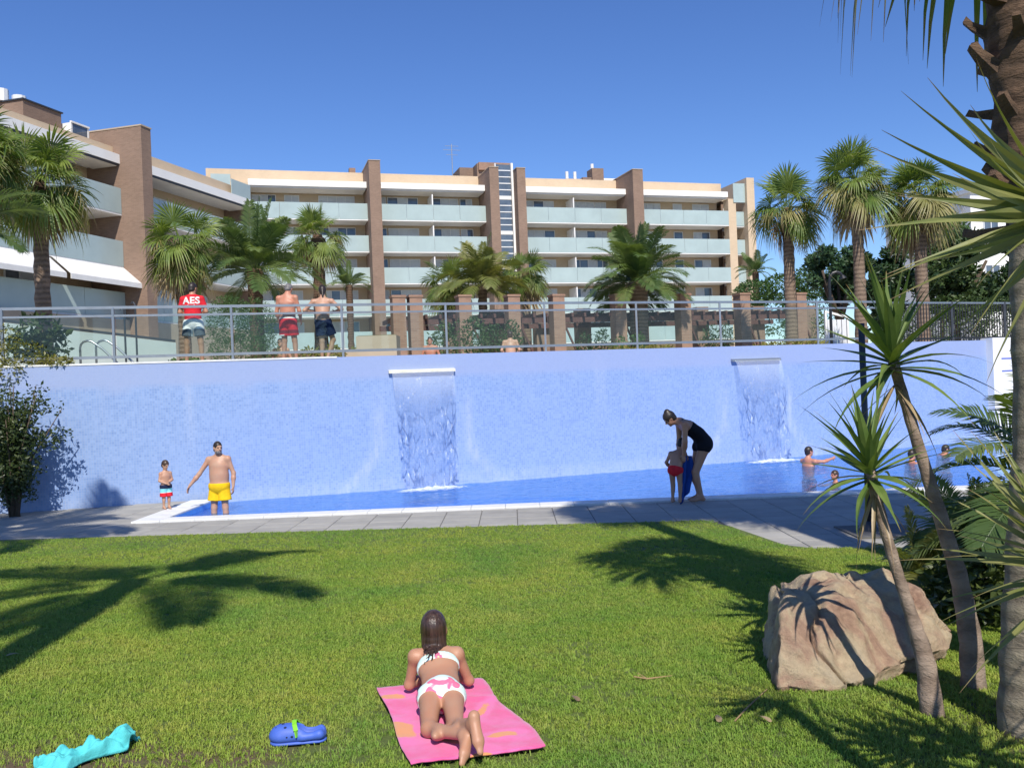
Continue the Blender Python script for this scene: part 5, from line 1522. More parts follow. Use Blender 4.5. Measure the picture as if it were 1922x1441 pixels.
rm_.polygons.foreach_set('use_smooth', [True] * len(rm_.polygons))
ro = link('boulder', rm_); ro.location = rb
tag(ro, 'big pinkish boulder lying on lawn behind the shorter yucca', 'boulder')

# shower pole on the paving, by the yuccas
p = atz(1632, 997, 0.0)
sh = thing('shower_pole', 'dark shower pole on round foot on paving behind shorter yucca', 'shower', (p.x, p.y, 0))
b = MB(); b.tube([(0, 0, 0), (0, 0, 2.75)], 0.042, 12); b.tube([(0, 0, 2.62), (0.14, -0.05, 2.68), (0.22, -0.08, 2.6)], 0.02, 8); b.build('pole', M['darkmetal'], sh, True)
b = MB(); b.tube([(0.22, -0.08, 2.6), (0.23, -0.085, 2.56)], [0.03, 0.08], 12); b.build('shower_head', M['darkmetal'], sh)
b = MB(); b.tube([(0, 0, 0.0), (0, 0, 0.03), (0, 0, 0.12)], [0.14, 0.13, 0.06], 16); b.build('foot_plate', M['darkmetal'], sh)
b = MB(); b.tube([(0, -0.04, 1.1), (0, -0.09, 1.1)], 0.03, 10); b.build('tap', M['steel'], sh)
b = MB(); b.box(-0.45, 0.45, -0.45, 0.45, 0.002, 0.02)
dr = b.build('drain_tray', M['joint']); dr.location = (p.x + 0.12, p.y - 0.05, 0); 
tag(dr, 'dark drain tray in paving under the shower pole', 'drain')
sh.location.z = 0.02
# ------------------------------------------------------------------ people: one continuous skin grown from joints
def V3(*a): return np.array(a[0] if len(a) == 1 else a, float)
def unit(v): return v / (np.linalg.norm(v) + 1e-12)
class Cone:
    def __init__(s, a, b, ra, rb, fd=None, fr=1.0, cut=False, k=None):
        s.a = V3(a); s.b = V3(b); s.ra = ra; s.rb = rb; s.fd = None if fd is None else unit(V3(fd)); s.fr = fr; s.cut = cut; s.k = k
    def box(s):
        r = max(s.ra, s.rb); return np.minimum(s.a, s.b) - r, np.maximum(s.a, s.b) + r
    def ev(s, P):
        ab = s.b - s.a; L2 = ab @ ab + 1e-12
        t = np.clip(((P - s.a) @ ab) / L2, 0, 1)
        q = P - (s.a + t[..., None] * ab)
        r = s.ra + (s.rb - s.ra) * t
        if s.fd is not None:
            c = q @ s.fd; q = q + (c * (1 / s.fr - 1))[..., None] * s.fd
            d = (np.linalg.norm(q, axis=-1) - r) * (0.5 + 0.5 * s.fr)
        else: d = np.linalg.norm(q, axis=-1) - r
        if s.cut: d = np.maximum(d, ((P - s.b) @ unit(ab)))
        return d
class Ell:
    def __init__(s, c, ax, r, k=None):
        s.c = V3(c); s.ax = [unit(V3(a)) for a in ax]; s.r = r; s.k = k
    def box(s):
        m_ = max(s.r); return s.c - m_, s.c + m_
    def ev(s, P):
        q = P - s.c
        u = np.stack([(q @ a) / r for a, r in zip(s.ax, s.r)], -1)
        k0 = np.linalg.norm(u, axis=-1); 
        k1 = np.linalg.norm(np.stack([(q @ a) / (r * r) for a, r in zip(s.ax, s.r)], -1), axis=-1)
        return k0 * (k0 - 1.0) / (k1 + 1e-9)
def skin(prims, h, k=0.03, subs=(), planes=()):
    lo = np.min([p.box()[0] for p in prims], 0) - 3 * h; hi = np.max([p.box()[1] for p in prims], 0) + 3 * h
    n = np.ceil((hi - lo) / h).astype(int) + 1
    F = np.full(n, 1.0)
    def sub(p, mar):
        a, b = p.box(); i0 = np.clip(np.floor((a - mar - lo) / h).astype(int), 0, n - 1); i1 = np.clip(np.ceil((b + mar - lo) / h).astype(int) + 1, 1, n)
        g = np.stack(np.meshgrid(*[lo[d] + h * np.arange(i0[d], i1[d]) for d in range(3)], indexing='ij'), -1)
        return tuple(slice(i0[d], i1[d]) for d in range(3)), g
    for p in prims:
        kk = k if p.k is None else p.k
        sl_, g = sub(p, kk + 3 * h); d = p.ev(g); A = F[sl_]
        hh = np.maximum(kk - np.abs(A - d), 0) / kk
        F[sl_] = np.minimum(A, d) - hh * hh * kk * 0.25
    for p in subs:
        sl_, g = sub(p, 3 * h); F[sl_] = np.maximum(F[sl_], -p.ev(g))
    if planes:
        g = np.stack(np.meshgrid(*[lo[d] + h * np.arange(n[d]) for d in range(3)], indexing='ij'), -1)
        for (pt, nr) in planes: F = np.maximum(F, (g - V3(pt)) @ unit(V3(nr)))
    # surface nets
    ins = F < 0
    acc = np.zeros(tuple(n - 1) + (3,)); cnt = np.zeros(tuple(n - 1))
    for ax in range(3):
        o1, o2 = [d for d in range(3) if d != ax]
        for da in (0, 1):
            for db in (0, 1):
                s0 = [None] * 3; s1 = [None] * 3
                s0[ax] = slice(0, n[ax] - 1); s1[ax] = slice(1, n[ax])
                for o, dd in ((o1, da), (o2, db)): s0[o] = s1[o] = slice(dd, n[o] - 1 + dd)
                A = F[tuple(s0)]; B = F[tuple(s1)]; mk = (A < 0) != (B < 0)
                t = np.where(mk, A / np.where(mk, A - B, 1), 0)
                acc[..., ax] += np.where(mk, t, 0); acc[..., o1] += mk * da; acc[..., o2] += mk * db; cnt += mk
    cells = np.argwhere(cnt > 0); idx = -np.ones(tuple(n - 1), int); idx[tuple(cells.T)] = np.arange(len(cells))
    vs = lo + h * (cells + acc[tuple(cells.T)] / cnt[tuple(cells.T)][:, None])
    quads = []
    for ax in range(3):
        o1, o2 = (ax + 1) % 3, (ax + 2) % 3
        s0 = [slice(1, n[d] - 1) for d in range(3)]; s0[ax] = slice(0, n[ax] - 1)
        s1 = list(s0); s1[ax] = slice(1, n[ax])
        A = ins[tuple(s0)]; B = ins[tuple(s1)]
        for mk, flip in ((A & ~B, False), (~A & B, True)):
            e = np.argwhere(mk)
            if not len(e): continue
            off = np.array([1, 1, 1]); off[ax] = 0; e = e + off
            def ci(d1, d2):
                c = e.copy(); c[:, o1] -= d1; c[:, o2] -= d2; return idx[tuple(c.T)]
            q = np.stack([ci(1, 1), ci(0, 1), ci(0, 0), ci(1, 0)], 1)
            quads.append(q[:, ::-1] if flip else q)
    Q = np.concatenate(quads); Q = Q[(Q >= 0).all(1)]
    # light smoothing
    if len(Q):
        for lam in (0.5, -0.3):
            S = np.zeros_like(vs); c = np.zeros(len(vs))
            for a_, b_ in ((0, 1), (1, 2), (2, 3), (3, 0)):
                np.add.at(S, Q[:, a_], vs[Q[:, b_]]); np.add.at(S, Q[:, b_], vs[Q[:, a_]]); np.add.at(c, Q[:, a_], 1); np.add.at(c, Q[:, b_], 1)
            vs = vs + lam * (S / np.maximum(c, 1)[:, None] - vs)
    return vs, Q
def skinobj(name, mat, parent, prims, h, k=0.03, subs=(), planes=(), zmats=None):
    vs, Q = skin(prims, h, k, subs, planes)
    me = bpy.data.meshes.new(name)
    me.from_pydata(vs.tolist(), [], Q.tolist())
    for mm in (mat if isinstance(mat, (list, tuple)) else [mat]): me.materials.append(mm)
    me.polygons.foreach_set('use_smooth', [True] * len(Q))
    if zmats:
        zc = vs[Q].mean(1); me.polygons.foreach_set('material_index', [int(zmats(z)) for z in zc])
    me.update()
    return link(name, me, None, parent)

def skinmat(name, col, ruddy=0.15):
    mt, nt, b = newmat(name)
    tc = N(nt, 'ShaderNodeTexCoord'); nz = N(nt, 'ShaderNodeTexNoise', Scale=7.0, Detail=4.0); nt.links.new(tc.outputs['Object'], nz.inputs[0])
    nt.links.new(ramp(nt, nz.outputs[0], [(0.3, (col[0], col[1] * (1 - ruddy), col[2] * (1 - 1.3 * ruddy))), (0.7, col)]), b.inputs['Base Color'])
    b.inputs['Roughness'].default_value = 0.5; b.inputs['Subsurface Weight'].default_value = 0.08; b.inputs['Subsurface Radius'].default_value = (0.02, 0.008, 0.004)
    return mt
M['skin'] = skinmat('skin_fair', (0.46, 0.285, 0.195)); M['skin2'] = skinmat('skin_tan', (0.44, 0.245, 0.155)); M['skinred'] = skinmat('skin_flushed', (0.48, 0.25, 0.17), 0.25)
M['hairdark'] = simple('dark_hair', (0.025, 0.017, 0.013), 0.45, var=0.4, scale=20); M['hairbrown'] = simple('brown_hair', (0.055, 0.033, 0.022), 0.4, var=0.5, scale=18)
M['hairgrey'] = simple('grey_hair', (0.16, 0.15, 0.15), 0.6, var=0.4, scale=18)
M['eye'] = simple('eye', (0.02, 0.015, 0.012), 0.2)
def cloth(name, col, var=0.12): return simple(name, col, 0.85, var=var, scale=12, bump=0.25, bscale=40, spec=0.2)
M['red'] = cloth('red_cloth', (0.62, 0.022, 0.035)); M['darkred'] = cloth('dark_red_cloth', (0.20, 0.015, 0.03)); M['navy'] = cloth('navy_cloth', (0.013, 0.022, 0.06)); M['yellow'] = cloth('yellow_cloth', (0.80, 0.50, 0.012))
M['turq'] = cloth('turquoise_cloth', (0.22, 0.60, 0.66)); M['whitecloth'] = cloth('white_cloth', (0.75, 0.75, 0.73)); M['greycloth'] = cloth('grey_cloth', (0.10, 0.11, 0.13)); M['blackcloth'] = cloth('black_cloth', (0.010, 0.010, 0.014)); M['bluecloth'] = cloth('blue_towel', (0.02, 0.07, 0.30)); M['orange'] = cloth('orange_cloth', (0.70, 0.16, 0.06))

STAND = dict(pelvis=(0, 0, .94), waist=(0, 0, 1.10), chest=(0, 0.0, 1.28), neck=(0, -.015, 1.455), head=(0, .015, 1.635),
             shL=(-.18, -.01, 1.405), shR=(.18, -.01, 1.405), elL=(-.235, -.03, 1.12), elR=(.235, -.03, 1.12), wrL=(-.25, .05, .88), wrR=(.25, .05, .88),
             hiL=(-.085, 0, .90), hiR=(.085, 0, .90), knL=(-.095, .015, .49), knR=(.095, .015, .49), anL=(-.10, -.02, .085), anR=(.10, -.02, .085))
class Human:
    def __init__(s, label, loc, rz, H=1.75, pose=None, face=(0, 1, 0), headup=(0, 0, 1), mat='skin', fat=1.0, limb=1.0, headscale=1.0, torso=1.0, hs=None, feet=None, hands=None, vox=0.011, fdir=(0, 1, 0), group=None):
        s.root = thing('person', label, 'person', loc, rz, group)
        J = dict(STAND); J.update(pose or {}); sc_ = H / 1.75
        s.J = {k: V3(v) * sc_ for k, v in J.items()}; s.s = sc_; J = s.J; s.vox = vox
        s.f = unit(V3(face)); u = V3(headup); s.u = unit(u - s.f * (u @ s.f)); s.sd = unit(np.cross(s.f, s.u))
        g = sc_; P = []; s.tag = {}
        def add(tagname, p): P.append(p); s.tag.setdefault(tagname, []).append(p)
        side = unit(J['hiR'] - J['hiL']); sh_side = unit(J['shR'] - J['shL'])
        def fwd(a, b, sd): return unit(np.cross(unit(b - a), -sd)) if True else None
        w = torso
        add('torso', Cone(J['pelvis'], J['waist'], .150 * g * w * (0.5 + 0.5 * fat), .138 * g * w * fat, fwd(J['pelvis'], J['waist'], side), .74 if fat <= 1.05 else .84, k=.05 * g))
        add('torso', Cone(J['waist'], J['chest'], .136 * g * w * (0.4 + 0.6 * fat), .158 * g * w, fwd(J['waist'], J['chest'], sh_side), .68 if fat <= 1.05 else .76, k=.06 * g))
        add('torso', Cone(J['chest'], J['chest'] + (J['neck'] - J['chest']) * .72, .158 * g * w, .10 * g * w, fwd(J['chest'], J['neck'], sh_side), .66, k=.05 * g))
        if fat > 1.0:
            fc_ = fwd(J['waist'], J['chest'], sh_side)
            for sg in (-1, 1): add('torso', Ell(J['chest'] + fc_ * .062 * g + sh_side * sg * .075 * g + V3(0, 0, .015) * g, np.eye(3), (.085 * g, .058 * g, .070 * g), k=.018 * g))
        if fat > 1.1: 
            ff = fwd(J['pelvis'], J['chest'], side); add('torso', Ell(J['waist'] * .65 + J['pelvis'] * .35 + ff * .05 * g, np.eye(3), (.14 * g, .11 * g, .14 * g), k=.06 * g))
        for sd in 'LR':
            add('torso', Cone(J['neck'] - (J['neck'] - J['chest']) * .12, J['sh' + sd], .055 * g, .056 * g, k=.05 * g))
            add('hips', Cone(J['pelvis'], J['hi' + sd], .115 * g * w, .095 * g * limb, k=.05 * g))
            bk = -fwd(J['pelvis'], J['waist'], side)
            add('hips', Ell(J['hi' + sd] + bk * .045 * g + unit(J['pelvis'] - J['hi' + sd]) * .01, np.eye(3), (.082 * g * limb,) * 3, k=.05 * g))
            a, b, c = J['hi' + sd], J['kn' + sd], J['an' + sd]
            add('thigh' + sd, Cone(a, b, .088 * g * limb, .056 * g * limb, k=.04 * g))
            add('calf' + sd, Cone(b, c, .053 * g * limb, .036 * g * limb, k=.03 * g))
            kb = unit(np.cross(unit(c - b), side)); kb = kb if kb @ fwd(J['pelvis'], J['waist'], side) < 0 else -kb
            add('calf' + sd, Ell(b + (c - b) * .28 + kb * .016 * g, (unit(c - b), side, kb), (.11 * g, .050 * g * limb, .048 * g * limb), k=.03 * g))
            fd_ = V3((feet or {}).get(sd, fdir)); fd_ = unit(fd_)
            dn = unit(c - b) if feet else V3(0, 0, -1)
            heel = c + dn * .045 * g - fd_ * .035 * g; ball = c + dn * .052 * g + fd_ * .12 * g; toe = ball + fd_ * .065 * g + dn * .006 * g
            add('foot' + sd, Cone(c, heel, .036 * g, .032 * g, k=.03 * g)); add('foot' + sd, Cone(c + fd_ * .01, ball, .036 * g, .028 * g, k=.03 * g)); 
            add('foot' + sd, Cone(heel, ball, .030 * g, .034 * g, dn, .75, k=.03 * g)); add('foot' + sd, Cone(ball, toe, .034 * g, .024 * g, dn, .6, k=.02 * g))
            a, b, c = J['sh' + sd], J['el' + sd], J['wr' + sd]
            add('uarm' + sd, Cone(a, b, .052 * g * limb, .038 * g * limb, k=.035 * g)); add('farm' + sd, Cone(b, b + (c - b) * .35, .040 * g * limb, .041 * g * limb, k=.03 * g)); add('farm' + sd, Cone(b + (c - b) * .35, c, .041 * g * limb, .027 * g * limb, k=.03 * g))
            # hand: palm, four fingers, thumb
            hd = V3((hands or {}).get(sd, unit(c - b))); hd = unit(hd)
            inn = -sh_side if sd == 'R' else sh_side
            nrm = unit(inn - hd * (inn @ hd)); across = np.cross(hd, nrm)
            if across @ V3(fdir) < 0: across = -across          # thumb side is towards the front
            pc = c + hd * .075 * g
            add('hand' + sd, Cone(c, pc, .026 * g, .036 * g, nrm, .48, k=.02 * g))
            for q, (ln, off) in enumerate(((.070, .027), (.080, .009), (.074, -.009), (.056, -.026))):
                b0_ = c + hd * .085 * g + across * off * g; m_ = b0_ + (hd * .8 + nrm * .25 + across * off * 2.0) * ln * .55 * g; e_ = m_ + (hd * .6 + nrm * .55) * ln * .5 * g
                add('hand' + sd, Cone(b0_ - hd * .02 * g, m_, .0098 * g, .009 * g, k=.008 * g)); add('hand' + sd, Cone(m_, e_, .009 * g, .0075 * g, k=.006 * g))
            t0 = c + hd * .03 * g + across * .024 * g; t1 = t0 + (hd * .5 + across * .75 + nrm * .2) * .04 * g; t2 = t1 + (hd * .9 + across * .25 + nrm * .2) * .03 * g
            add('hand' + sd, Cone(t0, t1, .012 * g, .0105 * g, k=.01 * g)); add('hand' + sd, Cone(t1, t2, .0105 * g, .008 * g, k=.006 * g))
        q = g * headscale; s.q = q; hc = J['head']; f, u, d_ = s.f, s.u, s.sd
        add('neck', Cone(J['neck'] - (hc - J['neck']) * .15, hc - u * .06 * q - f * .01 * q, .060 * g, .052 * g * (0.5 + 0.5 * headscale), k=.04 * g))
        add('head', Ell(hc + u * .02 * q - f * .012 * q, (d_, f, u), (.074 * q, .094 * q, .097 * q), k=.02 * q)); add('head', Ell(hc - u * .05 * q + f * .026 * q, (d_, f, u), (.056 * q, .062 * q, .064 * q), k=.04 * q))
        add('head', Cone(hc + f * .082 * q + u * .012 * q, hc + f * .106 * q - u * .022 * q, .009 * q, .014 * q, k=.012 * q))
        add('head', Cone(hc + f * .078 * q - d_ * .032 * q + u * .03 * q, hc + f * .078 * q + d_ * .032 * q + u * .03 * q, .012 * q, .012 * q, k=.015 * q))
        add('head', Cone(hc + f * .080 * q - d_ * .018 * q - u * .058 * q, hc + f * .080 * q + d_ * .018 * q - u * .058 * q, .009 * q, .009 * q, k=.008 * q))
        add('head', Ell(hc + f * .072 * q - u * .095 * q, (d_, f, u), (.022 * q, .018 * q, .016 * q), k=.02 * q))
        for sg in (-1, 1): add('head', Ell(hc + d_ * sg * .077 * q - f * .004 * q - u * .006 * q, (d_, f, u), (.010 * q, .020 * q, .032 * q), k=.008 * q))
        subs = [Ell(hc + f * .098 * q + d_ * sg * .030 * q + u * .008 * q, (d_, f, u), (.015 * q, .016 * q, .010 * q)) for sg in (-1, 1)]
        s.P = P
        s.body = skinobj('body', M[mat], s.root, P, vox, .03 * g, subs)
        for sg in (-1, 1):
            skinobj('eye', M['eye'], s.root, [Ell(hc + f * .080 * q + d_ * sg * .030 * q + u * .008 * q, (d_, f, u), (.012 * q, .010 * q, .008 * q))], .004 * q)
    def pr(s, *tags): return [p for t in tags for p in s.tag[t]]
    def grow(s, prims, e):
        out = []
        for p in prims:
            if isinstance(p, Cone): out.append(Cone(p.a, p.b, p.ra + e, p.rb + e, p.fd, p.fr, k=p.k))
            else: out.append(Ell(p.c, p.ax, tuple(r + e for r in p.r), k=p.k))
        return out
    def shorts(s, mat, name='shorts', t=0.62, e=0.014, flare=0.03, top=0.045, zmats=None, waist=None):
        g = s.s; J = s.J; up = unit(J['waist'] - J['pelvis'])
        P = s.grow(s.pr('hips'), e) + [Cone(J['pelvis'] - up * .03 * g, J['pelvis'] + up * .12 * g, s.tag['torso'][0].ra + e, s.tag['torso'][0].rb + e, s.tag['torso'][0].fd, s.tag['torso'][0].fr)]
        for sd in 'LR':
            a, b = J['hi' + sd], J['kn' + sd]; th = s.tag['thigh' + sd][0]
            P.append(Cone(a, a + (b - a) * t, th.ra + e, th.ra + (th.rb - th.ra) * t + e + flare * g, cut=True, k=.012))
        return skinobj(name, mat, s.root, P, s.vox, .035 * g, planes=[(J['pelvis'] + up * top * g, up)], zmats=zmats)
    def briefs(s, mat, name='swim_briefs', top=0.045, e=0.008, leg=0.12):
        g = s.s; J = s.J; up = unit(J['waist'] - J['pelvis'])
        P = s.grow(s.pr('hips'), e) + [Cone(J['pelvis'] - up * .02 * g, J['pelvis'] + up * .10 * g, s.tag['torso'][0].ra + e, s.tag['torso'][0].rb + e, s.tag['torso'][0].fd, s.tag['torso'][0].fr)]
        for sd in 'LR':
            a, b = J['hi' + sd], J['kn' + sd]; th = s.tag['thigh' + sd][0]
            P.append(Cone(a, a + (b - a) * leg, th.ra + e, th.ra * .97 + e, cut=True, k=.01))
        pl = [(J['pelvis'] + up * top * g, up)]
        return skinobj(name, mat, s.root, P, s.vox * .8, .03 * g, planes=pl)
    def hair(s, mat, name='hair', e=.012, cover=.35, extra=(), k=.02):
        q = s.q; hc = s.J['head']; f, u, d_ = s.f, s.u, s.sd
        P = [Ell(hc + u * .024 * q - f * .014 * q, (d_, f, u), (.074 * q + e, .094 * q + e, .097 * q + e)), Ell(hc - u * .045 * q - f * .05 * q, (d_, f, u), (.060 * q + e * .6, .05 * q + e * .6, .05 * q))] + list(extra)
        sb = [Ell(hc + f * .105 * q - u * .035 * q, (d_, f, u), (.075 * q, .085 * q, .095 * q)), Ell(hc + d_ * .08 * q - u * .03 * q + f * .02 * q, (d_, f, u), (.03 * q, .035 * q, .04 * q)), Ell(hc - d_ * .08 * q - u * .03 * q + f * .02 * q, (d_, f, u), (.03 * q, .035 * q, .04 * q))]
        return skinobj(name, mat, s.root, P, max(.006, s.vox * .7), k, sb)
    def tshirt(s, mat):
        g = s.s; J = s.J; up = unit(J['waist'] - J['pelvis'])
        P = s.grow(s.pr('torso'), .014) + [Cone(J['pelvis'] - up * .06 * g, J['waist'], s.tag['torso'][0].ra + .02, s.tag['torso'][0].rb + .018, s.tag['torso'][0].fd, s.tag['torso'][0].fr)]
        for sd in 'LR':
            a, b = J['sh' + sd], J['el' + sd]; P.append(Cone(a, a + (b - a) * .68, .066 * g, .066 * g, cut=True, k=.02))
        return skinobj('t_shirt', mat, s.root, P, s.vox, .03 * g, subs=[Ell(J['neck'] + V3(0, .02, .05) * g, np.eye(3), (.068 * g,) * 3)], planes=[(J['pelvis'] - up * .08 * g, -up)])

def deckpt(px, py, back):
    """a point on the terrace, 'back' metres behind the wall face"""
    r = ray(px, py); x = 0
    for _ in range(30): x = (r.x) * (wallY(x) + back)
    return Vector((x, wallY(x) + back, DECK))

# 1 lifeguard style red shirt, back to us, hands together in front
h = Human('person in red t-shirt with white letters and grey white shorts, back turned', deckpt(364, 640, 0.62), 0.10, 1.80,
          dict(elR=(.27, .0, 1.14), wrR=(.10, .20, 1.10), elL=(-.26, .0, 1.14), wrL=(-.08, .21, 1.07), hiL=(-.10, 0, .90), hiR=(.10, 0, .90), knL=(-.14, .0, .49), knR=(.14, 0, .49), anL=(-.155, -.02, .085), anR=(.165, -.02, .085), head=(0.01, .03, 1.63)), face=(.35, .9, -.25), mat='skin2')
h.shorts([M['whitecloth'], M['greycloth']], t=.66, flare=.035, zmats=lambda c: 1 if 0.60 < c[2] < 0.80 and abs(c[0]) > 0.03 else 0)
shirt = h.tshirt(M['red'])
h.hair(M['hairdark'], e=.007)
# white lettering on the back, laid onto the shirt
bpy.context.view_layer.update()
bvh = BVHTree.FromPolygons([v.co[:] for v in shirt.data.vertices], [tuple(p.vertices) for p in shirt.data.polygons])
fc = bpy.data.curves.new('lettering', 'FONT'); fc.body = 'AES'; fc.align_x = 'CENTER'; fc.size = 0.20; fc.offset = 0.006; fc.space_character = 1.05
fo_ = bpy.data.objects.new('tmp_text', fc); COL.objects.link(fo_)
bpy.context.view_layer.update()
tm_ = bpy.data.meshes.new_from_object(fo_.evaluated_get(bpy.context.evaluated_depsgraph_get()))
bpy.data.objects.remove(fo_)
bm = bmesh.new(); bm.from_mesh(tm_); bmesh.ops.triangulate(bm, faces=bm.faces); bmesh.ops.subdivide_edges(bm, edges=[e for e in bm.edges if e.calc_length() > 0.03], cuts=2)
arc = bmesh.ops.create_grid(bm, x_segments=8, y_segments=1, size=1)['verts']
for v in arc: v.co.x *= 0.07; v.co.y = -0.045 + 0.018 * v.co.y - 0.02 * (v.co.x / 0.07) ** 2 * -1 - 0.02
for v in bm.verts:
    x, z = v.co.x * 1.05, v.co.y + 1.345
    loc, nn, i_, ds = bvh.ray_cast(Vector((x, -1.0, z)), Vector((0, 1, 0)))
    v.co = (loc + Vector((0, -0.004, 0))) if loc else Vector((x, -0.13, z))
lm = bpy.data.meshes.new('lettering'); bm.to_mesh(lm); bm.free(); lm.materials.append(M['whitecloth'])
lo_ = link('lettering', lm, None, shirt)

# 2 man in red shorts
h = Human('person with grey hair and red swim shorts at railing, bare back turned', deckpt(542, 640, 0.55), -0.05, 1.80,
          dict(head=(.02, .07, 1.60), neck=(0, .01, 1.45), elL=(-.245, .02, 1.12), wrL=(-.235, .14, .92), elR=(.25, .02, 1.12), wrR=(.235, .16, .93), knL=(-.10, .03, .49), anL=(-.12, -.02, .085), knR=(.12, .03, .49), anR=(.155, .0, .085)), face=(.1, .8, -.6), mat='skinred', fat=1.06, torso=1.06)
h.shorts([M['red'], M['darkred'], M['whitecloth']], t=.74, flare=.035, zmats=lambda c: 1 if 0.66 < c[2] < 0.73 else (2 if (c[2] > 0.985 or (c[0] < -.07 and .56 < c[2] < .64)) else (1 if c[2] < .56 else 0)))
h.hair(M['hairgrey'], e=.008)
# 3 man in navy shorts leaning on the rail
h = Human('person with dark ponytail and navy shorts leaning elbows on railing', deckpt(608, 640, 0.62), 0.08, 1.76,
          dict(pelvis=(0, -.02, .93), waist=(0, -.06, 1.08), chest=(0, -.02, 1.24), neck=(.01, .02, 1.42), head=(.0, .06, 1.60), shL=(-.20, .0, 1.36), shR=(.20, .0, 1.36), elL=(-.40, -.02, 1.17), elR=(.42, -.02, 1.17), wrL=(-.18, .16, 1.16), wrR=(.24, .18, 1.14), hiL=(-.085, -.02, .89), hiR=(.085, -.02, .89), knL=(-.04, .0, .48), anL=(-.05, -.03, .085), knR=(.20, .05, .50), anR=(.07, -.06, .09)), face=(-.15, .95, -.25), mat='skin')
h.shorts(M['navy'], t=.72, flare=.04)
q = h.q; hc = h.J['head']
h.hair(M['hairdark'], e=.012, extra=[Cone(hc - h.f * .09 - h.u * .04, hc - h.f * .11 - h.u * .15, .034, .018)])
# 4 man in yellow shorts standing in the pool
p = atz(414, 962, WATER); p.z = WATER - 0.40
h = Human('person with beard and yellow shorts wading in pool, arm held out', p, math.pi - 0.12, 1.78,
          dict(head=(-.02, .05, 1.62), elR=(.36, .06, 1.14), wrR=(.52, .14, .93), elL=(-.27, -.04, 1.13), wrL=(-.28, .02, .88), knL=(-.11, .02, .49), knR=(.11, .02, .49), shR=(.19, .0, 1.40), anL=(-.13, -.02, .085), anR=(.13, -.02, .085)), face=(-.75, .66, -.1), mat='skin', fat=1.16, torso=1.08, hands=dict(R=(.35, .2, -.85)))
h.shorts(M['yellow'], t=.66, e=.016, flare=.045, top=.02)
q = h.q; hc = h.J['head']; f, u, d_ = h.f, h.u, h.sd
skinobj('beard', M['hairgrey'], h.root, [Ell(hc - u * .075 * q + f * .035 * q, (d_, f, u), (.060 * q, .058 * q, .055 * q)), Ell(hc - u * .05 * q + f * .082 * q, (d_, f, u), (.032 * q, .014 * q, .014 * q))], .006, .015, [Ell(hc - u * .055 * q + f * .10 * q, (d_, f, u), (.02 * q, .02 * q, .008 * q)), Ell(hc + u * .0 * q + f * .07 * q, (d_, f, u), (.06 * q, .05 * q, .05 * q))])
h.hair(M['hairdark'], e=.004)
chest = h.J['chest']
# 5 child in striped shorts
CH = dict(pelvis=(0, 0, .83), waist=(0, 0, .99), chest=(0, 0, 1.15), neck=(0, -.01, 1.29), head=(0, .02, 1.535), shL=(-.165, 0, 1.245), shR=(.165, 0, 1.245), elL=(-.22, .02, 1.0), elR=(.22, .02, 1.0), wrL=(-.06, .17, .94), wrR=(.06, .19, .90), hiL=(-.085, 0, .80), hiR=(.085, 0, .80), knL=(-.09, .01, .43), knR=(.09, .01, .43), anL=(-.09, -.02, .085), anR=(.09, -.02, .085))
p = atz(313, 955, 0.03)
h = Human('small child in navy turquoise and red striped shorts beside pool corner', p, math.pi + 0.75, 0.96, CH, face=(-.25, .9, -.38), mat='skin', headscale=1.32, torso=1.08, limb=1.05, vox=.008)
h.shorts([M['navy'], M['turq'], M['red'], M['whitecloth']], t=.97, e=.012, flare=.05, top=.03, zmats=lambda c: 0 if c[2] > .395 else (1 if c[2] > .325 else (3 if c[2] > .318 else 2)))
h.hair(M['hairbrown'], e=.010)
# 6 woman bending
p = atz(1310, 940, 0.03)
h = Human('person in black swimsuit with hair bun bending over a child', p, math.pi / 2 + 0.1, 1.80,
          dict(pelvis=(0, -.14, .96), waist=(0, -.05, 1.10), chest=(0, .11, 1.22), neck=(0, .27, 1.33), head=(0, .425, 1.385), shL=(-.17, .22, 1.29), shR=(.17, .22, 1.29), elL=(-.19, .24, 1.00), elR=(.19, .22, 1.00), wrL=(-.12, .24, .80), wrR=(.10, .27, .82), hiL=(-.09, -.12, .90), hiR=(.09, -.10, .90), knL=(-.09, .05, .49), knR=(.09, .03, .49), anL=(-.09, -.03, .085), anR=(.10, -.06, .085)),
          face=(0, .72, -.70), headup=(0, .7, .7), mat='skin2', torso=1.04, limb=1.08, fdir=(0, 1, 0), hands=dict(L=(0, .1, -1), R=(0, .1, -1)))
g = h.s; J = h.J; up = unit(J['waist'] - J['pelvis'])
sp_ = unit(J['chest'] - J['waist'])
ps = h.grow(h.pr('hips'), .010) + h.grow(h.tag['torso'][:3], .010)
for sd in 'LR':
    a, b = J['hi' + sd], J['kn' + sd]; th = h.tag['thigh' + sd][0]; ps.append(Cone(a, a + (b - a) * .14, th.ra + .012, th.ra + .012, cut=True, k=.01))
skinobj('swimsuit', M['blackcloth'], h.root, ps, .010, .04, planes=[(J['chest'] + sp_ * .02, sp_)])
for sd in 'LR':
    skinobj('strap', M['blackcloth'], h.root, [Cone(J['chest'] * .9 + J['sh' + sd] * .1 + V3(0, -.05, .10) * g, J['sh' + sd] * .6 + J['neck'] * .4 + V3(0, .0, .055) * g, .014, .014), Cone(J['sh' + sd] * .6 + J['neck'] * .4 + V3(0, .0, .055) * g, J['chest'] * .8 + J['sh' + sd] * .2 + V3(0, .09, -.06) * g, .014, .014)], .008, .01)
hc = J['head']
h.hair(M['hairdark'], e=.014, extra=[Ell(hc - h.f * .05 + h.u * .115 , (h.sd, h.f, h.u), (.05, .05, .045))])
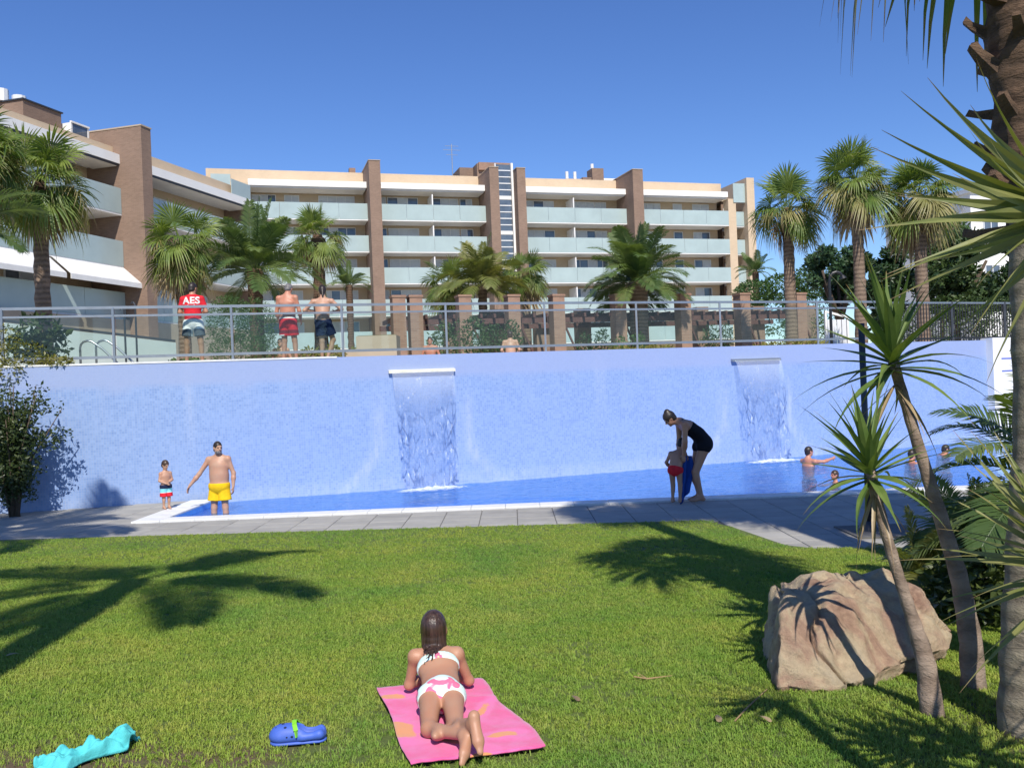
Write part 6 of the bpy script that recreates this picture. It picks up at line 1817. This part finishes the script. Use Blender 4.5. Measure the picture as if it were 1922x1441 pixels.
# 7 child with red briefs
p = atz(1270, 943, 0.03)
h = Human('child in red swim briefs stooping before the woman in black', p, -0.35, 1.20,
          dict(CH, pelvis=(0, 0, .84), waist=(.02, .05, .98), chest=(.05, .12, 1.11), neck=(.08, .2, 1.24), head=(.14, .30, 1.42), shL=(-.12, .14, 1.20), shR=(.21, .18, 1.20), elL=(-.24, .13, .98), elR=(.30, .28, 1.0), wrL=(-.17, .26, .82), wrR=(.30, .40, .84), knL=(-.08, .04, .43), knR=(.10, .03, .43)), face=(.35, .7, -.6), mat='skin2', headscale=1.2, torso=1.05, vox=.008)
h.briefs(M['red'], 'swim_briefs', top=.05, e=.010, leg=.16)
h.hair(M['hairdark'], e=.012)
# towel they hold
tw = MB(); n = 22; m2 = 7
vs = []; fs = []
for i in range(n + 1):
    t = i / n; wd = 0.085 + 0.06 * math.sin(t * 2.5) 
    for j in range(m2 + 1):
        u = -1 + 2 * j / m2
        z = 0.78 - 0.70 * t + (0.12 * u * t if True else 0)
        vs.append((u * wd * (1 - 0.25 * t) - 0.05 * t * (1 if t > .6 else 0), 0.045 * math.sin(u * 5 + t * 2), z)); 
for i in range(n):
    for j in range(m2): a0 = i * (m2 + 1) + j; fs.append((a0, a0 + 1, a0 + m2 + 2, a0 + m2 + 1))
tw.add(vs, fs); tme = tw.mesh('towel', M['bluecloth'], True)
to = link('towel', tme); sd_ = to.modifiers.new('thick', 'SOLIDIFY'); sd_.thickness = 0.012
p = atz(1291, 941, 0.03); to.location = (p.x, p.y - 0.02, 0.03); to.rotation_euler = (0, 0, 0.2)
tag(to, 'dark blue towel hanging between bending woman and child', 'towel')

# swimmers
def swimmer(label, px, py, rz, H, depth, pose, mat, hair, **k):
    p = atz(px, py, WATER); p.z = WATER - depth
    h = Human(label, p, rz, H, pose, mat=mat, **k); h.hair(M[hair], e=.008); h.shorts(M['navy'], t=.6); return h
swimmer('person standing chest deep under waterfall with arm stretched out', 1517, 874, -1.2, 1.75, 1.30, dict(elR=(.24, .28, 1.40), wrR=(.22, .52, 1.45), shR=(.18, .05, 1.41), elL=(-.22, .24, 1.30), wrL=(-.05, .42, 1.36), head=(0, .04, 1.64)), 'skinred', 'hairdark', face=(.15, .98, 0))
swimmer('child half hidden by yucca in pool, close to paving', 1568, 905, 1.9, 1.15, 0.86, dict(CH, elR=(.24, .22, 1.2), wrR=(.18, .42, 1.22)), 'skinred', 'hairbrown', headscale=1.2, vox=.009)
swimmer('person in pool behind tall yucca trunk, shoulders above water', 1712, 868, -1.4, 1.70, 1.40, {}, 'skinred', 'hairdark')
swimmer('person swimming in pool furthest to the right', 1772, 853, -1.3, 1.70, 1.42, dict(elR=(.20, .24, 1.42), wrR=(.15, .46, 1.42), head=(0, .06, 1.60)), 'skinred', 'hairdark', face=(.2, .9, -.3))
# on the terrace
SEAT = dict(pelvis=(0, 0, .30), waist=(0, .02, .46), chest=(0, .05, .63), neck=(0, .06, .79), head=(0, .10, .96), shL=(-.18, .05, .75), shR=(.18, .05, .75), elL=(-.27, .0, .50), elR=(.27, .0, .50), wrL=(-.18, .16, .34), wrR=(.18, .16, .34), hiL=(-.10, .03, .28), hiR=(.10, .03, .28), knL=(-.16, .42, .40), knR=(.16, .42, .40), anL=(-.16, .50, .09), anR=(.16, .50, .09))
def seated(label, px, d, rz, mat, hair, suit, lift=0.0):
    p = at(px, 650, d); h = Human(label, (p.x, p.y, DECK + lift - 0.18), rz, 1.70, SEAT, mat=mat, vox=.012); h.hair(M[hair], e=.008); h.shorts(M[suit], t=.5); return h
seated('person in red sitting on terrace behind legs of red shorts man', 528, 24.5, math.pi, 'skin', 'hairbrown', 'red')
seated('person in orange sitting on terrace before double brick pillars', 808, 27.0, math.pi, 'skinred', 'hairbrown', 'orange', 0.02)
seated('person with bare back sitting on terrace left of reddish pillar', 958, 26.0, 0.0, 'skin', 'hairbrown', 'darkred', 0.05)

# ------------------------------------------------------------------ sunbather, towel and small things on the lawn
def lawnpt(x, y, up=0.0): return Vector((x, y, lawnz(x, y) + up))
def patternmat(name, stops, scale, dist=1.0, rough=0.9):
    mt, nt, b = newmat(name)
    tc = N(nt, 'ShaderNodeTexCoord'); nz = N(nt, 'ShaderNodeTexNoise', Scale=scale, Detail=1.5, Distortion=dist); nt.links.new(tc.outputs['Object'], nz.inputs[0])
    nt.links.new(ramp(nt, nz.outputs[0], stops), b.inputs['Base Color']); b.inputs['Roughness'].default_value = rough
    n2 = N(nt, 'ShaderNodeTexNoise', Scale=260.0, Detail=2.0); nt.links.new(tc.outputs['Object'], n2.inputs[0])
    bp = N(nt, 'ShaderNodeBump', Strength=0.5, Distance=0.004); nt.links.new(n2.outputs[0], bp.inputs['Height']); nt.links.new(bp.outputs[0], b.inputs['Normal'])
    b.inputs['Specular IOR Level'].default_value = 0.15
    return mt
PINK = (0.74, 0.11, 0.29); PINK2 = (0.78, 0.165, 0.40); OR = (0.74, 0.30, 0.12)
def towelmat():
    mt, nt, b = newmat('pink_terry')
    tc = N(nt, 'ShaderNodeTexCoord'); at_ = N(nt, 'ShaderNodeAttribute'); at_.attribute_name = 'dye'
    nz = N(nt, 'ShaderNodeTexNoise', Scale=9.0, Detail=4.0); nt.links.new(tc.outputs['Object'], nz.inputs[0])
    ad = N(nt, 'ShaderNodeMath', operation='MULTIPLY_ADD'); ad.inputs[1].default_value = 0.7; nt.links.new(nz.outputs[0], ad.inputs[0]); nt.links.new(at_.outputs['Fac'], ad.inputs[2])
    nt.links.new(ramp(nt, ad.outputs[0], [(0.30, PINK), (0.50, PINK2), (0.72, PINK2), (0.82, OR)]), b.inputs['Base Color'])
    b.inputs['Roughness'].default_value = 0.95; b.inputs['Specular IOR Level'].default_value = 0.1; b.inputs['Sheen Weight'].default_value = 0.3
    n2 = N(nt, 'ShaderNodeTexNoise', Scale=300.0, Detail=2.0); nt.links.new(tc.outputs['Object'], n2.inputs[0])
    bp = N(nt, 'ShaderNodeBump', Strength=0.6, Distance=0.004); nt.links.new(n2.outputs[0], bp.inputs['Height']); nt.links.new(bp.outputs[0], b.inputs['Normal'])
    return mt
M['pinktowel'] = towelmat()
M['suit'] = patternmat('swimsuit_print', [(0.0, (0.62, 0.83, 0.78)), (0.52, (0.66, 0.84, 0.78)), (0.56, (0.72, 0.16, 0.30)), (0.66, (0.75, 0.2, 0.3)), (0.70, (0.72, 0.74, 0.36))], 13.0, 0.3)
FL, FR_, NR, NL = Vector((-.86, 5.17)), Vector((-.27, 5.28)), Vector((.10, 4.14)), Vector((-.53, 3.98))
vs = []; fs = []
nu, nv = 26, 46
for j in range(nv + 1):
    for i in range(nu + 1):
        u, v = i / nu, j / nv
        p = FL.lerp(FR_, u).lerp(NL.lerp(NR, u), v)
        ed = 0.02 * math.sin(v * 9 + 1) * (1 if u > .5 else -.4) * abs(u - .5) * 2
        ridge = 0.016 * max(0, noise.noise((u * 3.2 + v * 2, v * 3.0, 4))) + 0.010 * math.exp(-((v - 0.22 - 0.12 * u) / 0.03) ** 2) * (u > .4) + 0.007 * noise.noise((u * 9, v * 14, 1))
        vs.append((p.x + ed, p.y, lawnz(p.x, p.y) + 0.034 + ridge))
for j in range(nv):
    for i in range(nu): a0 = j * (nu + 1) + i; fs.append((a0, a0 + nu + 1, a0 + nu + 2, a0 + 1))
tb_ = MB(); tb_.add(vs, fs); bt_ = link('beach_towel', tb_.mesh('beach_towel', M['pinktowel'], True))
dye = []
for j in range(nv + 1):
    for i in range(nu + 1):
        u, v = i / nu, j / nv
        g_ = lambda cu, cv, su, sv, sl=0: math.exp(-(((u - cu) / su) ** 2 + ((v - cv - sl * (u - cu)) / sv) ** 2))
        dye.append(0.75 * max(g_(.10, .17, .14, .05), g_(.02, .62, .16, .13, .4), g_(.36, .80, .22, .06, .5), g_(.80, .48, .12, .05, -.6), g_(.74, .82, .16, .035, -.1), g_(.5, 1.0, .12, .04)))
a = bt_.data.attributes.new('dye', 'FLOAT', 'POINT'); a.data.foreach_set('value', dye)
sd_ = bt_.modifiers.new('thick', 'SOLIDIFY'); sd_.thickness = 0.008; sd_.offset = -1
tag(bt_, 'pink beach towel with orange patches spread on lawn', 'towel')

# prone figure on elbows, in world-aligned local frame (origin on lawn under the hips)
o0 = Vector((-.435, 4.63, lawnz(-.435, 4.63) + 0.035))
def W(x, y, z): return tuple((Vector((x, y, 0)) - Vector((o0.x, o0.y, 0))) + Vector((0, 0, z)))
Hc = 1.24; k_ = 1.75 / Hc
def WJ(x, y, z): w = W(x, y, z); return tuple(c * k_ for c in w)
pose = dict(pelvis=WJ(-.437, 4.66, .105), waist=WJ(-.452, 4.78, .115), chest=WJ(-.475, 4.91, .165), neck=WJ(-.495, 5.015, .225), head=WJ(-.505, 5.05, .335),
            shL=WJ(-.610, 4.985, .205), shR=WJ(-.375, 5.0, .205), elL=WJ(-.655, 5.02, .035), elR=WJ(-.315, 5.05, .035), wrL=WJ(-.56, 5.19, .03), wrR=WJ(-.41, 5.21, .03),
            hiL=WJ(-.495, 4.62, .10), hiR=WJ(-.378, 4.62, .10), knL=WJ(-.475, 4.32, .05), knR=WJ(-.345, 4.31, .055), anL=WJ(-.285, 4.10, .10), anR=WJ(-.245, 4.08, .165))
h = Human('child lying face down on pink towel, propped on elbows, in pale swimsuit', o0, 0, Hc, pose, face=(0, 1, -.08), headup=(0, 0, 1), mat='skin2', headscale=1.26, torso=.93, limb=.98, vox=.006,
          feet=dict(L=(-.25, -.65, -.6), R=(.15, -.5, -.85)), fdir=(0, 1, 0), hands=dict(L=(.4, .9, 0), R=(-.4, .9, 0)))
h.briefs(M['suit'], 'swim_bottoms', top=.075, e=.007, leg=.16)
g = h.s; J = h.J
st_ = h.grow(h.tag['torso'][1:3], .006)
a_ = unit(J['chest'] - J['waist'])
skinobj('swim_top', M['suit'], h.root, st_, .006, .04, planes=[(J['chest'] + a_ * .045, a_), (J['chest'] - a_ * .02, -a_)])
# long hair
hc = J['head']; q = h.q
ex = []
rnd = random.Random(4)
for k in range(40):
    a = -1.3 + 2.6 * k / 39 + rnd.uniform(-.05, .05)
    st0 = hc + h.sd * math.sin(a) * .070 * q - h.f * math.cos(a) * .080 * q + h.u * .02 * q
    ln = .19 + .13 * math.cos(a) * rnd.uniform(.5, 1.2) + rnd.uniform(-.04, .06)
    m_ = st0 - h.u * rnd.uniform(.085, .115) - h.f * rnd.uniform(.0, .015) + h.sd * rnd.uniform(-.010, .010)
    e_ = m_ - h.f * max(.02, (.14 * math.cos(a) * rnd.uniform(.35, 1.1))) - h.u * rnd.uniform(.02, .05) - h.sd * (math.sin(a) * .035) + h.sd * rnd.uniform(-.035, .028)
    if rnd.random() < .3: ex.append(Cone(e_, e_ - h.f * .03 + h.sd * rnd.uniform(-.03, .02) - h.u * .012, .005, .002))
    w_ = rnd.uniform(.006, .013); ex += [Cone(st0, m_, w_ + .004, w_), Cone(m_, e_, w_, .002)]
def hairmat():
    mt, nt, b = newmat('long_brown_hair')
    tc = N(nt, 'ShaderNodeTexCoord'); mp = N(nt, 'ShaderNodeMapping'); mp.inputs['Scale'].default_value = (90, 90, 5); nt.links.new(tc.outputs['Object'], mp.inputs[0])
    nz = N(nt, 'ShaderNodeTexNoise', Scale=1.0, Detail=4.0); nt.links.new(mp.outputs[0], nz.inputs[0])
    nt.links.new(ramp(nt, nz.outputs[0], [(0.3, (0.018, 0.010, 0.008)), (0.7, (0.085, 0.048, 0.035))]), b.inputs['Base Color'])
    b.inputs['Roughness'].default_value = 0.36
    bp = N(nt, 'ShaderNodeBump', Strength=0.9, Distance=0.006); nt.links.new(nz.outputs[0], bp.inputs['Height']); nt.links.new(bp.outputs[0], b.inputs['Normal'])
    return mt
M['longhair'] = hairmat()
h.vox = .005; h.hair(M['longhair'], e=.008, extra=ex, k=.006)

# blue clog with green strap
M['clog'] = simple('blue_foam', (0.06, 0.13, 0.52), 0.55, var=0.12, scale=10); M['strap'] = simple('green_strap', (0.22, 0.62, 0.03), 0.5, var=0.05); M['hole'] = simple('dark_hole', (0.006, 0.012, 0.06), 0.8)
cp = G(560, 1396)
cl = thing('clog_shoe', 'blue foam clog with green heel strap lying on lawn', 'shoe', cp + Vector((0, 0, 0.012)), 0.06)
E3 = np.eye(3)
pr_ = [Cone((-.085, 0, .035), (.10, 0, .032), .050, .040, (0, 0, 1), .55), Ell((-.075, 0, .045), E3, (.062, .052, .046)), Ell((-.02, 0, .050), E3, (.075, .050, .044)), Cone((.03, .036, .035), (.11, .030, .045), .016, .016), Cone((.03, -.036, .035), (.11, -.030, .045), .016, .016), Cone((.11, .030, .045), (.11, -.030, .045), .018, .018)]
skinobj('clog_upper', M['clog'], cl, pr_, .0045, .02, [Ell((.062, 0, .085), E3, (.075, .033, .066))], [((0, 0, .012), (0, 0, -1))])
so = [Cone((-.085, 0, .008), (.10, 0, .008), .052, .042, (0, 0, 1), .3)]
skinobj('sole', M['clog'], cl, so, .0045, .01)
for hx, hy, hz in ((-.105, -.040, .045), (-.075, -.048, .045), (-.045, -.049, .045), (-.02, -.049, .046), (-.10, -.015, .078), (-.07, .0, .091), (-.055, -.028, .083), (-.09, .02, .083)):
    skinobj('hole', M['hole'], cl, [Ell((hx, hy, hz), E3, (.0085, .007, .007))], .0025, .002)
pts = [(.005, -.055, .045), (.0, -.052, .075), (-.01, -.03, .098), (-.015, 0, .106), (-.012, .03, .098), (.0, .052, .072), (.005, .055, .045)]
b = MB()
for a_, c_ in zip(pts[:-1], pts[1:]): b.bar(a_, c_, 0.022, 0.006, up=Vector((0, 0.05, 1)))
b.build('heel_strap', M['strap'], cl)

# crumpled turquoise cloth
cp = G(166, 1424)
vs = []; fs = []
n1, n2 = 60, 36
for j in range(n2 + 1):
    for i in range(n1 + 1):
        u, v = -1 + 2 * i / n1, -1 + 2 * j / n2
        L = 0.17; 
        wprof = 0.05 + 0.14 * math.exp(-((u + 0.15) / 0.45) ** 2) + 0.03 * math.exp(-((u - 0.85) / 0.25) ** 2)
        x = u * L + 0.02 * noise.noise((u * 3, v * 2, 0)); y = v * wprof + 0.13 * u + 0.03 * noise.noise((u * 2.5, v * 2, 7))
        ridge = noise.noise((u * 3.0 + v, v * 2.2, 3)) * 0.06 + noise.noise((u * 7, v * 4, 5)) * 0.018
        z = 0.012 + max(0, (1 - v * v)) ** 0.7 * (0.035 + ridge)
        z *= 1.35; z += 0.05 * math.exp(-((u - 0.75) / 0.2) ** 2) * (1 - v * v)
        vs.append((x, y, z + (lawnz(cp.x + x, cp.y + y) - cp.z)))
for j in range(n2):
    for i in range(n1): a0 = j * (n1 + 1) + i; fs.append((a0, a0 + 1, a0 + n1 + 2, a0 + n1 + 1))
b = MB(); b.add(vs, fs); M['aqua'] = cloth('aqua_cloth', (0.10, 0.56, 0.58), 0.06)
co_ = link('crumpled_cloth', b.mesh('crumpled_cloth', M['aqua'], True)); co_.location = cp
sd_ = co_.modifiers.new('thick', 'SOLIDIFY'); sd_.thickness = 0.006; sd_.offset = -1
tag(co_, 'crumpled turquoise cloth dropped on lawn at bottom left', 'cloth')

# twigs and dead leaves on the lawn
M['straw'] = simple('dry_straw', (0.34, 0.22, 0.11), 0.8, var=0.2)
for lab, pp_ in (('dry stalk lying on lawn left of the spiky shadow', [(1380, 1360), (1402, 1336), (1440, 1300)]), ('forked dry twig on lawn between towel and boulder', [(1190, 1276), (1215, 1280), (1262, 1274)])):
    pts = [G(*q_) + Vector((0, 0, 0.022)) for q_ in pp_]
    b = MB(); c0 = pts[0]; b.tube([q_ - c0 for q_ in pts], [0.004, 0.0045, 0.002], 6)
    if 'forked' in lab: b.tube([pts[1] - c0, pts[1] - c0 + Vector((-0.05, 0.05, 0.02))], [0.003, 0.0015], 5)
    o = link('twig', b.mesh('twig', M['straw'])); o.location = c0; tag(o, lab, 'twig')
rnd = random.Random(12)
for i, (px, py) in enumerate([(1350, 1362), (1086, 1322), (1446, 1362), (12, 1236)]):
    q_ = G(px, py); me_ = blade(0.09, 0.018, 0.8, 300 + i, M['palmdead'], 4)
    o = link('dead_leaf', me_); o.location = q_ + Vector((0, 0, 0.02)); o.rotation_euler = (0.1, -0.25, rnd.uniform(0, 3))
    tag(o, ['small brown leaf left of dry stalk end', 'small brown leaf on lawn right of towel', 'small brown leaf beside spiky shadow', 'small brown leaf near left edge of lawn'][i], 'leaf')
